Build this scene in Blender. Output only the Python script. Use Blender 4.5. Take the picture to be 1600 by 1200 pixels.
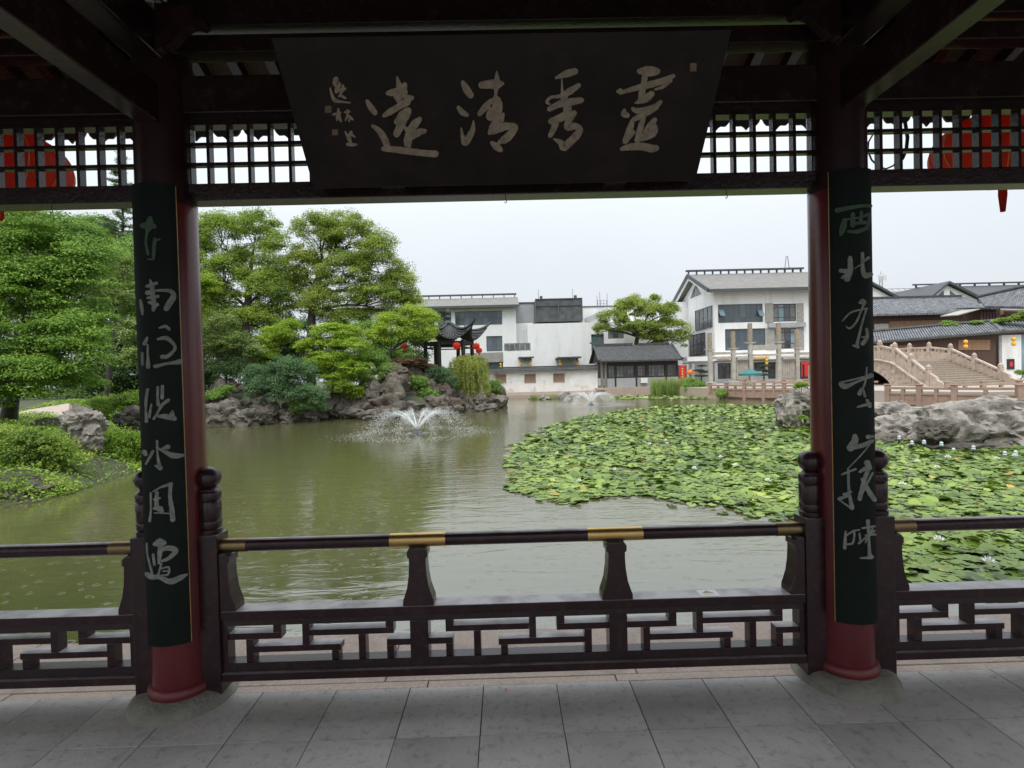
import bpy, math, random
import numpy as np
from mathutils import Vector, Matrix, noise as mnoise

# ------------------------------------------------------------------ clear, camera, sky, sun, exposure
for _o in list(bpy.data.objects):
    bpy.data.objects.remove(_o)
SC = bpy.context.scene
COL = SC.collection
R = random.Random(7)
NR = np.random.default_rng(11)

FPX = 820.0                      # focal length in pixels of the 1600 px wide photograph
EYE = Vector((0.0, 0.0, 1.6))
_a, _p, _r = 0.0118, 0.01616, 0.0255
_f = Vector((math.sin(_a) * math.cos(_p), math.cos(_a) * math.cos(_p), -math.sin(_p)))
_r0 = Vector((math.cos(_a), -math.sin(_a), 0))
_u0 = _r0.cross(_f)
CR = _r0 * math.cos(_r) - _u0 * math.sin(_r)
CU = _u0 * math.cos(_r) + _r0 * math.sin(_r)
cam_d = bpy.data.cameras.new("camera")
cam_d.sensor_width = 36.0
cam_d.lens = 36.0 * FPX / 1600.0
cam_d.clip_start = 0.05
cam_d.clip_end = 2000
cam = bpy.data.objects.new("camera", cam_d)
COL.objects.link(cam)
cam.matrix_world = Matrix(((CR.x, CU.x, -_f.x, EYE.x), (CR.y, CU.y, -_f.y, EYE.y), (CR.z, CU.z, -_f.z, EYE.z), (0, 0, 0, 1)))
SC.camera = cam

world = bpy.data.worlds.new("World")
SC.world = world
world.use_nodes = True
wn = world.node_tree.nodes
wl = world.node_tree.links
wn.clear()
w_out = wn.new("ShaderNodeOutputWorld")
w_bg = wn.new("ShaderNodeBackground")
w_sky = wn.new("ShaderNodeTexSky")
w_sky.sky_type = 'NISHITA'
w_sky.sun_disc = False
SUN_EL, SUN_ROT = math.radians(58), math.radians(200)
w_sky.sun_elevation = SUN_EL
w_sky.sun_rotation = SUN_ROT
w_sky.air_density = 1.0
w_sky.dust_density = 4.0
w_hs = wn.new("ShaderNodeHueSaturation")
w_hs.inputs['Saturation'].default_value = 0.2
wl.new(w_sky.outputs[0], w_hs.inputs['Color'])
w_tc = wn.new("ShaderNodeTexCoord")
w_sx = wn.new("ShaderNodeSeparateXYZ")
wl.new(w_tc.outputs['Generated'], w_sx.inputs[0])
w_mr = wn.new("ShaderNodeMapRange")            # overcast: the cloud layer brightens towards the zenith
w_mr.inputs['From Min'].default_value = 0.0
w_mr.inputs['From Max'].default_value = 1.0
w_mr.inputs['To Min'].default_value = 7.5
w_mr.inputs['To Max'].default_value = 25.0
w_cz = wn.new("ShaderNodeMath"); w_cz.operation = 'MAXIMUM'; w_cz.inputs[1].default_value = 0.0
wl.new(w_sx.outputs['Z'], w_cz.inputs[0])
w_sq = wn.new("ShaderNodeMath"); w_sq.operation = 'POWER'; w_sq.inputs[1].default_value = 2.0
wl.new(w_cz.outputs[0], w_sq.inputs[0])
wl.new(w_sq.outputs[0], w_mr.inputs['Value'])
w_nz = wn.new("ShaderNodeTexNoise")
w_nz.inputs['Scale'].default_value = 2.2
w_nz.inputs['Detail'].default_value = 5
wl.new(w_tc.outputs['Generated'], w_nz.inputs['Vector'])
w_nm = wn.new("ShaderNodeMapRange")
w_nm.inputs['To Min'].default_value = 0.93
w_nm.inputs['To Max'].default_value = 1.07
wl.new(w_nz.outputs[0], w_nm.inputs['Value'])
w_mul = wn.new("ShaderNodeMath"); w_mul.operation = 'MULTIPLY'
wl.new(w_mr.outputs[0], w_mul.inputs[0]); wl.new(w_nm.outputs[0], w_mul.inputs[1])
w_cl = wn.new("ShaderNodeVectorMath"); w_cl.operation = 'SCALE'
w_cl.inputs[0].default_value = (0.90, 0.965, 1.03)
wl.new(w_mul.outputs[0], w_cl.inputs['Scale'])
w_mix = wn.new("ShaderNodeMix"); w_mix.data_type = 'RGBA'
w_mix.inputs['Factor'].default_value = 0.88     # cloud cover over the clear sky
wl.new(w_hs.outputs[0], w_mix.inputs['A']); wl.new(w_cl.outputs[0], w_mix.inputs['B'])
wl.new(w_mix.outputs['Result'], w_bg.inputs['Color'])
w_bg.inputs['Strength'].default_value = 0.1
wl.new(w_bg.outputs[0], w_out.inputs[0])

sun_d = bpy.data.lights.new("sun", 'SUN')
sun_d.energy = 1.3
sun_d.angle = math.radians(25)
sun_d.color = (1.0, 0.96, 0.9)
sun = bpy.data.objects.new("sun", sun_d)
COL.objects.link(sun)
_sd = Vector((math.sin(SUN_ROT) * math.cos(SUN_EL), math.cos(SUN_ROT) * math.cos(SUN_EL), math.sin(SUN_EL)))
sun.rotation_euler = _sd.to_track_quat('Z', 'Y').to_euler()

SC.view_settings.view_transform = 'Standard'
SC.view_settings.look = 'None'
SC.view_settings.exposure = 0.28
SC.view_settings.gamma = 1.0
SC.view_settings.use_curve_mapping = False
SC.render.engine = 'CYCLES'
SC.cycles.use_denoising = True
SC.cycles.max_bounces = 6
SC.cycles.diffuse_bounces = 4
SC.cycles.glossy_bounces = 3
SC.cycles.transmission_bounces = 4
SC.cycles.caustics_reflective = False
SC.cycles.caustics_refractive = False

# ------------------------------------------------------------------ measuring helpers
def ray(px, py):
    return (_f * FPX + CR * (px - 800.0) - CU * (py - 600.0))

def P(px, py, Y):
    d = ray(px, py)
    return EYE + d * (Y / d.y)

WZ = -0.5
def G(px, py, z):
    d = ray(px, py)
    return EYE + d * ((z - EYE.z) / d.z)

def W(px, py):
    return G(px, py, WZ)

def RECT(x0, y0, x1, y1, Y):
    yc, xc = (y0 + y1) / 2, (x0 + x1) / 2
    return P(x0, yc, Y).x, P(x1, yc, Y).x, P(xc, y1, Y).z, P(xc, y0, Y).z   # X0, X1, z0, z1

# ------------------------------------------------------------------ mesh helpers
class MB:
    def __init__(s):
        s.v, s.f = [], []
    def box(s, x0, x1, y0, y1, z0, z1):
        n = len(s.v)
        s.v += [(x0, y0, z0), (x1, y0, z0), (x1, y1, z0), (x0, y1, z0), (x0, y0, z1), (x1, y0, z1), (x1, y1, z1), (x0, y1, z1)]
        s.f += [(n, n+3, n+2, n+1), (n+4, n+5, n+6, n+7), (n, n+1, n+5, n+4), (n+1, n+2, n+6, n+5), (n+2, n+3, n+7, n+6), (n+3, n, n+4, n+7)]
        return s
    def obox(s, a, b, w, h, up=(0, 0, 1), drop=0.0):
        """bar from a to b, width w (sideways) and height h (along up)"""
        a, b, up = Vector(a), Vector(b), Vector(up)
        d = (b - a).normalized()
        sd = d.cross(up).normalized()
        u = sd.cross(d).normalized()
        n = len(s.v)
        for p in (a, b):
            for i, j in ((-1, -1), (1, -1), (1, 1), (-1, 1)):
                s.v.append(tuple(p + sd * (i * w / 2) + u * (j * h / 2)))
        s.f += [(n, n+1, n+2, n+3), (n+7, n+6, n+5, n+4), (n, n+4, n+5, n+1), (n+1, n+5, n+6, n+2), (n+2, n+6, n+7, n+3), (n+3, n+7, n+4, n)]
        return s
    def poly(s, pts):
        n = len(s.v)
        s.v += [tuple(p) for p in pts]
        s.f.append(tuple(range(n, n + len(pts))))
        return s
    def prism(s, pts, ext):
        """planar polygon pts swept by vector ext"""
        ext = Vector(ext)
        n, k = len(s.v), len(pts)
        s.v += [tuple(Vector(p)) for p in pts] + [tuple(Vector(p) + ext) for p in pts]
        s.f.append(tuple(range(n, n + k)))
        s.f.append(tuple(range(n + 2 * k - 1, n + k - 1, -1)))
        for i in range(k):
            j = (i + 1) % k
            s.f.append((n + i, n + k + i, n + k + j, n + j))
        return s
    def tube(s, path, rad, n=8, cap=True):
        path = [Vector(p) for p in path]
        if not hasattr(rad, '__len__'):
            rad = [rad] * len(path)
        base = len(s.v)
        ref = None
        for i, p in enumerate(path):
            d = (path[min(i+1, len(path)-1)] - path[max(i-1, 0)])
            d = d.normalized() if d.length > 1e-9 else Vector((0, 0, 1))
            if ref is None:
                ref = Vector((1, 0, 0)) if abs(d.x) < 0.9 else Vector((0, 1, 0))
            a = (ref - d * ref.dot(d)).normalized()
            ref = a
            b = d.cross(a)
            for k in range(n):
                t = 2 * math.pi * k / n
                s.v.append(tuple(p + (a * math.cos(t) + b * math.sin(t)) * rad[i]))
        for i in range(len(path) - 1):
            for k in range(n):
                q, w = base + i * n + k, base + i * n + (k + 1) % n
                s.f.append((q, w, w + n, q + n))
        if cap:
            s.f.append(tuple(range(base + n - 1, base - 1, -1)))
            e = base + (len(path) - 1) * n
            s.f.append(tuple(range(e, e + n)))
        return s
    def lathe(s, prof, c=(0, 0, 0), n=20, a0=0.0):
        base = len(s.v)
        for r, z in prof:
            for k in range(n):
                t = a0 + 2 * math.pi * k / n
                s.v.append((c[0] + r * math.cos(t), c[1] + r * math.sin(t), c[2] + z))
        for i in range(len(prof) - 1):
            for k in range(n):
                q, w = base + i * n + k, base + i * n + (k + 1) % n
                s.f.append((q, w, w + n, q + n))
        s.f.append(tuple(range(base + n - 1, base - 1, -1)))
        e = base + (len(prof) - 1) * n
        s.f.append(tuple(range(e, e + n)))
        return s
    def build(s, name, m, parent=None, smooth=False, bevel=0.0):
        me = bpy.data.meshes.new(name)
        me.from_pydata(s.v, [], s.f)
        me.update()
        return link_mesh(me, name, m, parent, smooth, bevel)

def link_mesh(me, name, m, parent=None, smooth=False, bevel=0.0):
    if m is not None and not me.materials:
        me.materials.append(m)
    if smooth:
        me.shade_smooth() if hasattr(me, 'shade_smooth') else me.polygons.foreach_set('use_smooth', [True] * len(me.polygons))
        if smooth != 'all' and hasattr(me, 'set_sharp_from_angle'):
            me.set_sharp_from_angle(angle=math.radians(42))
    o = bpy.data.objects.new(name, me)
    COL.objects.link(o)
    if parent is not None:
        set_parent(o, parent)
    if bevel:
        md = o.modifiers.new('bevel', 'BEVEL')
        md.width = bevel
        md.segments = 2
        md.limit_method = 'ANGLE'
    return o

def wmat(o):
    m = Matrix.Translation(o.location) @ o.rotation_euler.to_matrix().to_4x4()
    if o.parent is not None:
        m = wmat(o.parent) @ o.matrix_parent_inverse @ m
    return m

def set_parent(o, parent):
    o.parent = parent
    o.matrix_parent_inverse = wmat(parent).inverted()

def tag(o, label=None, cat=None, group=None, kind=None):
    if label: o['label'] = label
    if cat: o['category'] = cat
    if group: o['group'] = group
    if kind: o['kind'] = kind
    return o

def thing(name, loc, label, cat, group=None):
    o = bpy.data.objects.new(name, None)
    o.empty_display_size = 0.2
    o.location = loc
    COL.objects.link(o)
    return tag(o, label, cat, group)

def fast_mesh(name, verts, faces):
    """verts (n,3) array, faces (m,k) array"""
    me = bpy.data.meshes.new(name)
    verts = np.asarray(verts, dtype=np.float32)
    faces = np.asarray(faces, dtype=np.int32)
    m, k = faces.shape
    me.vertices.add(len(verts))
    me.vertices.foreach_set('co', verts.ravel())
    me.loops.add(m * k)
    me.loops.foreach_set('vertex_index', faces.ravel())
    me.polygons.add(m)
    me.polygons.foreach_set('loop_start', np.arange(0, m * k, k, dtype=np.int32))
    me.polygons.foreach_set('loop_total', np.full(m, k, dtype=np.int32))
    me.update(calc_edges=True)
    return me

# ------------------------------------------------------------------ materials
def _nt(name):
    m = bpy.data.materials.new(name)
    m.use_nodes = True
    nt = m.node_tree
    nt.nodes.clear()
    return m, nt, nt.nodes, nt.links

def nmat(name, base, rough=0.6, var=0.15, scale=3.0, bump=0.0, bscale=30.0, spec=0.5, c2=None, metallic=0.0, coat=0.0, detail=5, stain=None, stain_scale=1.0, stain_amt=0.5, stretch=None, bdist=0.02, ior=None, top_grey=None):
    m, nt, N, L = _nt(name)
    out = N.new("ShaderNodeOutputMaterial")
    b = N.new("ShaderNodeBsdfPrincipled")
    L.new(b.outputs[0], out.inputs[0])
    tc = N.new("ShaderNodeTexCoord")
    vec = tc.outputs['Object']
    if stretch:
        mp = N.new("ShaderNodeMapping")
        mp.inputs['Scale'].default_value = stretch
        L.new(vec, mp.inputs['Vector'])
        vec = mp.outputs[0]
    nz = N.new("ShaderNodeTexNoise")
    nz.inputs['Scale'].default_value = scale
    nz.inputs['Detail'].default_value = detail
    nz.inputs['Roughness'].default_value = 0.65
    L.new(vec, nz.inputs['Vector'])
    rp = N.new("ShaderNodeValToRGB")
    lo = [c * (1 - var) for c in base[:3]]
    hi = list(c2[:3]) if c2 else [min(1, c * (1 + var)) for c in base[:3]]
    rp.color_ramp.elements[0].position = 0.3
    rp.color_ramp.elements[1].position = 0.7
    rp.color_ramp.elements[0].color = (*lo, 1)
    rp.color_ramp.elements[1].color = (*hi, 1)
    L.new(nz.outputs[0], rp.inputs[0])
    colr = rp.outputs[0]
    if stain:
        n2 = N.new("ShaderNodeTexNoise")
        n2.inputs['Scale'].default_value = stain_scale
        n2.inputs['Detail'].default_value = 7
        n2.inputs['Roughness'].default_value = 0.7
        L.new(vec, n2.inputs['Vector'])
        r2 = N.new("ShaderNodeMapRange")
        r2.inputs['From Min'].default_value = 0.52
        r2.inputs['From Max'].default_value = 0.68
        r2.inputs['To Max'].default_value = stain_amt
        L.new(n2.outputs[0], r2.inputs['Value'])
        mx = N.new("ShaderNodeMix"); mx.data_type = 'RGBA'
        L.new(r2.outputs[0], mx.inputs['Factor'])
        L.new(colr, mx.inputs['A'])
        mx.inputs['B'].default_value = (*stain, 1)
        colr = mx.outputs['Result']
    if top_grey:                                    # paler grey mixed onto the upward faces, uneven by noise
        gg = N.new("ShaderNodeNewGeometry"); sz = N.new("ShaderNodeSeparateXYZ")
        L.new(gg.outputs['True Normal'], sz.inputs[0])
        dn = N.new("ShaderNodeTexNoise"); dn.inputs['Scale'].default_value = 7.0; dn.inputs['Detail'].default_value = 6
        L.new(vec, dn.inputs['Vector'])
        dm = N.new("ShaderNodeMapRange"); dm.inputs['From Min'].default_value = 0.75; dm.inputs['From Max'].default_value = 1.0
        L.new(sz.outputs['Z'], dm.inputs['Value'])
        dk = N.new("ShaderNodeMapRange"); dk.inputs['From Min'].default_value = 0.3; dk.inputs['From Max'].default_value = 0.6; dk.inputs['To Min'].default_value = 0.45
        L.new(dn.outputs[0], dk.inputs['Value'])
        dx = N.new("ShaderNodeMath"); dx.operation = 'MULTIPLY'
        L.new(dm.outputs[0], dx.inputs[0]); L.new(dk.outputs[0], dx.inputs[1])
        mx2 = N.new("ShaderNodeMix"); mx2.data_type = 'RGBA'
        L.new(dx.outputs[0], mx2.inputs['Factor']); L.new(colr, mx2.inputs['A']); mx2.inputs['B'].default_value = (*top_grey, 1)
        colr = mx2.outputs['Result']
    L.new(colr, b.inputs['Base Color'])
    b.inputs['Roughness'].default_value = rough
    b.inputs['Specular IOR Level'].default_value = spec
    b.inputs['Metallic'].default_value = metallic
    if ior:
        b.inputs['IOR'].default_value = ior
    if coat:
        b.inputs['Coat Weight'].default_value = coat
        b.inputs['Coat Roughness'].default_value = 0.2
    if bump:
        n3 = N.new("ShaderNodeTexNoise")
        n3.inputs['Scale'].default_value = bscale
        n3.inputs['Detail'].default_value = 6
        L.new(vec, n3.inputs['Vector'])
        bp = N.new("ShaderNodeBump")
        bp.inputs['Strength'].default_value = bump
        bp.inputs['Distance'].default_value = bdist
        L.new(n3.outputs[0], bp.inputs['Height'])
        L.new(bp.outputs[0], b.inputs['Normal'])
    return m

def leafmat(name, dark, light, tint=None, transl=0.42, nscale=0.8, rough=0.5):
    """leaf colours vary from leaf to leaf and from spray to spray"""
    m, nt, N, L = _nt(name)
    out = N.new("ShaderNodeOutputMaterial")
    g = N.new("ShaderNodeNewGeometry")
    tc = N.new("ShaderNodeTexCoord")
    nz = N.new("ShaderNodeTexNoise")
    nz.inputs['Scale'].default_value = nscale
    nz.inputs['Detail'].default_value = 3
    L.new(tc.outputs['Object'], nz.inputs['Vector'])
    mr = N.new("ShaderNodeMapRange")
    mr.inputs['From Min'].default_value = 0.3
    mr.inputs['From Max'].default_value = 0.7
    L.new(nz.outputs[0], mr.inputs['Value'])
    av = N.new("ShaderNodeMix"); av.data_type = 'FLOAT'
    av.inputs['Factor'].default_value = 0.5
    L.new(g.outputs['Random Per Island'], av.inputs['A'])
    L.new(mr.outputs[0], av.inputs['B'])
    rp = N.new("ShaderNodeValToRGB")
    rp.color_ramp.elements[0].color = (*dark, 1)
    rp.color_ramp.elements[0].position = 0.15
    rp.color_ramp.elements[1].color = (*light, 1)
    rp.color_ramp.elements[1].position = 0.8
    if tint:
        e = rp.color_ramp.elements.new(0.93)
        e.color = (*tint, 1)
    L.new(av.outputs['Result'], rp.inputs[0])
    b = N.new("ShaderNodeBsdfPrincipled")
    b.inputs['Roughness'].default_value = rough
    b.inputs['Specular IOR Level'].default_value = 0.35
    L.new(rp.outputs[0], b.inputs['Base Color'])
    t = N.new("ShaderNodeBsdfTranslucent")
    L.new(rp.outputs[0], t.inputs['Color'])
    mx = N.new("ShaderNodeMixShader")
    mx.inputs[0].default_value = transl
    L.new(b.outputs[0], mx.inputs[1]); L.new(t.outputs[0], mx.inputs[2])
    L.new(mx.outputs[0], out.inputs[0])
    return m

M = {}
M['lacquer'] = nmat('brown_lacquer', (0.020, 0.0090, 0.0105), 0.24, 0.3, 6, 0.10, 60, ior=1.5, stain=(0.05, 0.03, 0.028), stain_scale=13, stain_amt=0.5)
M['lacquer_old'] = nmat('brown_lacquer_worn', (0.025, 0.0100, 0.0120), 0.26, 0.3, 5, 0.10, 45, ior=1.42, top_grey=(0.22, 0.20, 0.205), stain=(0.060, 0.036, 0.034), stain_scale=14, stain_amt=0.5)
M['lacquer_sheen'] = nmat('brown_lacquer_bench', (0.026, 0.0105, 0.0125), 0.24, 0.3, 5, 0.10, 50, ior=1.38, top_grey=(0.50, 0.47, 0.48), stain=(0.058, 0.036, 0.036), stain_scale=14, stain_amt=0.5)
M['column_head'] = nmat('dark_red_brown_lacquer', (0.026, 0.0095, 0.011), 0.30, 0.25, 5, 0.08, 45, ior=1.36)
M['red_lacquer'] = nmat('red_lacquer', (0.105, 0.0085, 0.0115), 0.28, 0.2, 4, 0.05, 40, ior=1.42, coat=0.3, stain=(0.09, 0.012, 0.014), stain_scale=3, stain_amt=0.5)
M['red_end'] = nmat('dark_red_ring', (0.13, 0.015, 0.018), 0.45, 0.2, 8, 0.1, 40)
M['board_green'] = nmat('couplet_board_green', (0.0055, 0.0100, 0.0080), 0.5, 0.3, 5, 0.08, 60, stain=(0.010, 0.013, 0.011), stain_scale=4, ior=1.22)
M['plaque'] = nmat('plaque_board', (0.016, 0.0112, 0.0112), 0.45, 0.3, 4, 0.12, 50, stain=(0.034, 0.026, 0.023), stain_scale=2.5, stain_amt=0.5, ior=1.25)
M['gilt_worn'] = nmat('worn_gilt_lettering', (0.27, 0.215, 0.175), 0.7, 0.3, 30, 0.4, 60, c2=(0.37, 0.30, 0.225), stain=(0.12, 0.09, 0.075), stain_scale=25, stain_amt=0.6)
M['grey_ink'] = nmat('grey_lettering', (0.20, 0.205, 0.18), 0.7, 0.3, 30, 0.3, 60, stain=(0.08, 0.09, 0.075), stain_scale=25, stain_amt=0.6)
M['green_ink'] = nmat('tarnished_lettering', (0.045, 0.085, 0.05), 0.7, 0.3, 30, 0.2, 60)
M['seal'] = nmat('seal_mark', (0.16, 0.10, 0.07), 0.6, 0.3, 40)
M['gold_edge'] = nmat('gold_edge', (0.32, 0.18, 0.05), 0.45, 0.3, 20)
M['brass'] = nmat('brass', (0.50, 0.33, 0.13), 0.36, 0.12, 6, 0.03, 80, metallic=1.0)
M['brass_dull'] = nmat('dull_brass', (0.22, 0.155, 0.08), 0.4, 0.2, 8, 0.05, 80, metallic=1.0)
for _k, _v in enumerate((0.86, 0.95, 1.0, 1.06, 1.13)):
    M['floor_tile%d' % _k] = nmat('floor_slate_tone_%d' % _k, (0.46 * _v, 0.43 * _v, 0.405 * _v), 0.5, 0.12, 3.0 + _k * .7, 0.55, 55, stain=(0.17, 0.16, 0.15), stain_scale=17.0 + 3 * _k, stain_amt=0.6, bdist=0.005)
M['floor_tile'] = M['floor_tile2']
M['floor_bed'] = nmat('floor_joint', (0.05, 0.05, 0.048), 0.9, 0.2, 10)
M['plinth'] = nmat('plinth_stone', (0.21, 0.20, 0.165), 0.8, 0.25, 7, 0.5, 40, stain=(0.09, 0.09, 0.075), stain_scale=5)
M['granite_pink'] = nmat('pink_granite', (0.43, 0.34, 0.285), 0.8, 0.2, 60, 0.4, 80, stain=(0.22, 0.18, 0.15), stain_scale=4, stain_amt=0.5, bdist=0.005)
M['stone_red'] = nmat('red_sandstone', (0.36, 0.245, 0.19), 0.85, 0.22, 4, 0.5, 30, stain=(0.22, 0.15, 0.12), stain_scale=2.0)
M['stone_tan'] = nmat('tan_bridge_stone', (0.46, 0.37, 0.30), 0.85, 0.2, 3, 0.4, 25, stain=(0.27, 0.20, 0.155), stain_scale=1.4)
M['stone_step'] = nmat('grey_tan_step', (0.30, 0.245, 0.19), 0.9, 0.2, 4, 0.3, 30)
M['stone_grey'] = nmat('grey_gateway_stone', (0.40, 0.365, 0.315), 0.85, 0.2, 3, 0.4, 25, stain=(0.24, 0.21, 0.17), stain_scale=1.6)
M['stone_rough'] = nmat('rough_capital_stone', (0.30, 0.25, 0.19), 0.9, 0.4, 9, 0.8, 20)
M['plaster'] = nmat('white_plaster', (0.78, 0.78, 0.765), 0.85, 0.05, 0.8, 0.1, 20, stain=(0.56, 0.55, 0.52), stain_scale=0.9, stain_amt=0.6, stretch=(1, 1, .22))
M['plaster_worn'] = nmat('flaking_white_plaster', (0.72, 0.71, 0.68), 0.9, 0.1, 1.2, 0.3, 14, stain=(0.34, 0.32, 0.29), stain_scale=0.85, stain_amt=0.95)
M['plaster_grey'] = nmat('grey_plaster', (0.36, 0.365, 0.37), 0.85, 0.1, 1, 0.1, 20)
M['grey_brick'] = nmat('grey_brick_face', (0.30, 0.29, 0.265), 0.9, 0.35, 3.2, 0.3, 12, stretch=(1, 1, 4))
M['dark_panel'] = nmat('dark_grey_louvre', (0.085, 0.088, 0.092), 0.7, 0.45, 1.8, 0.3, 6, detail=8)
M['dark_tile'] = nmat('dark_roof_tile', (0.060, 0.060, 0.062), 0.7, 0.35, 2.5, 0.4, 15)
M['grey_tile'] = nmat('grey_roof_tile', (0.105, 0.107, 0.112), 0.75, 0.35, 1.2, 0.4, 10)
M['old_tile'] = nmat('old_grey_roof_tile', (0.16, 0.165, 0.175), 0.8, 0.55, 2.2, 0.5, 6, detail=8)
M['modern_roof'] = nmat('modern_grey_roof', (0.19, 0.18, 0.165), 0.75, 0.18, 1.5, 0.2, 10)
M['roof_trim'] = nmat('dark_roof_trim', (0.075, 0.08, 0.085), 0.6, 0.15, 2)
M['dark_wood'] = nmat('black_timber', (0.022, 0.018, 0.018), 0.55, 0.3, 4, 0.2, 20)
M['window_wood'] = nmat('brown_window_timber', (0.085, 0.05, 0.045), 0.6, 0.25, 3)
M['metal_frame'] = nmat('grey_window_frame', (0.10, 0.11, 0.115), 0.45, 0.15, 3)
M['glass'] = nmat('window_glass', (0.055, 0.075, 0.09), 0.06, 0.45, 0.35, spec=0.8)
M['glass_blue'] = nmat('pale_window_glass', (0.16, 0.24, 0.27), 0.08, 0.4, 0.5, spec=0.8)
M['glass_mid'] = nmat('mid_window_glass', (0.085, 0.115, 0.135), 0.06, 0.4, 0.4, spec=0.8)
M['glass_teal'] = nmat('teal_window_glass', (0.04, 0.10, 0.095), 0.06, 0.4, 0.4, spec=0.8)
M['glass_dim'] = nmat('dim_window_glass', (0.09, 0.10, 0.10), 0.12, 0.55, 0.9, spec=0.6, c2=(0.24, 0.26, 0.25))
M['plank'] = nmat('brown_plank', (0.25, 0.145, 0.085), 0.75, 0.3, 2.0, 0.3, 10, stretch=(6, 6, 0.6))
M['plank_dark'] = nmat('dark_brown_plank', (0.075, 0.042, 0.03), 0.75, 0.3, 2.0, 0.3, 10, stretch=(6, 6, 0.6))
M['red_cloth'] = nmat('red_banner', (0.62, 0.03, 0.03), 0.7, 0.1, 4)
M['gold_paint'] = nmat('gold_paint', (0.70, 0.45, 0.12), 0.45, 0.1, 8)
M['yellow_cloth'] = nmat('yellow_lantern_cloth', (0.80, 0.42, 0.03), 0.6, 0.1, 5)
M['teal_cloth'] = nmat('teal_parasol_cloth', (0.03, 0.16, 0.16), 0.7, 0.15, 3)
M['orange_cloth'] = nmat('orange_parasol_cloth', (0.75, 0.20, 0.04), 0.7, 0.1, 3)
M['white_metal'] = nmat('white_enamel', (0.72, 0.72, 0.70), 0.5, 0.05, 4)
M['lamp_globe'] = nmat('lamp_globe', (0.50, 0.58, 0.60), 0.25, 0.1, 8)
M['grey_metal'] = nmat('grey_steel', (0.30, 0.31, 0.32), 0.45, 0.1, 4, metallic=0.6)
M['black_plastic'] = nmat('black_cable', (0.018, 0.018, 0.018), 0.5, 0.2, 10)
M['bark'] = nmat('dark_bark', (0.050, 0.042, 0.033), 0.9, 0.35, 5, 0.6, 14)
M['soil'] = nmat('soil', (0.075, 0.065, 0.045), 0.95, 0.3, 1.0, 0.5, 8, c2=(0.07, 0.095, 0.035))
M['paving'] = nmat('pale_paving', (0.40, 0.35, 0.30), 0.9, 0.12, 0.8, 0.2, 10)
M['rock_dark'] = nmat('rockery_stone', (0.080, 0.069, 0.055), 0.9, 0.5, 1.6, 1.0, 7, c2=(0.20, 0.175, 0.14), stain=(0.055, 0.05, 0.04), stain_scale=1.8, stain_amt=0.8, detail=9, bdist=0.08)
M['rock_brown'] = nmat('brown_rockery_stone', (0.078, 0.058, 0.045), 0.9, 0.5, 1.6, 1.0, 6, c2=(0.17, 0.135, 0.105), stain=(0.05, 0.04, 0.03), stain_scale=1.8, stain_amt=0.8, detail=9, bdist=0.08)
M['rock_pale'] = nmat('pale_lake_stone', (0.155, 0.135, 0.115), 0.85, 0.45, 2.5, 1.0, 9, c2=(0.41, 0.37, 0.325), stain=(0.060, 0.050, 0.042), stain_scale=2.2, stain_amt=0.75, detail=9, bdist=0.05)

# ------------------------------------------------------------------ ground, pond
def w2(px, py):
    v = W(px, py)
    return (v.x, v.y)

TE = 3.29                                   # outer edge of the pavilion's terrace
POND = [(-14.0, TE), (26.0, TE), (30.0, 14.0), (33.0, 21.5), w2(1600, 643), w2(1500, 640), w2(1392, 635), w2(1300, 627), w2(1112, 622),
        w2(1060, 618), w2(930, 617), w2(800, 621), w2(768, 618), w2(740, 616), w2(775, 634), w2(700, 646), w2(640, 655), w2(570, 653), w2(520, 651),
        w2(480, 657), w2(400, 662), w2(315, 669), w2(270, 700), w2(225, 735), w2(180, 749), w2(120, 770), w2(60, 786), w2(-20, 792), (-13.0, 8.0)]
PP = np.array(POND)
HC = P(703, 600, 35.0)                      # foot of the pavilion on the rockery

def pond_dist(x, y):
    """signed distance, positive on land; arrays"""
    x = np.asarray(x, float); y = np.asarray(y, float)
    best = np.full(x.shape, 1e9)
    inside = np.zeros(x.shape, bool)
    n = len(PP)
    for i in range(n):
        ax, ay = PP[i]; bx, by = PP[(i + 1) % n]
        dx, dy = bx - ax, by - ay
        t = np.clip(((x - ax) * dx + (y - ay) * dy) / (dx * dx + dy * dy), 0, 1)
        best = np.minimum(best, np.hypot(x - ax - t * dx, y - ay - t * dy))
        c = ((ay > y) != (by > y)) & (x < (bx - ax) * (y - ay) / ((by - ay) if by != ay else 1e-9) + ax)
        inside ^= c
    return np.where(inside, -best, best)

def sstep(t):
    t = np.clip(t, 0, 1)
    return t * t * (3 - 2 * t)

def height(x, y):
    x = np.asarray(x, float); y = np.asarray(y, float)
    d = pond_dist(x, y)
    right = sstep((x - (-1.0)) / 3.0)
    right = np.maximum(right, sstep((y - 46) / 3.0))
    left_h = -0.5 + 0.45 * sstep(d / 1.0) + 0.75 * sstep((d - 0.6) / 4.0) + 0.25 * sstep((y - 19) / 4) * sstep(d / 2)
    left_h = left_h + 0.5 * np.exp(-(((x - HC.x) / 4.5) ** 2 + ((y - HC.y) / 4.0) ** 2)) * sstep(d / 2)
    near = sstep((11.5 - y) / 3)
    left_h = left_h * (1 - near) + (-0.5 + 0.55 * sstep(d / 1.2)) * near
    right_h = np.where(d > 3.0, 0.2, -0.75)
    h = left_h * (1 - right) + right_h * right
    h = np.where(d < 0, -0.5 - np.minimum(1.0, -d * 0.8) - 0.12, h)
    h = np.where((y < TE + 0.05), -0.12, h)
    return h

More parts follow.
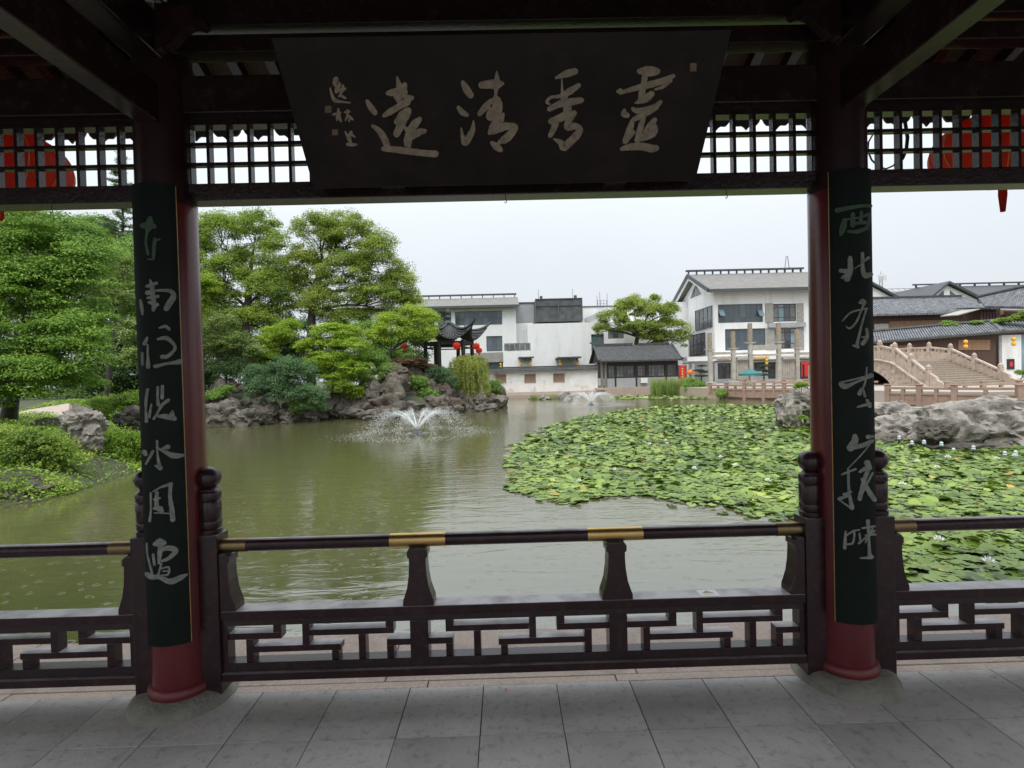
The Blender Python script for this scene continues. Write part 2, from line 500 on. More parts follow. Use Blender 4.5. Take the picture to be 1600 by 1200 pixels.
def grid_axis(a, b, step, far):
    core = np.arange(a, b + 1e-6, step)
    ext = np.array([6, 16, 40, 100, 240, 600.0])
    return np.concatenate([a - ext[::-1], core, b + ext])
gx = grid_axis(-34, 52, 0.55, 600)
gy = grid_axis(-8, 72, 0.55, 600)
XX, YY = np.meshgrid(gx, gy)
ZZ = height(XX, YY) + (np.sin(XX * 1.7) * np.cos(YY * 1.3)) * 0.02
nx_, ny_ = len(gx), len(gy)
idx = np.arange(nx_ * ny_).reshape(ny_, nx_)
faces = np.stack([idx[:-1, :-1].ravel(), idx[:-1, 1:].ravel(), idx[1:, 1:].ravel(), idx[1:, :-1].ravel()], 1)
ground = link_mesh(fast_mesh('ground', np.stack([XX.ravel(), YY.ravel(), ZZ.ravel()], 1), faces), 'ground', M['soil'], smooth='all')
tag(ground, kind='structure')

# water: murky olive pond with wind ripples and rain rings
m, nt, N, L = _nt('pond_water')
out = N.new("ShaderNodeOutputMaterial")
b = N.new("ShaderNodeBsdfPrincipled")
L.new(b.outputs[0], out.inputs[0])
b.inputs['Base Color'].default_value = (0.090, 0.088, 0.036, 1)
b.inputs['Roughness'].default_value = 0.07
b.inputs['IOR'].default_value = 2.9
geo = N.new("ShaderNodeNewGeometry")
mp = N.new("ShaderNodeMapping"); mp.inputs['Scale'].default_value = (0.9, 2.6, 1)
mp.inputs['Rotation'].default_value = (0, 0, 0.12)
L.new(geo.outputs['Position'], mp.inputs['Vector'])
n1 = N.new("ShaderNodeTexNoise"); n1.inputs['Scale'].default_value = 1.5; n1.inputs['Detail'].default_value = 4
n1.inputs['Distortion'].default_value = 0.8
L.new(mp.outputs[0], n1.inputs['Vector'])
n2 = N.new("ShaderNodeTexNoise"); n2.inputs['Scale'].default_value = 7.5; n2.inputs['Detail'].default_value = 3
L.new(mp.outputs[0], n2.inputs['Vector'])
n0 = N.new("ShaderNodeTexNoise"); n0.inputs['Scale'].default_value = 0.17; n0.inputs['Detail'].default_value = 3
L.new(geo.outputs['Position'], n0.inputs['Vector'])
calm = N.new("ShaderNodeMapRange"); calm.inputs['From Min'].default_value = 0.42; calm.inputs['From Max'].default_value = 0.62
calm.inputs['To Min'].default_value = 0.05; calm.inputs['To Max'].default_value = 1.0
L.new(n0.outputs[0], calm.inputs['Value'])
mul = N.new("ShaderNodeMath"); mul.operation = 'MULTIPLY'
L.new(n2.outputs[0], mul.inputs[0]); L.new(calm.outputs[0], mul.inputs[1])
mul2 = N.new("ShaderNodeMath"); mul2.operation = 'MULTIPLY_ADD'; mul2.inputs[1].default_value = 0.42
L.new(mul.outputs[0], mul2.inputs[0]); L.new(n1.outputs[0], mul2.inputs[2])
vr = N.new("ShaderNodeTexVoronoi"); vr.inputs['Scale'].default_value = 5.5; vr.voronoi_dimensions = '2D'
L.new(geo.outputs['Position'], vr.inputs['Vector'])
sepc = N.new("ShaderNodeSeparateColor"); L.new(vr.outputs['Color'], sepc.inputs[0])
rr = N.new("ShaderNodeMath"); rr.operation = 'MULTIPLY_ADD'; rr.inputs[1].default_value = 0.17; rr.inputs[2].default_value = 0.04
L.new(sepc.outputs[0], rr.inputs[0])
df = N.new("ShaderNodeMath"); df.operation = 'SUBTRACT'; L.new(vr.outputs['Distance'], df.inputs[0]); L.new(rr.outputs[0], df.inputs[1])
ab = N.new("ShaderNodeMath"); ab.operation = 'ABSOLUTE'; L.new(df.outputs[0], ab.inputs[0])
ring = N.new("ShaderNodeMapRange"); ring.inputs['From Min'].default_value = 0.035; ring.inputs['From Max'].default_value = 0.0
L.new(ab.outputs[0], ring.inputs['Value'])
gt = N.new("ShaderNodeMath"); gt.operation = 'GREATER_THAN'; gt.inputs[1].default_value = 0.45; L.new(sepc.outputs[1], gt.inputs[0])
rg = N.new("ShaderNodeMath"); rg.operation = 'MULTIPLY'; L.new(ring.outputs[0], rg.inputs[0]); L.new(gt.outputs[0], rg.inputs[1])
bp1 = N.new("ShaderNodeBump"); bp1.inputs['Strength'].default_value = 0.30; bp1.inputs['Distance'].default_value = 0.035
L.new(mul2.outputs[0], bp1.inputs['Height'])
bp2 = N.new("ShaderNodeBump"); bp2.inputs['Strength'].default_value = 0.22; bp2.inputs['Distance'].default_value = 0.008
L.new(rg.outputs[0], bp2.inputs['Height']); L.new(bp1.outputs[0], bp2.inputs['Normal'])
L.new(bp2.outputs[0], b.inputs['Normal'])
M['water'] = m
water = MB().poly([(-30, TE + 0.02, WZ), (60, TE + 0.02, WZ), (60, 60, WZ), (-30, 60, WZ)]).build('water', M['water'])
tag(water, kind='structure')

# stone embankment along the far and right shore
emb = MB()
shore = [w2(1640, 645), w2(1500, 640), w2(1392, 635), w2(1300, 627), w2(1112, 622), w2(1060, 618), w2(930, 617), w2(800, 621), w2(755, 620)]
for k, (p, q) in enumerate(zip(shore[:-1], shore[1:])):
    if k < 4:
        emb.obox((p[0], p[1] + 0.3, -0.9), (q[0], q[1] + 0.3, -0.9), 0.5, 1.1)
    else:
        emb.obox((p[0], p[1] + 0.3, -0.3), (q[0], q[1] + 0.3, -0.3), 0.5, 1.12)
tag(emb.build('embankment', M['granite_pink']), kind='structure')
wk = MB()
wk.prism([(p[0], p[1] + 0.5, -0.36) for p in shore[:5]] + [(p[0] + .3, p[1] + 3.2, -0.36) for p in shore[:5]][::-1], (0, 0, -0.4))
tag(wk.build('waterside_path', M['paving']), kind='structure')
plz = MB()
plz.prism([(p[0], p[1] + (3.0 if k < 5 else .5), 0.262) for k, p in enumerate(shore[:6])] + [(shore[5][0], 53, 0.262), (70, 60, 0.262), (70, 20, 0.262)], (0, 0, -0.8))
tag(plz.build('plaza', M['paving']), kind='structure')

# ------------------------------------------------------------------ pavilion floor and terrace
floor = MB().box(-9, 9, -4.5, 2.692, -0.3, -0.006).build('floor', M['floor_bed'])
tag(floor, kind='structure')
TW = 0.378
jx = G(870, 1070, 0).x
rt = random.Random(3)
for r_ in range(12):
    y1 = 2.694 - TW * r_
    y0 = y1 - TW
    for c_ in range(-12, 12):
        x0 = jx + TW * c_
        h = rt.uniform(-0.0012, 0.0012)
        g_ = 0.0022
        t_ = MB()
        e = [rt.uniform(-0.0008, 0.0008) for _ in range(4)]
        t_.box(x0 + g_ + e[0], x0 + TW - g_ + e[1], y0 + g_ + e[2], y1 - g_ + e[3], -0.02, h)
        t_.build('tile', M['floor_tile%d' % rt.choice((0, 1, 1, 2, 2, 3, 3, 4))], floor, bevel=0.0018 if r_ < 3 else 0)
ft = MB()
for r_ in range(12, 19):
    for c_ in range(-12, 12):
        x0, y1 = jx + TW * c_, 2.694 - TW * r_
        ft.box(x0 + .002, x0 + TW - .002, y1 - TW + .002, y1 - .002, -0.02, 0)
tag(ft.build('rear_tiles', M['floor_tile'], floor), kind='stuff')

terrace = MB().box(-13, 13, 2.70, TE - 0.01, -1.6, -0.03).build('terrace', M['granite_pink'])
tag(terrace, kind='structure')
x = -12.6
while x < 12.6:
    w_ = rt.uniform(1.0, 1.35)
    MB().box(x + .003, x + w_ - .003, 2.765, TE, -0.14, -0.004 + rt.uniform(-.002, .002)).build('slab', M['granite_pink'], terrace, bevel=0.004)
    x += w_
x = -12.6
while x < 12.6:
    w_ = rt.uniform(0.9, 1.25)
    MB().box(x + .003, x + w_ - .003, 2.698, 2.758, -0.14, -0.003 + rt.uniform(-.002, .002)).build('kerb_stone', M['granite_pink'], terrace, bevel=0.003)
    x += w_

# ------------------------------------------------------------------ the pavilion the camera stands in
CY = 2.69
CXS = [-1.689 - 3.414, -1.689, 1.725, 1.725 + 3.414]
CRAD = 0.138
pav = thing('pavilion', (0, 1.0, 0), 'dark timber waterside pavilion with red columns framing the pond view', 'pavilion')
def column(cx, cy):
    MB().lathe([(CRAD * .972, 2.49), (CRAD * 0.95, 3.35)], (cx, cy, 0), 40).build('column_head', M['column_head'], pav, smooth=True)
    c = MB().lathe([(CRAD, 0.07), (CRAD, 0.5), (CRAD * 0.985, 1.6), (CRAD * 0.973, 2.4895)], (cx, cy, 0), 40).build('column', M['red_lacquer'], pav, smooth=True)
    MB().lathe([(0.150, 0.05), (0.158, 0.065), (0.158, 0.08), (0.150, 0.10), (0.1375, 0.108)], (cx, cy, 0), 40).build('foot_ring', M['red_end'], c, smooth=True)
    pr = [(0.250, -0.01), (0.246, 0.008), (0.232, 0.030), (0.205, 0.047), (0.175, 0.055), (0.12, 0.058)]
    MB().lathe(pr, (cx, cy, 0), 40).build('plinth', M['plinth'], c, smooth=True)
for cx in CXS:
    column(cx, CY)
for cx in CXS:
    column(cx, -0.5)
# lintels, frieze rails and tie beams, bay by bay
def zz(py, px=380, Y=2.6):
    return P(px, py, Y).z
YS = 0.07                             # the bay members sit on the column line
def zs_(z): return 1.6 + (z - 1.6) * 1.027
Z_LB, Z_LT = zs_(2.488), zs_(2.572)   # lintel
Z_F1 = zs_(2.862)                     # frieze head
Z_B0, Z_B1 = zs_(2.905), zs_(3.085)   # tie beam
for i in range(3):
    a, b_ = CXS[i] + 0.12, CXS[i + 1] - 0.12
    MB().box(a, b_, 2.585 + YS, 2.685 + YS, Z_LB, Z_LT).build('lintel', M['lacquer'], pav, bevel=0.004)
    MB().box(a, b_, 2.57 + YS, 2.70 + YS, Z_B0, Z_B1).build('tie_beam', M['lacquer'], pav, bevel=0.006)
    MB().box(a, b_, 2.49 + YS, 2.575 + YS, zs_(3.145), zs_(3.228)).build('purlin', M['lacquer'], pav, bevel=0.004)
    MB().box(a, b_, 2.48 + YS, 2.56 + YS, zs_(3.262), zs_(3.40)).build('purlin', M['lacquer'], pav, bevel=0.004)
    MB().box(a - .1, b_ + .1, 2.50 + YS, 2.62 + YS, zs_(3.47), zs_(3.62)).build('purlin', M['lacquer'], pav, bevel=0.004)
    fr = MB()
    fr.box(a, b_, 2.603 + YS, 2.663 + YS, Z_F1, Z_F1 + 0.028)
    pn = fr.build('lattice_frieze', M['lacquer'], pav)
    MB().box(a, b_, 2.612 + YS, 2.652 + YS, zs_(2.886), zs_(2.9045)).build('head_strip', M['lacquer'], pn)
    L_ = b_ - a
    n_ = int(round(L_ / 0.1015))
    for k in range(n_ + 1):
        xx = a + L_ * k / n_
        xx = min(max(xx, a + 0.008), b_ - 0.008)
        MB().box(xx - 0.008, xx + 0.008, 2.605 + YS, 2.645 + YS, Z_LT + .0005, Z_F1 - .0005).build('lattice_bar', M['lacquer'], pn)
    for z_ in (Z_LT + 0.105, Z_LT + 0.205):
        MB().box(a + .001, b_ - .001, 2.608 + YS, 2.640 + YS, z_ - 0.008, z_ + 0.008).build('lattice_bar', M['lacquer'], pn)
# beams running in from the columns over the walkway, with carved corbels
for cx in CXS:
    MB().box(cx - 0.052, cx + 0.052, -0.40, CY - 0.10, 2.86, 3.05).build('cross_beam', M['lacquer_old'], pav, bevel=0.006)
    MB().box(cx - 0.07, cx + 0.07, -0.40, CY - 0.06, 3.17, 3.38).build('cross_beam', M['lacquer'], pav, bevel=0.01)
    for s in (-1, 1):
        prof = []
        for t in np.linspace(0, 1, 10):
            prof.append((0.13 + 0.21 * t, 3.13 + 0.10 * t ** 0.6 - 0.025 * math.sin(t * math.pi * 2)))
        prof += [(0.36, 3.245), (0.345, 3.275), (0.31, 3.285), (0.30, 3.33), (0.13, 3.34)]
        if s < 0: prof = prof[::-1]
        MB().prism([(cx + s * u, 2.44, z) for u, z in prof], (0, 0.05, 0)).build('corbel', M['lacquer_old'], pav)
# roof: boards on rafters, eave board and drip tiles
EY, EZ = 3.80, 3.455
RY, RZ = 1.10, 4.56
rl = math.hypot(EY - RY, RZ - EZ)
def roofpt(t, off=0.0):
    nrm = Vector((0, (RZ - EZ), (EY - RY))).normalized()
    p = Vector((0, EY + (RY - EY) * t, EZ + (RZ - EZ) * t)) + nrm * off
    return p.y, p.z
XR = 7.2
for (ya, za, yb, zb) in ((EY, EZ, RY, RZ), (2 * RY - EY, EZ, RY, RZ)):
    rb = MB()
    rb.prism([(-XR, ya, za), (-XR, yb, zb), (-XR, yb, zb + 0.14), (-XR, ya, za + 0.14)], (2 * XR, 0, 0))
    rf = rb.build('roof', M['plank_dark'], pav)
    raft = MB()
    n_ = 61
    for k in range(n_):
        xx = -XR + 0.15 + (2 * XR - 0.3) * k / (n_ - 1)
        d = Vector((0, yb - ya, zb - za))
        MB().obox(Vector((xx, ya, za - 0.042)) + d * 0.02, Vector((xx, ya, za - 0.042)) + d * 0.985, 0.06, 0.08).build('rafter', M['lacquer_old'], rf)
    tr = MB()
    for k in range(64):
        xx = -XR + 0.1 + 2 * (XR - .1) * k / 63
        tr.tube([(xx, ya, za + 0.16), (xx, yb, zb + 0.16)], 0.06, 6)
    tag(tr.build('tile_rows', M['dark_tile'], rf), kind='stuff')
    s = 1 if ya > yb else -1
    MB().box(-XR, XR, ya - 0.02 * s if s > 0 else ya - 0.02, ya + 0.02 if s > 0 else ya + .02, za - 0.03, za + 0.03).build('eave_board', M['lacquer_old'], rf)
    if s > 0:
        eave_parent = rf
k = 0
xx = -4.4
proto = None
while xx < 4.6:
    # hanging drip tile: a cusp shaped clay plate
    pts = []
    for t in np.linspace(-1, 1, 13):
        w_ = abs(t)
        pts.append((t * 0.108, 3.83, 3.43 - 0.085 * (1 - w_ ** 1.5) + 0.018 * math.sin(w_ * math.pi * 2)))
    pts += [(0.108, 3.83, 3.46), (-0.108, 3.83, 3.46)]
    if proto is None:
        proto = MB().prism(pts, (0, 0.014, 0)).build('drip_tile', M['dark_tile'], eave_parent)
        o = proto
    else:
        o = proto.copy(); COL.objects.link(o)
    o.location.x += xx - (o.location.x - 0) if False else 0
    o.location = (xx, 0, 0)
    o.rotation_euler = (0, R.uniform(-0.05, 0.05) * 0, 0)
    xx += 0.2215
ridge = MB().tube([(-XR, RY, RZ + 0.2), (XR, RY, RZ + 0.2)], 0.12, 10).build('ridge', M['dark_tile'], pav)
# small hooks under the lintels
for px, py in ((790, 312), (1135, 304), (80, 320)):
    p = P(px, py, 2.67)
    hk = MB().tube([(p.x, 2.67, Z_LB + .004), (p.x, 2.67, Z_LB - 0.02), (p.x + .006, 2.67, Z_LB - 0.03), (p.x, 2.67, Z_LB - 0.04), (p.x - .006, 2.67, Z_LB - .033)], 0.0022, 6)
    hk.build('hook', M['black_plastic'], pav)

# ------------------------------------------------------------------ railing bench, one thing per bay
RYF, RYB = 2.64, 2.74
def mirror_rects(rs):
    return [(1 - b, 1 - a, c, d) for a, b, c, d in rs]
LAT = [(0, .290, .215, .39), (.245, .29, 0, .215), (.095, .135, .39, 1), (.404, .443, 0, .58), (.135, .615, .58, .75), (.563, .603, .75, 1),
       (.443, .907, .175, .34), (.863, .907, 0, .175), (.712, .752, .34, 1), (.867, 1, .495, .67), (.867, .907, .67, 1)]
def newel(par, x):
    w_ = 0.058
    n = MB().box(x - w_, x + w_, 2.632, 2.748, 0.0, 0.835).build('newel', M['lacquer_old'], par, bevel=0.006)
    c = (x, 2.69, 0)
    prof = [(0.052, 0.834), (0.056, 0.845), (0.056, 0.86), (0.050, 0.866), (0.054, 0.872), (0.054, 0.90), (0.051, 0.905), (0.054, 0.91), (0.054, 1.0), (0.050, 1.005), (0.055, 1.012),
            (0.055, 1.045), (0.048, 1.055), (0.040, 1.06), (0.036, 1.068)]
    MB().lathe(prof, c, 24).build('newel_shaft', M['lacquer_old'], n, smooth=True)
    bl = [(0.058 * math.cos(t), 1.118 + 0.056 * math.sin(t)) for t in np.linspace(-1.1, 1.57, 14)]
    MB().lathe([(max(r, .001), z) for r, z in bl], c, 24).build('newel_finial', M['lacquer_old'], n, smooth=True)
def baluster_pts(xc, y, half=0):
    """curved gooseneck support; half = +1 keeps the side towards +x, -1 the side towards -x"""
    side = []
    for z, w_ in ((0.447, 0.079), (0.475, 0.077), (0.50, 0.068), (0.54, 0.055), (0.60, 0.046), (0.66, 0.0425), (0.69, 0.043), (0.692, 0.052), (0.725, 0.052), (0.728, 0.044), (0.737, 0.042)):
        side.append((z, w_))
    if half == 0:
        return [(xc - w_, y, z) for z, w_ in side] + [(xc + w_, y, z) for z, w_ in side[::-1]]
    return [(xc, y, side[0][0])] + [(xc + half * w_, y, z) for z, w_ in side] + [(xc, y, side[-1][0])]
def railing(xa, xb, kinds, label, sleeves=None):
    par = thing('railing', ((xa + xb) / 2, 2.69, 0), label, 'railing', 'bench railings between the pavilion columns')
    x0, x1 = xa + 0.058, xb - 0.058
    newel(par, xa); newel(par, xb)
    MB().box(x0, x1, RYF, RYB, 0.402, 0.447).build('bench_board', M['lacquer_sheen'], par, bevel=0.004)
    MB().box(x0, x1, RYF - 0.004, RYB, 0.092, 0.134).build('bottom_rail', M['lacquer_old'], par, bevel=0.004)
    MB().box(x0, x1, RYF + 0.012, RYB - .02, 0.1345, 0.180).build('bottom_frame', M['lacquer'], par)
    MB().box(x0, x1, RYF + 0.012, RYB - .02, 0.368, 0.4015).build('top_frame', M['lacquer'], par)
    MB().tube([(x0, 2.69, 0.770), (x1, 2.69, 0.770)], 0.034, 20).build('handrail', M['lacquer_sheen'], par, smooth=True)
    L_ = x1 - x0
    posts = sleeves if sleeves else [x0 + L_ * .334, x0 + L_ * .666]
    for p in posts:
        MB().box(p - 0.046, p + 0.046, RYF + .004, RYB - .004, 0.1805, 0.3675).build('lattice_post', M['lacquer_old'], par)
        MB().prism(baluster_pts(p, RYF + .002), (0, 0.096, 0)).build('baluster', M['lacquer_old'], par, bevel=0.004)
        MB().tube([(p - 0.142, 2.69, 0.770), (p + 0.142, 2.69, 0.770)], 0.0355, 24).build('brass_sleeve', M['brass'], par, smooth=True)
    for p, s in ((x0, 1), (x1, -1)):
        pts = baluster_pts(p, RYF + .002, s)
        if s > 0: pts = pts[::-1]
        MB().prism(pts, (0, 0.096, 0)).build('baluster', M['lacquer_old'], par, bevel=0.004)
        MB().tube([(p, 2.69, 0.770), (p + s * 0.13, 2.69, 0.770)], 0.0355, 24).build('brass_sleeve', M['brass_dull'], par, smooth=True)
        MB().box(min(p, p + s * .03), max(p, p + s * .03), RYF + .012, RYB - .02, 0.1805, 0.3675).build('lattice_post', M['lacquer_old'], par)
    edges = [(x0 + .03, posts[0] - .046), (posts[0] + .046, posts[1] - .046), (posts[1] + .046, x1 - .03)]
    za, zb = 0.1805, 0.3675
    for (ea, eb), kd in zip(edges, kinds):
        for (u0, u1, v0, v1) in (LAT if kd == 'N' else mirror_rects(LAT)):
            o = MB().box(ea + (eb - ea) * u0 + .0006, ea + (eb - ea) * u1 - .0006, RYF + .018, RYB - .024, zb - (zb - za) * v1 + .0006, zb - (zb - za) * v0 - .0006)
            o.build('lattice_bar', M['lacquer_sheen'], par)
nl = [(CXS[i] + 0.225, CXS[i + 1] - 0.235) for i in range(3)]
NA, NB = P(332, 900, 2.69).x, P(1268, 900, 2.69).x
railing(NA, NB, 'NMN', 'dark lattice bench railing with two bright brass sleeves between the two columns', [P(655, 900, 2.69).x, P(961.5, 900, 2.69).x])
railing(CXS[0] + .2, P(235, 900, 2.69).x, 'MNM', 'dark lattice bench railing left of the column reading 東南, over open green water')
railing(P(1370, 900, 2.69).x, CXS[3] - 0.21, 'NMN', 'dark lattice bench railing right of the column reading 西北, in front of lily pads')

# ------------------------------------------------------------------ brush lettering
def smooth_stroke(st):
    if len(st) == 1:
        x, y, w_ = st[0]
        return [(x - w_ * .5, y, w_ * .6), (x, y, w_), (x + w_ * .5, y, w_ * .6)]
    pts = [np.array(p, float) for p in st]
    if len(pts) == 2:
        pts = [pts[0], (pts[0] + pts[1]) / 2, pts[1]]
    res = []
    for i in range(len(pts) - 1):
        p0 = pts[max(i - 1, 0)]; p1 = pts[i]; p2 = pts[i + 1]; p3 = pts[min(i + 2, len(pts) - 1)]
        for t in np.linspace(0, 1, 6, endpoint=False):
            q = 0.5 * ((2 * p1) + (-p0 + p2) * t + (2 * p0 - 5 * p1 + 4 * p2 - p3) * t * t + (-p0 + 3 * p1 - 3 * p2 + p3) * t ** 3)
            res.append(q)
    res.append(pts[-1])
    # rounded ends
    def cap(a, b, first):
        d = (a - b)[:2]; n = np.hypot(*d)
        d = d / n if n > 1e-6 else np.array([1, 0])
        o = []
        for s, wf in ((0.22, .82), (0.38, .45), (0.44, .16)):
            o.append(np.array([a[0] + d[0] * a[2] * s, a[1] + d[1] * a[2] * s, a[2] * wf]))
        return o
    st_ = cap(res[0], res[1], True)[::-1]
    en_ = cap(res[-1], res[-2], False)
    rj = random.Random(int(pts[0][0] * 31 + pts[0][1]))
    out_ = []
    for q in st_ + res + en_:
        out_.append((q[0], q[1], max(3, q[2]) * rj.uniform(.93, 1.06)))
    return out_

def letters(name, strokes, off, sc, surf, m, parent, thick=0.004):
    """strokes in enlarged-picture pixels -> raised ribbons on the board; surf(px, py) -> (point, normal)"""
    mb = MB()
    for si, st in enumerate(strokes):
        q = smooth_stroke(st)
        lift = thick + 0.00035 * si
        n0 = len(mb.v)
        for i, (x, y, w_) in enumerate(q):
            a = q[max(i - 1, 0)]; c = q[min(i + 1, len(q) - 1)]
            dx, dy = c[0] - a[0], c[1] - a[1]
            l = math.hypot(dx, dy) or 1
            nx, ny = -dy / l, dx / l
            for s in (1, -1):
                pt, nm = surf(off[0] + (x + s * nx * w_ / 2) / sc, off[1] + (y + s * ny * w_ / 2) / sc)
                mb.v.append(tuple(pt + nm * lift))
                mb.v.append(tuple(pt - nm * 0.001))
        for i in range(len(q) - 1):
            b0 = n0 + i * 4
            mb.f += [(b0, b0 + 4, b0 + 6, b0 + 2), (b0 + 1, b0 + 5, b0 + 4, b0), (b0 + 2, b0 + 6, b0 + 7, b0 + 3)]
        mb.f += [(n0, n0 + 2, n0 + 3, n0 + 1), (len(mb.v) - 4, len(mb.v) - 3, len(mb.v) - 1, len(mb.v) - 2)]
    return mb.build(name, m, parent)

# the plaque over the centre bay, leaning forward from the lintel
pq_bl, pq_br = P(490, 291, 2.565), P(1087, 287, 2.565)
wq = pq_br.x - pq_bl.x
yt = wq * FPX / (1140 - 427)
pq_tl, pq_tr = P(427, 58, yt), P(1140, 47, yt)
zt_ = (pq_tl.z + pq_tr.z) / 2; zb_ = (pq_bl.z + pq_br.z) / 2
cxq = (pq_bl.x + pq_br.x) / 2
pl_n = Vector((0, -(zt_ - zb_), -(2.565 - yt))).normalized()
plaque = thing('plaque', (cxq, 2.565, zb_), 'large dark leaning name board with four worn brush characters over the centre bay', 'name board')
q_ = [Vector((cxq - wq / 2, 2.565, zb_)), Vector((cxq + wq / 2, 2.565, zb_)), Vector((cxq + wq / 2, yt, zt_)), Vector((cxq - wq / 2, yt, zt_))]
MB().prism(q_, -pl_n * 0.035).build('board', M['plaque'], plaque, bevel=0.004)
def plaque_surf(px, py):
    d = ray(px, py)
    t = (q_[0] - EYE).dot(pl_n) / d.dot(pl_n)
    return EYE + d * t, pl_n
YUAN = [[(590,460,45),(640,540,80),(690,610,60)], [(660,770,40),(740,830,70),(800,920,85),(840,1010,80)], [(790,1055,60),(900,1060,80),(1100,1085,80),(1300,1110,80),(1450,1120,80)],
 [(965,160,25),(985,240,60),(1000,300,80)], [(850,360,60),(950,350,110),(1060,350,90)], [(1060,250,60),(1050,330,80)], [(960,400,80),(1040,470,110),(1080,430,100),(1150,420,60)],
 [(800,640,50),(880,590,80),(1000,520,80),(1090,470,100)], [(1100,580,100),(1050,640,140),(970,720,90)], [(1040,700,100),(960,870,90)],
 [(1250,680,60),(1190,740,100),(1130,830,90),(1090,930,80),(1080,1010,50)], [(1310,830,60),(1230,850,90),(1160,920,40)], [(1130,830,70),(1125,950,60),(1115,1040,35)], [(1060,780,40),(1100,830,60)]]
QING = [[(185,225,50),(230,310,90),(285,390,80)], [(130,540,50),(180,600,70),(240,635,50)], [(165,800,20),(185,910,50),(215,980,80),(270,900,80),(310,810,60),(318,710,20)],
 [(420,260,90),(520,250,110),(620,245,110),(680,240,50)], [(608,90,15),(612,170,60),(605,270,80),(598,350,40),(595,440,50)], [(540,450,50),(470,530,80),(395,620,60)],
 [(600,450,120),(620,520,130),(600,620,120),(610,700,120),(560,800,100),(520,860,50)], [(540,560,70),(515,650,80),(530,690,40)], [(690,620,40),(660,700,80)],
 [(560,840,80),(650,790,110),(760,770,90),(840,780,70),(800,850,90),(720,930,100),(640,970,50)], [(550,980,50),(600,1020,90),(660,1070,60)]]
XIU = [[(190,210,25),(290,170,70),(390,140,70)], [(252,225,15),(255,330,25),(260,420,40)], [(430,285,45),(330,350,70),(230,400,40),(140,410,30),(95,460,30),(130,485,20)],
 [(455,440,60),(340,460,80),(230,480,70),(120,535,50)], [(300,460,80),(310,560,90),(280,600,80),(200,640,80),(140,660,70)], [(200,650,60),(170,730,60),(130,810,50)], [(290,380,60),(270,470,70)],
 [(380,570,60),(330,640,70),(310,720,70),(380,710,70),(440,740,60),(400,810,80),(330,880,80),(270,930,80),(240,880,60),(170,845,20)]]
LING = [[(1060,140,60),(1150,140,110),(1240,140,80)], [(1115,190,60),(1100,290,60),(1085,380,70),(1080,440,80)], [(830,350,30),(860,350,70),(900,350,40),(1040,310,60),(1200,270,70),(1320,230,60),(1415,185,40)],
 [(1380,230,50),(1300,300,40),(1220,330,20)], [(1190,370,60),(1130,420,80),(1060,455,50),(1010,470,10)], [(905,540,30),(900,580,70),(935,600,50)], [(990,530,40),(1040,550,60),(1120,530,40),(1230,500,50),(1280,455,40)],
 [(1240,510,50),(1120,580,60),(1000,640,50)], [(985,650,40),(960,740,70),(910,870,60)], [(1100,620,50),(1070,720,60),(1035,860,60)], [(920,870,30),(1000,770,40)], [(1220,640,50),(1160,720,70),(1100,810,40)],
 [(1210,720,80),(1190,780,90),(1080,840,60)], [(870,945,40),(960,925,70),(1080,920,80),(1180,940,80),(1235,935,60)]]
SIGN = [[(200,180,60),(200,240,80),(240,250,50),(215,310,60),(205,350,40)], [(230,330,40),(310,310,40)], [(290,265,30),(280,330,40),(235,410,20)], [(255,385,30),(320,425,30)],
 [(130,300,20),(150,380,30),(190,450,50),(280,470,25),(380,480,20)], [(165,630,25),(250,610,40)], [(230,560,25),(235,640,40),(265,715,25)], [(215,650,30),(215,700,20)], [(310,600,25),(370,590,30)],
 [(345,570,20),(345,640,30),(320,700,20)], [(370,650,30),(410,690,25)], [(370,680,25),(365,715,20)], [(315,840,15),(360,930,40),(390,990,30)], [(390,850,40),(370,900,40),(380,960,40)], [(400,880,30),(435,910,25)],
 [(345,1000,40),(400,1005,40),(460,1005,25)]]
letters('character', YUAN, (500, 100), 8, plaque_surf, M['gilt_worn'], plaque)
letters('character', QING, (700, 100), 8, plaque_surf, M['gilt_worn'], plaque)
letters('character', XIU, (840, 90), 6.667, plaque_surf, M['gilt_worn'], plaque)
letters('character', LING, (840, 90), 6.667, plaque_surf, M['gilt_worn'], plaque)
for a_, b_ in ((0, 5), (5, 12), (12, 16)):
    letters('signature_character', SIGN[a_:b_], (500, 100), 8, plaque_surf, M['gilt_worn'], plaque, 0.003)
for (sx, sy, w_, h_) in ((513, 170.5, 10, 10.5), (523.5, 206.5, 9, 9), (1083, 105, 10, 13)):
    pts = [plaque_surf(sx - w_ / 2, sy - h_ / 2), plaque_surf(sx + w_ / 2, sy - h_ / 2), plaque_surf(sx + w_ / 2, sy + h_ / 2), plaque_surf(sx - w_ / 2, sy + h_ / 2)]
    MB().prism([p + n * 0.002 for p, n in pts][::-1], -pl_n * 0.003).build('seal', M['seal'], plaque)
for px in (612, 965):
    p = P(px, 300, 2.57)
    MB().prism([(p.x - .055, 2.54, Z_LT - .002), (p.x - .055, 2.654, Z_LT + .03), (p.x - .055, 2.654, Z_LB + .03), (p.x - .055, 2.60, Z_LB + .03)], (0.11, 0, 0)).build('bracket', M['lacquer_old'], plaque)

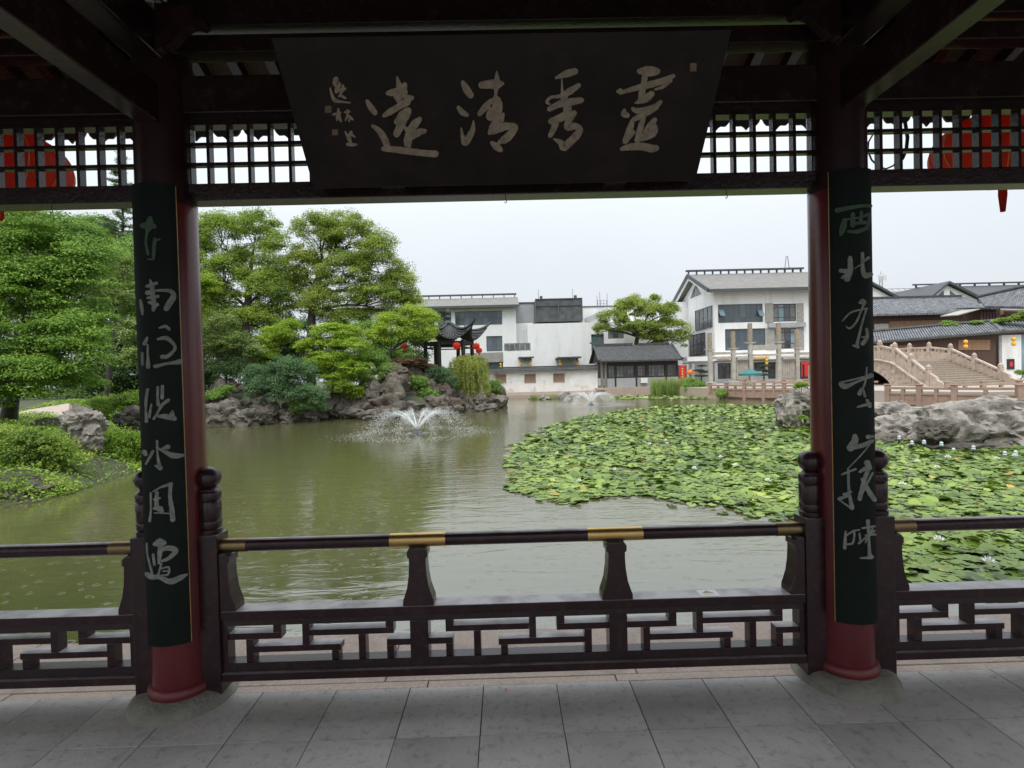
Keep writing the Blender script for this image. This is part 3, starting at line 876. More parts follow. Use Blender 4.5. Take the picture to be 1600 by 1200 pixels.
# couplet boards hugging the two columns
BR_ = 0.162
def couplet(cx, f0, f1, z0, z1, label, edge_side):
    root = thing('couplet_board', (cx, CY - BR_, z0), label, 'couplet board')
    pts = []
    n = 18
    for i in range(n + 1):
        t = f0 + (f1 - f0) * i / n
        pts.append((cx + BR_ * math.sin(t), CY - BR_ * math.cos(t)))
    for i in range(n, -1, -1):
        t = f0 + (f1 - f0) * i / n
        pts.append((cx + (BR_ - .02) * math.sin(t), CY - (BR_ - .02) * math.cos(t)))
    MB().prism([(x, y, z0) for x, y in pts][::-1], (0, 0, z1 - z0)).build('board', M['board_green'], root, smooth=True)
    t = f1 if edge_side > 0 else f0
    e = MB()
    t2 = t - 0.012 * edge_side
    e.obox((cx + (BR_ + .0005) * math.sin(t2), CY - (BR_ + .0005) * math.cos(t2), z0), (cx + (BR_ + .0005) * math.sin(t2), CY - (BR_ + .0005) * math.cos(t2), z1 - .002), .003, .003, up=(0, 1, 0))
    e.build('edge_line', M['gold_edge'], root)
    def surf(px, py):
        d = ray(px, py)
        ox, oy = EYE.x - cx, EYE.y - CY
        A = d.x ** 2 + d.y ** 2; B = ox * d.x + oy * d.y; C_ = ox * ox + oy * oy - BR_ ** 2
        D = B * B - A * C_
        D = max(D, 0)
        tt = (-B - math.sqrt(D)) / A
        p = EYE + d * tt
        nm = Vector((p.x - cx, p.y - CY, 0)).normalized()
        return p, nm
    return root, surf
DR = math.radians
left_b, ls = couplet(CXS[1], DR(-29), DR(46), 0.335, 2.56, 'dark green couplet board with grey brush characters on the column left of the bay', 1)
right_b, rs = couplet(CXS[2], DR(-46), DR(29), 0.335, 2.56, 'dark green couplet board with grey brush characters on the column right of the bay', -1)
C1 = [
 ('g', (210, 330), 8, [[(100,185,60),(180,180,90),(250,190,60)], [(200,90,60),(190,180,90),(160,280,35),(150,400,35),(175,540,35)], [(260,350,40),(250,450,45),(240,600,35)], [(260,375,30),(320,350,20)], [(175,600,15),(230,605,20)]]),
 ('i', (210, 330), 8, [[(200,860,20),(220,930,50),(230,1010,60),(240,1100,60),(250,1180,60),(240,1240,40)], [(160,940,40),(280,900,40)], [(165,1020,60),(240,1020,50)], [(170,1085,30),(300,1065,40)], [(190,1140,40),(290,1170,50)], [(260,995,25),(360,990,35),(450,1000,50),(490,1060,70),(440,1150,80),(400,1220,70)], [(85,1110,25),(100,1200,40),(110,1290,25)]]),
 ('i', (210, 480), 6, [[(235,195,15),(290,180,30),(325,205,30)], [(220,300,20),(300,290,40),(370,350,30),(375,400,30),(310,460,35),(260,465,40)], [(195,555,35),(300,530,25),(370,520,35),(430,510,50)], [(125,285,20),(100,345,35)], [(130,350,15),(130,450,20),(135,560,40)], [(80,430,25),(82,540,20)]]),
 ('i', (210, 480), 6, [[(222,750,25),(220,850,25),(228,915,35)], [(265,740,30),(262,850,35)], [(320,870,35),(260,920,30),(215,1000,20),(185,1045,25)], [(225,1020,25),(300,1025,50),(380,1045,40)], [(360,970,15),(350,1020,70)], [(130,770,25),(115,870,25),(115,960,20),(120,1070,30)], [(165,910,15),(145,1030,25)]]),
 ('i', (210, 680), 5, [[(180,45,20),(183,150,15),(200,250,35)], [(165,235,10),(205,255,40)], [(175,95,15),(240,130,25),(310,160,45),(390,155,20)], [(265,90,40),(220,105,15)], [(150,125,25),(95,225,15)], [(82,130,40),(95,150,30)]]),
 ('i', (210, 680), 5, [[(130,450,15),(132,580,15),(122,670,20)], [(150,440,12),(210,405,15),(290,380,30)], [(285,380,30),(280,480,30),(295,590,40),(300,660,40)], [(180,445,25),(178,550,35),(215,590,40)], [(160,500,20),(200,490,20)], [(160,570,25),(215,565,25)], [(160,605,8),(280,610,10)]]),
 ('i', (210, 680), 5, [[(160,850,30),(200,840,70),(235,840,40)], [(210,850,40),(200,930,35),(195,1000,20)], [(150,930,20),(160,1010,20)], [(190,910,15),(260,880,40),(325,900,40),(270,960,30),(220,980,20)], [(215,1000,15),(190,1090,15)], [(210,1040,12),(270,1030,15),(265,1085,15),(215,1090,12)], [(225,1060,10),(265,1058,10)], [(102,840,10),(110,940,12),(145,1080,15)], [(105,1080,35),(140,1105,40),(200,1105,35),(280,1140,45),(360,1110,40),(410,1085,15)]]),
]
C2 = [
 ('g', (1290, 310), 5, [[(85,95,35),(180,75,30),(280,60,25),(350,60,25)], [(150,170,35),(135,230,50),(120,280,30)], [(210,125,35),(210,210,40)], [(275,110,25),(270,180,30)], [(160,165,15),(260,150,15),(340,125,25)], [(340,130,25),(325,210,30)], [(175,260,20),(250,260,30),(320,230,30)], [(200,200,20),(310,190,25)]]),
 ('i', (1290, 310), 5, [[(190,465,35),(190,560,45),(165,630,50)], [(115,565,30),(170,570,35)], [(130,620,25),(160,600,30)], [(285,430,25),(285,520,25),(300,600,40),(350,595,35)], [(330,465,25),(295,490,20)], [(220,550,8),(270,520,8)]]),
 ('i', (1290, 310), 5, [[(285,805,40)], [(265,815,25),(300,810,30),(285,850,15)], [(130,960,10),(200,890,15),(320,860,15)], [(285,850,15),(240,960,15),(190,1015,15),(160,1000,8)], [(315,860,15),(280,980,15),(240,1150,25)], [(315,1020,20),(320,1080,25),(285,1135,35)], [(215,1150,15),(250,1160,25)], [(280,1085,12),(320,1075,12)]]),
 ('i', (1290, 550), 3.53, [[(85,175,30),(110,190,30),(170,165,12),(255,130,20)], [(95,165,10),(200,140,10),(250,120,10)], [(225,85,8),(215,170,10),(190,220,12)], [(185,230,25),(200,200,12),(215,245,12)], [(175,303,10),(240,285,20)], [(225,265,15),(240,300,20)]]),
 ('i', (1290, 550), 3.53, [[(160,465,30),(160,490,40),(135,530,40)], [(130,530,25),(200,515,25),(255,490,20)], [(230,468,25),(260,465,10)], [(250,495,6),(200,560,6),(120,645,6)]]),
 ('i', (1290, 550), 3.53, [[(90,675,10),(165,645,12)], [(125,650,15),(128,760,15),(145,860,25)], [(75,810,20),(130,790,12)], [(100,785,15),(140,770,12)], [(75,815,8),(145,865,10)], [(225,610,35),(240,640,25)], [(185,660,15),(230,640,25),(205,720,20),(185,810,25)], [(255,665,10),(195,780,15)], [(200,700,20),(230,760,25),(265,815,25)]]),
 ('i', (1290, 550), 3.53, [[(110,990,12),(105,1080,20)], [(115,1010,10),(155,990,10),(150,1050,12),(120,1060,10)], [(150,985,8),(185,980,8)], [(185,1000,10),(190,1050,10)], [(180,1055,10),(265,985,12)], [(230,930,20),(235,1030,12),(240,1130,20)], [(200,970,10),(265,960,12)], [(215,1010,8),(270,1005,10)], [(190,1135,8),(250,1130,20),(235,1120,15)], [(255,965,10),(215,1050,8)]]),
]
for kd, off, sc_, st in C1:
    letters('character', st, off, sc_, ls, M['green_ink'] if kd == 'g' else M['grey_ink'], left_b, 0.003)
for kd, off, sc_, st in C2:
    letters('character', st, off, sc_, rs, M['green_ink'] if kd == 'g' else M['grey_ink'], right_b, 0.003)

# ------------------------------------------------------------------ red lanterns under the eave, cable loop, sticker, cigarette end
m, nt, N, L = _nt('red_lantern_cloth')
out = N.new("ShaderNodeOutputMaterial"); b = N.new("ShaderNodeBsdfPrincipled"); t = N.new("ShaderNodeBsdfTranslucent"); mx = N.new("ShaderNodeMixShader")
b.inputs['Base Color'].default_value = (0.58, 0.075, 0.045, 1); b.inputs['Roughness'].default_value = 0.6
t.inputs['Color'].default_value = (0.85, 0.14, 0.085, 1); mx.inputs[0].default_value = 0.7
L.new(b.outputs[0], mx.inputs[1]); L.new(t.outputs[0], mx.inputs[2]); L.new(mx.outputs[0], out.inputs[0])
M['lantern'] = m
def big_lantern(px, py, Y, rad, hh, label, tassel):
    c = P(px, py, Y)
    root = thing('lantern', c, label, 'lantern', 'red lanterns hanging under the pavilion eave')
    prof = [(max(0.06, rad * (math.cos(t) ** 0.75)), hh * math.sin(t)) for t in np.linspace(-1.5, 1.5, 22)]
    nseg = 28
    sh = MB()
    for r, z in prof:
        for k in range(nseg * 2):
            t = math.pi * k / nseg
            rr_ = r * (1.0 if k % 2 == 0 else 0.975)
            sh.v.append((c.x + rr_ * math.cos(t), c.y + rr_ * math.sin(t), c.z + z))
    n2_ = nseg * 2
    for i in range(len(prof) - 1):
        for k in range(n2_):
            sh.f.append((i * n2_ + k, i * n2_ + (k + 1) % n2_, (i + 1) * n2_ + (k + 1) % n2_, (i + 1) * n2_ + k))
    sh.build('shade', M['lantern'], root, smooth='all')
    for k in range(0, nseg, 2):
        t = 2 * math.pi * k / nseg
        MB().tube([(c.x + (r + .002) * math.cos(t), c.y + (r + .002) * math.sin(t), c.z + z) for r, z in prof[1:-1]], 0.0022, 5).build('rib', M['gold_paint'], root)
    for s in (1, -1):
        MB().lathe([(0.10, s * hh * .98 - .02), (0.10, s * hh * .98 + .02)], c, 20).build('band', M['gold_paint'], root)
    MB().tube([(c.x, c.y, c.z + hh), (c.x, c.y, 3.45)], 0.004, 5).build('cord', M['black_plastic'], root)
    if tassel:
        ts = MB()
        for k in range(26):
            a = 2 * math.pi * k / 26
            ts.tube([(c.x + 0.02 * math.cos(a), c.y + .02 * math.sin(a), c.z - hh), (c.x + 0.022 * math.cos(a), c.y + .022 * math.sin(a), c.z - hh - 0.08), (c.x + 0.012 * math.cos(a), c.y + .012 * math.sin(a), c.z - hh - tassel)], 0.0025, 4)
        tag(ts.build('tassel', M['lantern'], root), kind='stuff')
big_lantern(-4, 262, 3.45, 0.39, 0.24, 'round red cloth lantern with gold ribs behind the lattice, left end of eave', 0.10)
big_lantern(1566, 232, 3.45, 0.39, 0.225, 'red cloth lantern with dangling tassel behind the lattice, right end of eave', 0.19)
cb = []
for px, py in ((1414, 190), (1418, 215), (1416, 235), (1410, 248), (1398, 258), (1384, 264), (1372, 260), (1362, 250), (1356, 236), (1357, 222), (1364, 210), (1372, 198)):
    cb.append(P(px, py, 3.2))
tag(MB().tube([p for p in cb[:5]], 0.010, 8).tube(cb[4:], 0.005, 8).build('cable', M['black_plastic'], smooth=True), 'black power cable hanging in a loop behind the lattice beside the right column', 'cable')
c0 = P(1107, 925, 2.69)
st = thing('warning_sticker', (c0.x, 2.69, 0.4475), 'white sticker with a warning triangle on the bench board', 'sticker')
MB().prism([(c0.x - .052, 2.652, 0.4474), (c0.x + .046, 2.652, 0.4474), (c0.x + .046, 2.728, 0.4474), (c0.x - .052, 2.728, 0.4474)], (0, 0, 0.0008)).build('sheet', M['white_metal'], st)
MB().prism([(c0.x - .032, 2.688, 0.4483), (c0.x + .026, 2.688, 0.4483), (c0.x - .003, 2.721, 0.4483)], (0, 0, 0.0004)).build('triangle', M['brass_dull'], st)
tx = MB()
for k in range(4):
    a = c0.x - .028 + k * .014
    tx.box(a, a + .009, 2.666, 2.668, .4483, .4487); tx.box(a, a + .009, 2.676, 2.678, .4483, .4487); tx.box(a + .0035, a + .0055, 2.668, 2.676, .4483, .4487)
tx.build('lettering', M['grey_metal'], st)
cg = G(791, 1077, 0.004)
cig = thing('cigarette_end', cg, 'small orange cigarette end lying on the grey floor tiles', 'cigarette end')
MB().tube([(cg.x, cg.y - .012, .005), (cg.x - .003, cg.y + .006, .005)], 0.004, 8).build('filter', M['orange_cloth'], cig)
MB().tube([(cg.x - .003, cg.y + .0062, .005), (cg.x - .005, cg.y + .014, .005)], 0.004, 8).build('paper', M['white_metal'], cig)

# ------------------------------------------------------------------ far buildings
def facade(name, parent, m, x0, x1, z0, z1, y, holes, rev=0.22, depth=None):
    """front wall facing the pond with real openings (x0,x1,z0,z1) and their reveals"""
    mb = MB()
    xs = sorted(set([x0, x1] + [h[0] for h in holes] + [h[1] for h in holes]))
    zs = sorted(set([z0, z1] + [h[2] for h in holes] + [h[3] for h in holes]))
    xs = [v for v in xs if x0 <= v <= x1]; zs = [v for v in zs if z0 <= v <= z1]
    for i in range(len(xs) - 1):
        for j in range(len(zs) - 1):
            cx, cz = (xs[i] + xs[i+1]) / 2, (zs[j] + zs[j+1]) / 2
            if any(h[0] < cx < h[1] and h[2] < cz < h[3] for h in holes):
                continue
            mb.poly([(xs[i], y, zs[j]), (xs[i+1], y, zs[j]), (xs[i+1], y, zs[j+1]), (xs[i], y, zs[j+1])])
    for a, b, c, d in holes:
        mb.poly([(a, y, c), (b, y, c), (b, y + rev, c), (a, y + rev, c)])
        mb.poly([(a, y, d), (a, y + rev, d), (b, y + rev, d), (b, y, d)])
        mb.poly([(a, y, c), (a, y + rev, c), (a, y + rev, d), (a, y, d)])
        mb.poly([(b, y, c), (b, y, d), (b, y + rev, d), (b, y + rev, c)])
    if depth:
        yb = y + depth
        mb.poly([(x0, yb, z0), (x0, yb, z1), (x1, yb, z1), (x1, yb, z0)])
        mb.poly([(x0, y, z0), (x0, y, z1), (x0, yb, z1), (x0, yb, z0)])
        mb.poly([(x1, y, z0), (x1, yb, z0), (x1, yb, z1), (x1, y, z1)])
        mb.poly([(x0, y, z1), (x1, y, z1), (x1, yb, z1), (x0, yb, z1)])
    return mb.build(name, m, parent)

def window(parent, hole, y, nx, rows, fm, gm, bar=0.05, rev=0.22, open_=()):
    """frame with mullions; each light is a pane of its own. rows: fractions of the height"""
    a, b, c, d = hole
    yf = y + rev - 0.08
    fr = MB()
    w = bar
    fr.box(a, b, yf, yf + .06, c, c + w); fr.box(a, b, yf, yf + .06, d - w, d)
    fr.box(a, a + w, yf + .001, yf + .059, c + w, d - w); fr.box(b - w, b, yf + .001, yf + .059, c + w, d - w)
    xs = [a + (b - a) * i / nx for i in range(nx + 1)]
    zs = [c] + [c + (d - c) * r for r in rows] + [d]
    for x in xs[1:-1]:
        fr.box(x - w * .4, x + w * .4, yf + .004, yf + .056, c + w, d - w)
    for z in zs[1:-1]:
        fr.box(a + w, b - w, yf + .008, yf + .052, z - w * .4, z + w * .4)
    f = fr.build('window', fm, parent)
    for i in range(nx):
        for j in range(len(zs) - 1):
            g = gm[(i * 7 + j * 3) % len(gm)] if isinstance(gm, list) else gm
            MB().box(xs[i] + .012, xs[i+1] - .012, yf + .025, yf + .034, zs[j] + .012, zs[j+1] - .012).build('pane', g, f)
    return f

def gable_roof(parent, name, m, x0, x1, ye, yr, ze, zr, over=0.25, th=0.16, rows=0, rm=None, rw=0.05):
    """front slope from eave (ye,ze) to ridge (yr,zr) and the back slope, ridge along x"""
    mb = MB()
    yb = 2 * yr - ye
    mb.prism([(x0, ye, ze), (x0, yr, zr), (x0, yr, zr + th), (x0, ye, ze + th)], (x1 - x0, 0, 0))
    mb.prism([(x0, yr + .004, zr), (x0, yb, ze), (x0, yb, ze + th), (x0, yr + .004, zr + th)], (x1 - x0, 0, 0))
    o = mb.build(name, m, parent)
    if rows:
        t = MB()
        n = int((x1 - x0) / rows)
        for k in range(n + 1):
            x = x0 + (x1 - x0) * k / n
            t.tube([(x, ye - .03, ze + th), (x, (ye + yr) / 2, (ze + zr) / 2 + th - .02), (x, yr, zr + th)], rw, 5)
        tag(t.build('tile_rows', rm or m, o), kind='stuff')
    return o

# white building behind the rockery pavilion ------------------------------------------------
Y = 58.0
bA = thing('white_building', (P(720, 580, Y).x, Y, 0.2), 'white building with a long grey tiled eave and blue-grey ribbon windows behind the rockery pavilion', 'building')
X0, X1, z0, z1 = RECT(540, 481, 807, 580, Y)
h = [RECT(684, 486, 705, 508, Y), RECT(711, 486, 784.5, 508, Y), RECT(760, 525, 785, 549, Y), RECT(754, 566, 786, 577, Y), RECT(640, 486, 678, 508, Y)]
facade('wall', bA, M['plaster'], X0, X1, 0.2, z1, Y, h, depth=9)
window(bA, h[0], Y, 3, [.55], M['metal_frame'], [M['glass_mid'], M['glass'], M['glass_mid']], .06)
window(bA, h[4], Y, 5, [.55], M['metal_frame'], [M['glass_mid'], M['glass'], M['glass_mid']], .06)
window(bA, h[1], Y, 10, [.55], M['metal_frame'], [M['glass'], M['glass'], M['glass_mid'], M['glass']], .06)
window(bA, h[2], Y, 3, [.36, .72], M['metal_frame'], [M['glass_mid'], M['glass'], M['glass_mid']], .06)
window(bA, h[3], Y, 2, [], M['metal_frame'], M['glass'], .06)
a = RECT(728, 551, 786.5, 566, Y)
MB().box(a[0], a[1], Y - .06, Y - .003, a[2], a[3]).build('brick_band', M['grey_brick'], bA)
a = RECT(540, 463, 807, 482, Y)
r_ = gable_roof(bA, 'roof', M['modern_roof'], X0 - .3, X1 + .35, Y - .7, Y + 3.5, z1 - .1, P(740, 468, Y + 3.5).z)
rz = P(740, 468, Y + 3.5).z
MB().box(X0 - .3, X1 + .2, Y + 3.4, Y + 3.7, rz + .45, rz + .62).build('ridge_cap', M['roof_trim'], bA)
for k in range(16):
    x = X0 + (X1 - X0) * k / 15
    MB().box(x - .05, x + .05, Y + 3.45, Y + 3.65, rz + .15, rz + .4495).build('ridge_post', M['roof_trim'], bA)
MB().box(X0 - .3, X1 + .4, Y - .82, Y - .703, z1 - .2, z1 + .05).build('gutter', M['roof_trim'], bA)

# white blank-walled building beside it -----------------------------------------------------
Y = 59.0
bB = thing('white_building', (P(880, 580, Y).x, Y, 0.2), 'white blank-walled building topped with a dark louvred plant box, behind the long boundary wall', 'building')
X0, X1, z0, z1 = RECT(824.5, 503, 1075, 580, Y)
h = [RECT(924, 522, 944, 554, Y), RECT(950, 512, 975, 529, Y)]
facade('wall', bB, M['plaster'], X0, X1, 0.2, z1, Y, h, depth=12)
window(bB, h[0], Y, 3, [.3, .75], M['metal_frame'], [M['glass_teal'], M['glass_teal'], M['glass']], .07)
window(bB, h[1], Y, 3, [], M['metal_frame'], [M['glass_dim'], M['glass']], .07)
a = RECT(809, 505, 826, 580, Y + .8)
facade('side_wall', bB, M['plaster'], a[0] - .5, a[1] + .5, 0.2, a[3], Y + .8, [], depth=3)
a = RECT(809, 474, 838, 505, Y + 4)
facade('set_back_wall', bB, M['plaster_grey'], a[0] - 1, a[1], a[2] - 2, a[3], Y + 4, [], depth=5)
MB().box(a[0] - 1.1, a[1] + .1, Y + 3.9, Y + 9.1, a[3] + .002, a[3] + .14).build('coping', M['roof_trim'], bB)
a = RECT(837, 466, 909.5, 502.5, Y + .6)
MB().box(a[0], a[1], Y + .6, Y + 5.5, a[2], a[3]).build('plant_box', M['dark_panel'], bB)
xa, xb_ = a[0], a[1]
for zq in (a[3] - .06, P(870, 477.5, Y + .6).z, a[2] + .06):
    MB().box(xa - .03, xb_ + .03, Y + .52, Y + .598, zq - .05, zq + .05).build('box_rail', M['roof_trim'], bB)
for xq in (xa, P(872.5, 484, Y + .6).x, xb_):
    MB().box(xq - .05, xq + .05, Y + .515, Y + .593, a[2], a[3]).build('box_post', M['metal_frame'], bB)
for px in (845.5, 899):
    p = P(px, 466, Y + 1)
    MB().box(p.x - .15, p.x + .15, Y + .9, Y + 1.2, a[3] + .03, a[3] + .35).build('floodlight', M['roof_trim'], bB)
    MB().tube([(p.x - .3, Y + 1, a[3]), (p.x - .3, Y + 1, a[3] + 1.1)], .03, 5).build('aerial', M['grey_metal'], bB)
a = RECT(910, 479, 1000, 503, Y + 4)
facade('rear_wall', bB, M['plaster'], a[0], a[1], a[2], a[3], Y + 4, [], depth=5)
MB().box(a[0], a[1], Y + 3.9, Y + 4.1, a[3] + .002, a[3] + .12).build('coping', M['roof_trim'], bB)
p0, p1 = P(915, 497, Y + 3.6), P(946, 483, Y + 3.6)
MB().prism([p0, p1, p1 - Vector((0, 0, .7)), p0 - Vector((0, 0, .45))], (0, .35, 0)).build('sloping_parapet', M['plaster_grey'], bB)
for px, t in ((933, 462), (937.5, 456), (949, 459)):
    p = P(px, 480, Y + 5)
    q = P(px, t, Y + 5)
    MB().tube([(p.x, Y + 5, p.z), (p.x, Y + 5, q.z)], .035, 5).build('aerial', M['grey_metal'], bB)
lat = MB()
a = RECT(934, 469, 948, 480, Y + 5)
for k in range(4):
    x = a[0] + (a[1] - a[0]) * k / 3
    lat.tube([(x, Y + 5, a[2]), (x, Y + 5, a[3])], .03, 4)
for k in range(3):
    z = a[2] + (a[3] - a[2]) * k / 2
    lat.tube([(a[0], Y + 5.05, z), (a[1], Y + 5.05, z)], .03, 4)
lat.build('aerial_frame', M['grey_metal'], bB)
# low white block with a roof terrace
a = RECT(786.5, 548.5, 829, 580, Y - 2)
facade('terrace_block', bB, M['plaster'], a[0], a[1], 0.2, a[3], Y - 2, [], depth=1.9)
rl_ = MB()
b0 = RECT(788, 537, 828.5, 548.5, Y - 1.9)
for k in range(6):
    x = b0[0] + (b0[1] - b0[0]) * k / 5
    rl_.box(x - .03, x + .03, Y - 1.95, Y - 1.89, b0[2], b0[3])
rl_.box(b0[0], b0[1], Y - 1.96, Y - 1.88, b0[3], b0[3] + .06)
rl_.build('terrace_rail', M['metal_frame'], bB)
for k in range(5):
    x = b0[0] + (b0[1] - b0[0]) * k / 5
    MB().box(x + .05, x + (b0[1] - b0[0]) / 5 - .05, Y - 1.93, Y - 1.91, b0[2] + .05, b0[3] - .02).build('glass_panel', M['glass_dim'], bB)
b0 = RECT(792, 540, 804, 548.5, Y - 1)
MB().box(b0[0], b0[1], Y - 1.2, Y - .6, b0[2], b0[3]).build('air_conditioner', M['plaster_grey'], bB)
lamp = []
def yellow_lanterns(px, py0, py1, Y, n=2, label='stack of small yellow lanterns on the white wall'):
    root = None
    hgt = (py1 - py0) / n
    c = P(px, py1, Y)
    root = thing('yellow_lantern', c, label, 'lantern', 'yellow lanterns hanging on the far walls')
    for k in range(n):
        zc = P(px, py0 + hgt * (k + .5), Y).z
        hh = hgt * Y / FPX * .44
        rr_ = hh * .95
        MB().lathe([(max(.03, rr_ * math.cos(t) ** .7), hh * math.sin(t)) for t in np.linspace(-1.45, 1.45, 8)], (c.x, Y, zc), 12).build('shade', M['yellow_cloth'], root, smooth=True)
    zt = P(px, py0, Y).z
    MB().tube([(c.x, Y, c.z), (c.x, Y, zt + .25)], .015, 4).build('cord', M['black_plastic'], root)
for x0, x1 in ((810, 834), (871, 907.5)):
    a = RECT(x0, 557.5, x1, 560.5, Y - 2.5)
    aw = MB()
    aw.box(a[0], a[1], Y - 3.0, Y - .003 if x0 > 830 else Y - 2.003, a[2] + .05, a[3])
    aw.build('awning', M['roof_trim'], bB)
    for k in range(3):
        x = a[0] + (a[1] - a[0]) * (k + .5) / 3
        MB().box(x - .05, x + .05, Y - 2.9, Y - 2.1, a[2] - .25, a[2] + .045).build('awning_bracket', M['roof_trim'], bB)
for px, lb in ((814, 'pair of yellow lanterns under the left awning, beside the white terrace block'), (829, 'pair of yellow lanterns under the left awning, at its right end'), (875.5, 'pair of yellow lanterns under the right awning, at its left end'), (902.5, 'pair of yellow lanterns under the right awning, nearest the teahouse')):
    yellow_lanterns(px, 561.5, 571.5, Y - 2.55, 2, lb)
for px, lb in ((757, 'pair of yellow lanterns left of the dark doorway behind the coping'), (782.5, 'pair of yellow lanterns right of the dark doorway behind the coping')):
    yellow_lanterns(px, 567, 575, 57.3, 2, lb)

# long boundary wall -------------------------------------------------------------------------
Y = 50.0
bw = thing('boundary_wall', (P(850, 612, Y).x, Y, 0), 'long flaking white boundary wall with brown lattice windows and dark tile coping', 'wall')
X0, X1, z0, z1 = RECT(700, 580, 934, 612, Y)
h = [RECT(775, 586, 790, 597.5, Y), RECT(820.5, 585.5, 836, 597, Y), RECT(865.5, 584.5, 881, 596, Y)]
facade('wall', bw, M['plaster_worn'], X0, X1, -.3, z1 - .02, Y, h, rev=.12, depth=.35)
for hh in h:
    a, b_, c, d = hh
    f = MB()
    f.box(a - .08, b_ + .08, Y - .03, Y + .03, d - .002, d + .09).box(a - .08, b_ + .08, Y - .03, Y + .03, c - .09, c + .002)
    f.box(a - .08, a + .002, Y - .028, Y + .028, c, d).box(b_ - .002, b_ + .08, Y - .028, Y + .028, c, d)
    f.box(a, b_, Y + .10, Y + .11, c, d)
    fo = f.build('window', M['stone_red'], bw)
    for k in range(7):
        x = a + (b_ - a) * (k + 1) / 8
        MB().box(x - .022, x + .022, Y + .02, Y + .07, c, d).build('lattice_bar', M['stone_red'], fo)
cp = MB()
zc = z1
cp.prism([(X0, Y - .34, zc), (X0, Y + .17, zc + .30), (X0, Y + .70, zc)], (X1 - X0, 0, 0))
co = cp.build('coping', M['dark_tile'], bw)
tr = MB()
n = 72
for k in range(n):
    x = X0 + (X1 - X0) * (k + .5) / n
    tr.tube([(x, Y - .36, zc + .03), (x, Y + .17, zc + .33)], .065, 5)
tag(tr.build('coping_tiles', M['dark_tile'], co), kind='stuff')
MB().box(X0, X1, Y + .07, Y + .27, zc + .33, zc + .45).build('coping_ridge', M['dark_tile'], bw)
ws = P(860, 618, 49).z
st = MB().box(X0 + 2.5, X1 + .5, Y - .9, Y - .005, -.7, P(860, 611, 49.3).z - .05)
st.box(X0 + 2.5, X1 + .5, Y - 1.5, Y - .905, -.7, P(860, 615.5, 48.8).z)
tag(st.build('wall_steps', M['granite_pink']), kind='structure')

# teahouse ------------------------------------------------------------------------------------
Y = 50.0
th = thing('teahouse', (P(1000, 604, Y).x, Y, .23), 'low dark timber teahouse with black tiled roof on the far shore', 'teahouse')
X0, X1, z0, z1 = RECT(945, 566, 1060, 604, Y)
ze = P(1000, 564, Y - .6).z
zr = P(1000, 541, Y + 2.3).z
Xl, Xr = P(934, 560, Y).x, P(1062, 560, Y).x
gable_roof(th, 'roof', M['dark_tile'], Xl, Xr, Y - .75, Y + 2.3, ze - .05, zr, th=.12, rows=0.24, rw=.06)
MB().box(Xl - .02, P(988, 545, Y + 2.3).x, Y + 2.18, Y + 2.42, zr + .12, zr + .34).build('ridge', M['dark_tile'], th)
MB().box(P(997, 545, Y + 2.3).x, Xr - .3, Y + 2.17, Y + 2.43, zr + .12, zr + .30).build('ridge', M['dark_tile'], th)
for xx, s in ((Xl, -1), (Xr, 1)):
    v = MB()
    v.tube([(xx, Y - .95, ze + .14), (xx, Y - .3, ze + .28), (xx, Y + 2.3, zr + .22)], .09, 6)
    v.tube([(xx, Y + 2.3, zr + .3), (xx - s * -.35, Y + 2.3, zr + .48)], .07, 6)
    v.build('verge', M['dark_tile'], th)
    MB().prism([(xx + .25 * -s, Y - .2, ze), (xx + .25 * -s, Y + 4.8, ze), (xx + .25 * -s, Y + 2.3, zr - .02)], (.1 * -s, 0, 0)).build('gable', M['dark_wood'], th)
zw0, zw1 = P(1000, 605, Y).z, P(1000, 590, Y).z
a = RECT(947, 590, 1060, 605, Y)
MB().box(a[0], a[1], Y, Y + .25, a[2], a[3]).build('lower_wall', M['plaster_grey'], th)
facade('side_wall', th, M['plaster_grey'], a[1] - .2, a[1] + .02, a[2], z1 + .6, Y + .26, [], depth=4.3)
hol = [RECT(950.5, 571, 961.5, 590, Y), RECT(963.5, 571.5, 991, 589, Y), RECT(996.5, 571, 1009, 587.5, Y), RECT(1013.5, 570, 1039, 588, Y), RECT(1043.5, 569.5, 1057, 587, Y)]
wz1 = ze + .02
facade('timber_wall', th, M['dark_wood'], a[0], a[1], a[3] + .002, wz1, Y + .02, hol, rev=.16, depth=4.3)
for k, hh in enumerate(hol):
    window(th, hh, Y + .02, (2, 5, 3, 5, 3)[k], [.3, .72], M['window_wood'], [M['glass_dim'], M['glass_dim'], M['glass']], .05, rev=.16)
for px in (932.5, 941, 946.5):
    p = P(px, 604, Y - (.1 if px > 940 else -.4))
    MB().tube([(p.x, p.y, .0), (p.x, p.y, ze)], .13, 10).build('porch_post', M['plinth'], th, smooth=True)
for px in (994.5, 1041, 961.8):
    x = P(px, 597, Y).x
    MB().box(x - .08, x + .08, Y - .03, Y - .003, zw0, zw1 + 1.9).build('wall_post', M['dark_wood'], th)
MB().box(Xl + .3, Xr - .3, Y - .1, Y - .035, ze - .22, ze - .02).build('eave_beam', M['dark_wood'], th)
ba = RECT(932, 605, 1062, 617, Y - .8)
MB().box(ba[0], ba[1], Y - .9, Y + 5, -.7, P(1000, 605, Y - .8).z + .02).build('base', M['granite_pink'], th)
ac = RECT(1001.5, 590.5, 1012, 598.5, Y - .4)
acr = thing('air_conditioner', ((ac[0] + ac[1]) / 2, Y - .3, ac[2]), 'white air conditioner unit on the grey teahouse wall', 'air conditioner')
MB().box(ac[0], ac[1], Y - .42, Y - .06, ac[2], ac[3]).build('case', M['white_metal'], acr, bevel=.02)
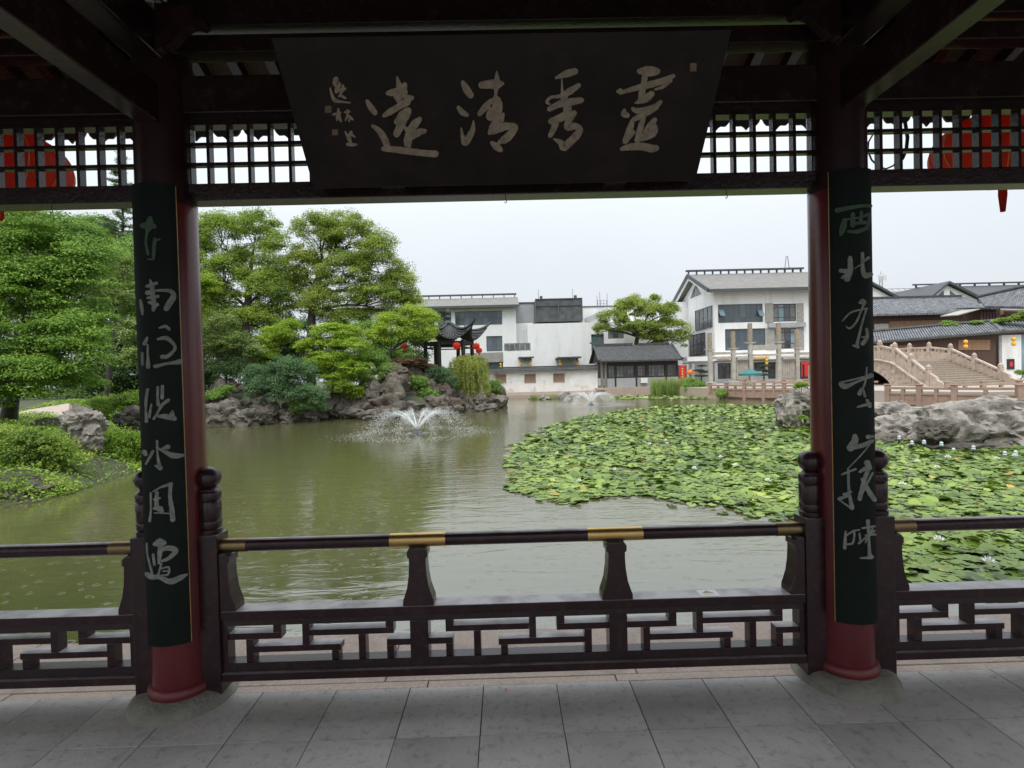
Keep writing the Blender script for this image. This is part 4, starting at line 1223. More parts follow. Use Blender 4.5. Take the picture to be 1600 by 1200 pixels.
MB().lathe([(.17, 0), (.17, .02)], (0, 0, 0), 16).build('fan_grille', M['roof_trim'], acr).matrix_world = Matrix.Translation(((ac[0] * .62 + ac[1] * .38), Y - .425, (ac[2] + ac[3]) / 2)) @ Matrix.Rotation(math.pi / 2, 4, 'X')

# white three-storey building on the right ------------------------------------------------------
Y = 56.0
bC = thing('white_building', (P(1180, 590, Y).x, Y, .26), 'white three-storey building with grey gabled roof and dark ribbon windows, left of the right column', 'building')
Xc = P(1116, 500, Y).x
Xe = P(1300, 500, Y).x
zE = P(1190, 452, Y).z
hU = RECT(1122, 475, 1192, 504, Y); hL = RECT(1133, 513.5, 1197, 547, Y)
hR = RECT(1208, 474.5, 1244.5, 502.5, Y); hR2 = RECT(1210, 512.5, 1245, 545, Y)
hG = [RECT(1116.5, 567, 1142, 592, Y), RECT(1178, 564, 1196, 578, Y), RECT(1200, 566, 1212, 592, Y), RECT(1250, 566, 1266, 592, Y)]
facade('wall', bC, M['plaster'], Xc, Xe, .26, zE, Y, [hU, hL, hR, hR2] + hG)
window(bC, hU, Y, 8, [.32], M['metal_frame'], [M['glass'], M['glass_mid'], M['glass'], M['glass'], M['glass']], .06)
window(bC, hL, Y, 8, [.42, .78], M['metal_frame'], [M['glass']], .06)
window(bC, hR, Y, 4, [.25, .8], M['window_wood'], [M['glass_dim'], M['glass_blue'], M['glass']], .09)
window(bC, hR2, Y, 4, [.25, .8], M['window_wood'], [M['glass_blue'], M['glass_dim'], M['glass']], .09)
for hh, nn in zip(hG, (4, 3, 1, 2)):
    window(bC, hh, Y, nn, [.75], M['metal_frame'], [M['glass'], M['glass_dim']], .07)
# brick faced bay with its slab
bx0, bx1 = P(1195.5, 500, Y).x, P(1255, 500, Y).x
for (u0, v0, u1, v1) in ((1195.5, 474, 1207.5, 504), (1245, 474, 1255, 504), (1197.5, 512.5, 1209.5, 546), (1245.5, 512, 1255.5, 546)):
    a = RECT(u0, v0, u1, v1, Y)
    MB().box(a[0], a[1], Y - .10, Y - .003, a[2], a[3]).build('brick_pier', M['grey_brick'], bC)
a = RECT(1199, 504.5, 1256.5, 511.5, Y)
MB().box(a[0], a[1], Y - .35, Y - .003, a[2], a[3]).build('slab_band', M['plaster_grey'], bC)
a = RECT(1196, 451.5, 1198, 474, Y)
MB().box(a[0], a[1], Y - .06, Y - .003, a[2], a[3]).build('pilaster', M['plaster'], bC)
# tilted open sashes
for u in (1127, 1188):
    a = RECT(u - 4, 484, u + 4, 494, Y)
    f = MB().prism([(a[0], Y + .10, a[3]), (a[1], Y + .10, a[3]), (a[1], Y - .45, a[2]), (a[0], Y - .45, a[2])], (0, .05, .03))
    f.build('open_sash', M['glass_blue'], bC)
# gable side, facing left, with its own windows
D = 10.5
Ym = Y + D / 2
zR = P(1160, 431, Ym).z
def side_pt(px, py):
    """point on the gable plane x = Xc"""
    d = ray(px, py); t = (Xc - EYE.x) / d.x
    return EYE + d * t
gw = MB()
def side_hole(x0, y0, x1, y1):
    a, b_ = side_pt(x0, (y0 + y1) / 2), side_pt(x1, (y0 + y1) / 2)
    zc_ = side_pt((x0 + x1) / 2, y0).z, side_pt((x0 + x1) / 2, y1).z
    return min(a.y, b_.y), max(a.y, b_.y), min(zc_), max(zc_)
gw.poly([(Xc, Y, .26), (Xc, Y, zE), (Xc, Ym, zR - .3), (Xc, Y + D, zE), (Xc, Y + D, .26)])
gw.poly([(Xe, Y, .26), (Xe, Y + D, .26), (Xe, Y + D, zE), (Xe, Ym, zR - .3), (Xe, Y, zE)])
gw.poly([(Xc, Y + D, .26), (Xc, Y + D, zE), (Xe, Y + D, zE), (Xe, Y + D, .26)])
gw.build('gable_wall', M['plaster'], bC)
def side_window(q, ny, rows, fm, gm):
    ya, yb, za, zb = q
    fr = MB()
    fr.box(Xc - .09, Xc - .003, ya - .05, yb + .05, za - .06, za).box(Xc - .09, Xc - .003, ya - .05, yb + .05, zb, zb + .06)
    ys = [ya + (yb - ya) * k / ny for k in range(ny + 1)]
    for yy in ys:
        fr.box(Xc - .085, Xc - .004, yy - .04, yy + .04, za, zb)
    zs = [za] + [za + (zb - za) * r for r in rows] + [zb]
    for z in zs[1:-1]:
        fr.box(Xc - .08, Xc - .005, ya, yb, z - .03, z + .03)
    f = fr.build('window', fm, bC)
    for i in range(ny):
        for j in range(len(zs) - 1):
            MB().box(Xc - .05, Xc - .012, ys[i] + .04, ys[i+1] - .04, zs[j] + .03, zs[j+1] - .03).build('pane', gm, f)
Yg = Y
q1 = (Y + .5, Y + 5.4, P(1122, 509, Y).z + .0, P(1122, 477, Y).z)
side_window(q1, 4, [.32], M['metal_frame'], M['glass'])
q2 = (Y + 2.6, Y + 7.4, P(1116, 551, Y).z, P(1116, 517, Y).z)
side_window(q2, 4, [.5], M['window_wood'], M['glass'])
q3 = (Ym - 1.1, Ym + 1.1, zE + .35, zE + 1.45)
tri = MB()
tri.prism([(Xc - .05, Ym - 1.7, zE + .15), (Xc - .05, Ym - .12, zE + .15), (Xc - .05, Ym - .12, zR - 1.0)], (.04, 0, 0))
tri.prism([(Xc - .05, Ym + 1.7, zE + .15), (Xc - .05, Ym + .12, zR - 1.0), (Xc - .05, Ym + .12, zE + .15)], (.04, 0, 0))
tri.build('gable_window', M['glass'], bC)
gable_roof(bC, 'roof', M['modern_roof'], Xc - .9, Xe + .5, Y - .9, Ym, zE - .25, zR, th=.28)
for yy0, yy1 in ((Y - .95, Ym), (Y + D + .95, Ym)):
    MB().obox((Xc - .95, yy0, zE - .10), (Xc - .95, yy1, zR + .16), .14, .42).build('verge', M['roof_trim'], bC)
    MB().obox((Xc - .80, yy0, zE - .42), (Xc - .80, yy1, zR - .16), .14, .34).build('verge_soffit', M['plaster'], bC)
MB().box(Xc - .9, Xe + .5, Y - 1.04, Y - .905, zE - .33, zE - .02).build('gutter', M['roof_trim'], bC)
MB().box(Xc - 1.1, Xe, Ym - .2, Ym + .2, zR + .62, zR + .80).build('ridge_cap', M['roof_trim'], bC)
for k in range(15):
    x = Xc - .8 + (Xe - Xc + .5) * k / 14
    MB().box(x - .06, x + .06, Ym - .12, Ym + .12, zR + .27, zR + .6195).build('ridge_post', M['roof_trim'], bC)
for s in (-.25, .25):
    p = P(1230, 430, Ym)
    MB().tube([(p.x + s, Ym, zR + .8), (p.x + s * .3, Ym, zR + 2.2)], .05, 5).build('aerial', M['grey_metal'], bC)
# low wing between this and the tree, ground floor canopy, fascia
a = RECT(1062, 470, 1072, 600, Y + 6)
facade('rear_wing', bC, M['plaster'], P(1040, 500, Y + 8).x, Xc - .01, .26, P(1060, 472, Y + 8).z, Y + 8, [], depth=5)
a = RECT(1072, 555, 1300, 562, Y - 1.2)
MB().box(a[0], a[1], Y - 1.6, Y - .003, a[2], a[3]).build('canopy', M['plaster'], bC)
a = RECT(1072, 563, 1300, 566, Y - 1.2)
MB().box(a[0], a[1], Y - 1.4, Y - .1, a[2], a[3] - .01).build('canopy_soffit', M['plaster_grey'], bC)
for px in (1082, 1118):
    p = P(px, 580, Y - 1.3)
    MB().box(p.x - .16, p.x + .16, Y - 1.5, Y - 1.2, .26, a[2] - .002).build('canopy_post', M['plaster_grey'], bC)
for (u0, u1, v) in ((1121, 1142, 559.5), (1178, 1201, 558.5)):
    a = RECT(u0, v - 1.5, u1, v + 1.5, Y - 1.8)
    MB().box(a[0], a[1], Y - 1.9, Y - 1.605, a[2], a[3]).build('gilt_fascia', M['gold_paint'], bC)
yellow_lanterns(1198, 560, 570, Y - 2.0, 2, 'pair of yellow lanterns hanging at the canopy behind the stone gateway')
# red banners and door
a = RECT(1060, 571, 1072, 592, Y - 2)
rb = thing('red_banner', ((a[0] + a[1]) / 2, Y - 2, .26), 'tall red banner screen with gold emblem beside the teahouse', 'banner')
MB().box(a[0], a[1], Y - 2.06, Y - 2, .3, a[3]).build('cloth', M['red_cloth'], rb)
em = MB()
cxm = (a[0] + a[1]) / 2
for k in range(5):
    z = .75 + k * (a[3] - 1.1) / 4
    em.prism([(cxm - .12, Y - 2.063, z), (cxm, Y - 2.063, z - .14), (cxm + .12, Y - 2.063, z), (cxm, Y - 2.063, z + .14)], (0, -.006, 0))
em.build('emblem', M['gold_paint'], rb)
for xx in (a[0], a[1]):
    MB().box(xx - .04, xx + .04, Y - 2.08, Y - 1.98, .26, a[3] + .05).build('post', M['window_wood'], rb)
a = RECT(1252, 566, 1264, 588, Y - 2.2)
rd = thing('red_banner', ((a[0] + a[1]) / 2, Y - 2.2, .26), 'red display board with dark figure just left of the right column', 'banner')
MB().box(a[0], a[1], Y - 2.26, Y - 2.2, a[2], a[3]).build('panel', M['red_cloth'], rd)
MB().box(a[0] + .1, a[0] + .3, Y - 2.27, Y - 2.262, a[2], a[3] - .2).build('figure', M['dark_wood'], rd)
for xx in (a[0] + .1, a[1] - .1):
    MB().box(xx - .04, xx + .04, Y - 2.25, Y - 2.21, .26, a[2]).build('post', M['window_wood'], rd)

# stone gateway with rough capitals ------------------------------------------------------------------
Y = 45.0
gt_ = thing('stone_gateway', (P(1180, 600, Y).x, Y, .26), 'grey stone memorial gateway with tall rough-topped pillars on the plaza', 'gateway')
pil = [(1109.5, 520, 548, 604), (1145.8, 518, 546, 602), (1172.5, 505, 537, 601), (1217, 504, 536, 598), (1245.5, 515, 545, 598), (1283, 520, 548, 598)]
for px, t, c, b_ in pil:
    x = P(px, 560, Y).x
    zt, zc, zb = P(px, t, Y).z, P(px, c, Y).z, .26
    w = .16
    p_ = MB().box(x - w, x + w, Y - w, Y + w, zb, zc).build('pillar', M['stone_grey'], gt_, bevel=.03)
    MB().box(x - w - .05, x + w + .05, Y - w - .05, Y + w + .05, zc + .002, zc + .13).build('collar', M['stone_grey'], p_)
    MB().box(x - w * .95, x + w * .95, Y - w * .95, Y + w * .95, zc + .132, zt).build('capital', M['stone_rough'], p_, bevel=.03)
    MB().box(x - .34, x + .34, Y - .34, Y + .34, zb - .1, zb + .35).build('pillar_base', M['stone_grey'], p_, bevel=.04)
    for s in (-1, 1):
        MB().prism([(x + s * (w + .001), Y - .05, zc - .02), (x + s * (w + .34), Y - .05, zc + .10), (x + s * (w + .36), Y - .05, zc + .16), (x + s * (w + .05), Y - .05, zc + .06)][::s], (0, .1, 0)).build('scroll', M['stone_grey'], p_)
def lintel(p0, p1, y0, y1, nm='lintel', m=None, d=.12):
    a = RECT(p0, y0, p1, y1, Y)
    MB().box(a[0] + .17, a[1] - .17, Y - d, Y + d, a[2], a[3]).build(nm, m or M['stone_grey'], gt_, bevel=.015)
for (p0, p1, rows) in ((1109.5, 1145.8, ((550, 554), (557, 561), )), (1145.8, 1172.5, ((551, 554),)), (1172.5, 1217, ((539, 547), (553, 556))), (1217, 1245.5, ((550, 553),)), (1245.5, 1283, ((550, 554), (557, 560)))):
    for y0, y1 in rows:
        lintel(p0, p1, y0, y1)
for (p0, p1) in ((1145.8, 1172.5), (1217, 1245.5)):
    a = RECT(p0 + 4, 557.5, p1 - 4, 562, Y)
    cap = MB().prism([(a[0] + .05, Y - .3, a[2]), (a[0] + .05, Y, a[3]), (a[0] + .05, Y + .3, a[2])], (a[1] - a[0] - .1, 0, 0))
    for k in range(9):
        x = a[0] + .1 + (a[1] - a[0] - .2) * k / 8
        cap.tube([(x, Y - .33, a[2] + .04), (x, Y, a[3] + .03)], .045, 5)
    cap.build('tile_cap', M['stone_grey'], gt_)
    a = RECT(p0 + 4, 563.5, p1 - 4, 592, Y)
    g = MB().box(a[0] + .02, a[1] - .02, Y - .02, Y + .05, .3, a[3]).build('screen_panel', M['stone_grey'], gt_)
    for k in range(7):
        x = a[0] + .1 + (a[1] - a[0] - .2) * k / 6
        MB().box(x - .05, x + .05, Y - .07, Y - .022, .75, a[3] - .12).build('flute', M['stone_grey'], g)

# parasols on the plaza -----------------------------------------------------------------------------
def parasol(px, py_top, py_rim, wpx, Y, m, label, zb=.26):
    c = P(px, py_rim, Y)
    zt = P(px, py_top, Y).z
    r = wpx / 2 * Y / FPX
    root = thing('parasol', (c.x, Y, zb), label, 'parasol')
    cn = MB()
    n = 8
    top = (c.x, Y, zt)
    ringp = [(c.x + r * math.cos(2 * math.pi * k / n), Y + r * math.sin(2 * math.pi * k / n), c.z) for k in range(n)]
    for k in range(n):
        a, b_ = Vector(ringp[k]), Vector(ringp[(k + 1) % n])
        cn.poly([top, a, b_])
        cn.poly([a, a - Vector((0, 0, .18)), b_ - Vector((0, 0, .18)), b_])
    cn.build('canopy', m, root)
    MB().tube([(c.x, Y, zb), (c.x, Y, zt + .12)], .03, 8).build('pole', M['stone_grey'], root)
    for k in range(n):
        MB().tube([(c.x, Y, zt - .05), tuple(Vector(ringp[k]) - Vector((0, 0, .03)))], .012, 4).build('rib', M['grey_metal'], root)
    MB().lathe([(.28, 0), (.28, .08), (.06, .1)], (c.x, Y, zb), 12).build('base', M['plinth'], root)
parasol(1172, 576.5, 583.5, 37, 42.5, M['teal_cloth'], 'teal parasol on a pale pole in front of the stone gateway')
parasol(1079, 576.5, 581.5, 16, 52, M['orange_cloth'], 'small orange parasol between the red banner and the dark pine')

# stone balustrades -----------------------------------------------------------------------------------
def balustrade(pts, label, m, hgt=.95, step=1.9, panel=True, cap='block', group='stone balustrades of the plaza'):
    p0 = pts[0]
    root = thing('balustrade', p0, label, 'balustrade', group)
    for a, b_ in zip(pts[:-1], pts[1:]):
        a, b_ = Vector(a), Vector(b_)
        L_ = (b_ - a).length
        n = max(1, int(round(L_ / step)))
        d = (b_ - a) / n
        u = d.normalized()
        for k in range(n + 1):
            if k == n and b_ is not Vector(pts[-1]) and tuple(b_) != tuple(pts[-1]):
                continue
            q = a + d * k
            MB().obox(q - u * .11, q + u * .11, .22, hgt * 2).build('post', m, root, bevel=.02)
            if cap == 'block':
                MB().obox(q - u * .14 + Vector((0, 0, hgt + .04)), q + u * .14 + Vector((0, 0, hgt + .04)), .27, .075).build('post_cap', m, root, bevel=.02)
        for k in range(n):
            q0, q1 = a + d * k + u * .112, a + d * (k + 1) - u * .112
            up = Vector((0, 0, 1))
            MB().obox(q0 + up * (hgt - .14), q1 + up * (hgt - .14), .16, .12).build('rail', m, root)
            MB().obox(q0 + up * .07, q1 + up * .07, .18, .14).build('rail', m, root)
            MB().obox(q0 + up * (hgt * .56), q1 + up * (hgt * .56), .14, .08).build('rail', m, root)
            if panel:
                pn = MB().obox(q0 + up * (hgt * .335), q1 + up * (hgt * .335), .07, hgt * .36).build('panel', m, root)
                mid = (q0 + q1) / 2
                MB().obox(mid - u * .07 + up * hgt * .5, mid + u * .07 + up * hgt * .5, .15, hgt * .72).build('baluster', m, root)
    return root
zq = .262
def gq(px, py, z=zq):
    v = G(px, py, z)
    return (v.x, v.y, z)
def lift(x, y): return (x, y, zq)
sA, sB = w2(1112, 622), w2(1300, 627)
ZL = -0.352
balustrade([(sA[0], sA[1] + .3, ZL), (P(1150, 615, 38.0).x, (sA[1] + sB[1]) / 2 + .7, ZL), (sB[0], sB[1] + .3, ZL)], 'red-brown stone balustrade at the water below the teal parasol', M['stone_red'], hgt=.95, step=1.5)
balustrade([(P(1165, 600, 42.0).x, sA[1] + 2.6, ZL), (P(1300, 600, 40.0).x, sB[1] + 2.6, ZL)], 'red-brown stone balustrade set back behind the waterside one, under the gateway', M['stone_red'], hgt=1.05, step=1.7)
rA = w2(1394, 636); rB = w2(1500, 640); rC = w2(1604, 643)
balustrade([(rA[0], rA[1] + .3, ZL), (rB[0], rB[1] + .3, ZL), (rC[0], rC[1] + .3, ZL), (rC[0] + 3, rC[1] - .2, ZL)], 'red-brown stone balustrade along the water right of the bridge arch', M['stone_red'], hgt=.95, step=1.55)
balustrade([(P(1480, 600, 29.2).x, 29.2, ZL), (P(1650, 600, 28.6).x, 28.6, ZL)], 'red-brown stone balustrade at the foot of the bridge stairs', M['stone_red'], hgt=.92, step=1.7)

# arched bridge with stairs -------------------------------------------------------------------------
br = thing('bridge', (P(1500, 600, 34).x, 34, zq), 'tan stone arched bridge with stairs and carved balustrades, right of the right column', 'bridge')
XN = P(1423, 570, 33.4).x
XF = P(1457, 560, 41.0).x
KC = 4.64
KZ = [(-0.9, -.02), (-.35, .12), (0, .30), (1, 1.06), (2, 1.86), (3, 2.10), (KC, 2.16)]
def kz(k):
    if k > KC: k = 2 * KC - k
    if k <= KZ[0][0]: return KZ[0][1]
    for (a, za), (b_, zb) in zip(KZ[:-1], KZ[1:]):
        if a <= k <= b_:
            return za + (zb - za) * (k - a) / (b_ - a)
    return KZ[-1][1]
def ny(k): return 32.1 + 1.4 * k
def fy(k): return 35.2 + 2.0 * k
def kn(y): return (y - 32.1) / 1.4
nst = 13
k0_, k1_ = -.55, 2.15
for i in range(nst):
    ka, kb = k0_ + (k1_ - k0_) * i / nst, k0_ + (k1_ - k0_) * (i + 1) / nst + .14
    z = .02 + (kz(k1_) - .02) * (i + 1) / nst
    MB().prism([(XN + .1, ny(ka), z), (XF - .1, fy(ka), z), (XF - .1, fy(kb), z), (XN + .1, ny(kb), z)], (0, 0, -.22)).build('step', M['stone_step'], br, bevel=.015)
ka, kb = k1_ + .1, 2 * KC - k1_
MB().prism([(XN + .1, ny(ka), 2.03), (XF - .1, fy(ka), 2.03), (XF - .1, fy(kb), 2.03), (XN + .1, ny(kb), 2.03)], (0, 0, -.2)).build('deck', M['stone_tan'], br)
kc = 2 * KC - k0_
MB().prism([(XN + .1, ny(kb), 1.95), (XF - .1, fy(kb), 1.95), (XF - .1, fy(kc), .1), (XN + .1, ny(kc), .1)], (0, 0, -.2)).build('far_ramp', M['stone_step'], br)
YC = ny(KC); AR = 3.9; AZ = -.6; AK = .55
def low(y):
    d = abs(y - YC)
    return AZ + math.sqrt(max(0, AR * AR - d * d)) * AK if d < AR else WZ - .4
def curve_z(y): return kz(kn(y)) - .08
wl_ = MB()
ys = np.linspace(ny(-.7), 2 * YC - ny(-.7), 70)
for ya, yb in zip(ys[:-1], ys[1:]):
    za, zb, ta, tb = low(ya), low(yb), curve_z(ya), curve_z(yb)
    wl_.prism([(XN, ya, za), (XN, yb, zb), (XN, yb, max(tb, zb + .05)), (XN, ya, max(ta, za + .05))], (.3, 0, 0))
wo = wl_.build('spandrel', M['stone_tan'], br)
wl_ = MB()
for ya, yb in zip(ys[:-1], ys[1:]):
    f = lambda y: fy(kn(y))
    wl_.prism([(XF - .3, f(ya), WZ - .4), (XF - .3, f(yb), WZ - .4), (XF - .3, f(yb), max(curve_z(yb), -.3)), (XF - .3, f(ya), max(curve_z(ya), -.3))], (.3, 0, 0))
wl_.build('spandrel', M['stone_tan'], br)
nv = 21
for k in range(nv):
    t0, t1 = math.pi * (k + .03) / nv, math.pi * (k + .97) / nv
    pts = [(XN - .07, YC + r_ * math.cos(t), AZ + (r_ * math.sin(t)) * AK + (r_ - AR) * .3) for t, r_ in ((t0, AR), (t1, AR), (t1, AR + .42), (t0, AR + .42))]
    MB().prism(pts, (.068, 0, 0)).build('voussoir', M['stone_tan'], wo)
rr2 = random.Random(5)
for cz in range(8):
    z0_ = WZ + .08 + cz * .30
    y = ny(-.5) + rr2.uniform(0, .5)
    while y < YC + 1:
        w_ = rr2.uniform(.6, .95)
        if all(zz_ > low(yy) + .45 * (1 if abs(yy - YC) < AR + .5 else 0) and abs(yy - YC) > .2 and zz_ < curve_z(yy) - .1 and not (abs(yy - YC) < AR + .45 and zz_ < .2) for yy in (y, y + w_) for zz_ in (z0_, z0_ + .28)):
            MB().box(XN - .035, XN - .002, y + .012, y + w_ - .012, z0_, z0_ + .28).build('ashlar', M['stone_tan'], wo)
        y += w_
br_soff = MB()
tt = np.linspace(0, math.pi, 19)
for i in range(18):
    pa = [(YC + AR * math.cos(tt[j]), AZ + AR * AK * math.sin(tt[j])) for j in (i, i + 1)]
    br_soff.poly([(XN + .05, pa[0][0], pa[0][1]), (XF - .31, fy(kn(pa[0][0])), pa[0][1]), (XF - .31, fy(kn(pa[1][0])), pa[1][1]), (XN + .05, pa[1][0], pa[1][1])])
br_soff.build('arch_soffit', M['stone_step'], br)
pth = [(XN - .06, y, curve_z(y) + .02) for y in np.linspace(ny(-.75), YC + 3, 30)]
MB().tube(pth, .09, 6).build('string_course', M['stone_tan'], br, smooth=True)
def parapet(x, fn, ks):
    up = Vector((0, 0, 1))
    for i, k in enumerate(ks):
        y, z = fn(k), kz(k)
        ph = 1.32
        p_ = MB().box(x - .13, x + .13, y - .13, y + .13, z - .2, z + ph - .3).build('post', M['stone_tan'], br, bevel=.02)
        MB().lathe([(.10, 0), (.17, .02), (.17, .06), (.12, .08), (.15, .12), (.145, .18), (.09, .24), (.05, .29), (.01, .31)], (x, y, z + ph - .3), 14).build('post_cap', M['stone_tan'], p_, smooth=True)
        if i < len(ks) - 1:
            s = .132
            q0 = Vector((x, y + s, z)); q1 = Vector((x, fn(ks[i + 1]) - s, kz(ks[i + 1])))
            MB().obox(q0 + up * .86, q1 + up * .86, .2, .14).build('rail', M['stone_tan'], br, bevel=.02)
            MB().obox(q0 + up * .27, q1 + up * .27, .14, .62).build('parapet_panel', M['stone_tan'], br)
            for f in (.3, .5, .7):
                c_ = q0.lerp(q1, f)
                MB().box(x - .06, x + .06, c_.y - .09, c_.y + .09, c_.z + .585, c_.z + .785).build('cloud_baluster', M['stone_tan'], br)
    y, z = fn(ks[0]), kz(ks[0])
    y1 = y - .132
    prof = [(0, -.2), (1.5, -.5), (1.55, -.3), (1.35, -.08), (1.1, -.02), (1.0, .22), (.6, .34), (.5, .55), (0, .80)]
    MB().prism([(x - .09, y1 - u, z + v) for u, v in prof], (.18, 0, 0)).build('scroll_stone', M['stone_tan'], br, bevel=.03)
parapet(XN + .1, ny, list(range(0, 10)))
parapet(XF - .1, fy, list(range(0, 10)))

# old houses behind the bridge -----------------------------------------------------------------------
Y = 58.0
oh = thing('old_house', (P(1450, 530, Y).x, Y, .3), 'long old house with weathered grey tile roof and brown plank wall above the bridge', 'house')
X0, X1 = P(1290, 490, Y).x, P(1545, 490, Y).x
ze, zr = P(1440, 492, Y - .8).z, P(1440, 467, Y + 3).z
gable_roof(oh, 'roof', M['old_tile'], X0, X1, Y - .8, Y + 3.2, ze, zr, th=.15, rows=.34, rm=M['old_tile'], rw=.075)
MB().box(X0, X1 - .3, Y + 3.05, Y + 3.35, zr + .15, zr + .38).build('ridge', M['dark_tile'], oh)
a = RECT(1290, 493, 1545, 530, Y)
MB().box(a[0], a[1], Y, Y + .3, 0, ze + .15).build('wall', M['plank_dark'], oh)
a = RECT(1389, 501, 1478, 520, Y)
n = 26
for k in range(n):
    x0 = a[0] + (a[1] - a[0]) * k / n
    x1 = a[0] + (a[1] - a[0]) * (k + 1) / n
    MB().box(x0 + .01, x1 - .01, Y - .05 - .01 * (k % 3), Y - .003, a[2] - 2, a[3]).build('plank', M['plank'], oh)
a = RECT(1366, 506, 1388, 524, Y)
MB().box(a[0], a[1], Y - .05, Y - .003, a[2] - 1, a[3]).build('panel', M['stone_grey'], oh)
Y2 = 54.0
oh2 = thing('old_house', (P(1560, 500, Y2).x, Y2, .3), 'old house with steep dark tile roof rising to the right edge', 'house')
p0, p1, p2, p3 = P(1528, 468, Y2 + 3), P(1640, 444, Y2 - 6), P(1640, 484, Y2 - 9), P(1540, 482, Y2)
rfm = MB().prism([p3, p2, p1, p0], (0, 0, .2))
rf2 = rfm.build('roof', M['old_tile'], oh2)
tr = MB()
for k in range(40):
    t = (k + .5) / 40
    a_, b_ = p3.lerp(p2, t) + Vector((0, 0, .2)), p0.lerp(p1, t) + Vector((0, 0, .2))
    tr.tube([a_, b_], .08, 5)
tag(tr.build('tile_rows', M['old_tile'], rf2), kind='stuff')
MB().tube([p0 + Vector((0, 0, .3)), p1 + Vector((0, 0, .3))], .18, 6).build('ridge', M['dark_tile'], oh2)
MB().prism([(p3.x, p3.y + .4, 0), (p2.x, p2.y + .4, 0), (p2.x, p2.y + .4, p2.z), (p3.x, p3.y + .4, p3.z)], (0, 1, 0)).build('wall', M['plank_dark'], oh2)
# timber loft on the roofs
Yl = 50.0
lf = thing('timber_loft', (P(1530, 495, Yl).x, Yl, 0), 'small weathered timber loft with a pale lean-to roof between the tiled roofs', 'loft')
a = RECT(1533, 483, 1561, 506, Yl)
MB().box(a[0], a[1], Yl, Yl + 2, a[2] - .5, a[3]).build('wall', M['plank_dark'], lf)
for k in range(7):
    x = a[0] + (a[1] - a[0]) * k / 6
    MB().box(x - .06, x + .06, Yl - .08, Yl - .003, a[2] - .5, a[3]).build('post', M['window_wood'], lf)
for f in (.25, .75):
    z = a[2] + (a[3] - a[2]) * f
    MB().box(a[0], a[1], Yl - .07, Yl - .004, z - .05, z + .05).build('rail', M['window_wood'], lf)
q0, q1 = P(1497, 493, Yl - .5), P(1535, 482.5, Yl - .5)
MB().prism([q0, q1, q1 + Vector((0, 2, .1)), q0 + Vector((0, 2, .1))], (0, 0, .09)).build('lean_to_roof', M['stone_grey'], lf)
q0, q1 = P(1532, 482, Yl - .6), P(1564, 482.5, Yl - .6)
MB().prism([q0, q1, q1 + Vector((0, 2.6, .3)), q0 + Vector((0, 2.6, .3))], (0, 0, .10)).build('roof', M['dark_tile'], lf)
MB().box(P(1562, 484, Yl).x, P(1640, 484, Yl).x, Yl + .4, Yl + .7, P(1600, 490, Yl).z, P(1600, 483, Yl).z).build('roof_edge', M['plank'], lf)
# lower tiled range behind the stairs
Y3 = 47.0
lo = thing('old_house', (P(1520, 560, Y3).x, Y3, .3), 'low range with dark tiled roof, brown plank front and white end wall behind the stairs', 'house')
e0, e1 = P(1330, 540, Y3), P(1566, 521, Y3 - 3)
r0, r1 = P(1330, 525, Y3 + 2.6), P(1548, 506, Y3 - .6)
rf3 = MB().prism([e0, e1, r1, r0], (0, 0, .16)).build('roof', M['dark_tile'], lo)
e2, r2 = P(1680, 514, Y3 - 3), P(1680, 504, Y3 - .6)
rf4 = MB().prism([e1 + Vector((.02, 0, 0)), e2, r2, r1 + Vector((.02, 0, 0))], (0, 0, .16)).build('roof', M['dark_tile'], lo)
tr = MB()
for k in range(56):
    t = (k + .5) / 56
    tr.tube([e0.lerp(e1, t) + Vector((0, -.03, .17)), r0.lerp(r1, t) + Vector((0, 0, .17))], .08, 5)
tag(tr.build('tile_rows', M['old_tile'], rf3), kind='stuff')
tr = MB()
for k in range(26):
    t = (k + .5) / 26
    tr.tube([e1.lerp(e2, t) + Vector((0, -.03, .17)), r1.lerp(r2, t) + Vector((0, 0, .17))], .08, 5)
tag(tr.build('tile_rows', M['old_tile'], rf4), kind='stuff')
MB().tube([r0 + Vector((0, 0, .28)), r1 + Vector((0, 0, .28)), r2 + Vector((0, 0, .28))], .17, 6).build('ridge', M['dark_tile'], lo)
MB().tube([e1 + Vector((0, 0, .25)), r1 + Vector((0, 0, .3))], .13, 6).build('hip', M['old_tile'], lo)
dv = (e1 - e0)
MB().prism([(e0.x, e0.y + .6, 0), (e1.x, e1.y + .6, 0), (e1.x, e1.y + .6, e1.z + .05), (e0.x, e0.y + .6, e0.z + .05)], (0, .3, 0)).build('wall', M['plank_dark'], lo)
def on_front(px, py):
    """point on the front wall plane"""
    a, b_ = Vector((e0.x, e0.y + .6, 0)), Vector((e1.x, e1.y + .6, 0))
    n_ = Vector((b_.y - a.y, a.x - b_.x, 0))
    d = ray(px, py)
    t = (a - EYE).dot(n_) / d.dot(n_)
    return EYE + d * t
n = 15
for k in range(n):
    u0, u1 = 1497 + 49 * k / n, 1497 + 49 * (k + 1) / n
    t0, t1 = on_front(u0, 531), on_front(u1, 531)
    b0, b1 = on_front(u0, 547), on_front(u1, 547)
    MB().prism([b0, b1, t1, t0], (0, -.05 - .012 * (k % 3), 0)).build('plank', M['plank'], lo)
for k in range(12):
    u0, u1 = 1372 + 55 * k / 12, 1372 + 55 * (k + 1) / 12
    t0, t1 = on_front(u0, 541), on_front(u1, 539)
    b0, b1 = on_front(u0, 570), on_front(u1, 570)
    MB().prism([b0, b1, t1, t0], (0, -.05 - .012 * (k % 3), 0)).build('plank', M['plank'], lo)
w0, w1 = e1, e2
a = RECT(1566, 529, 1596, 600, Y3 - 2.5)
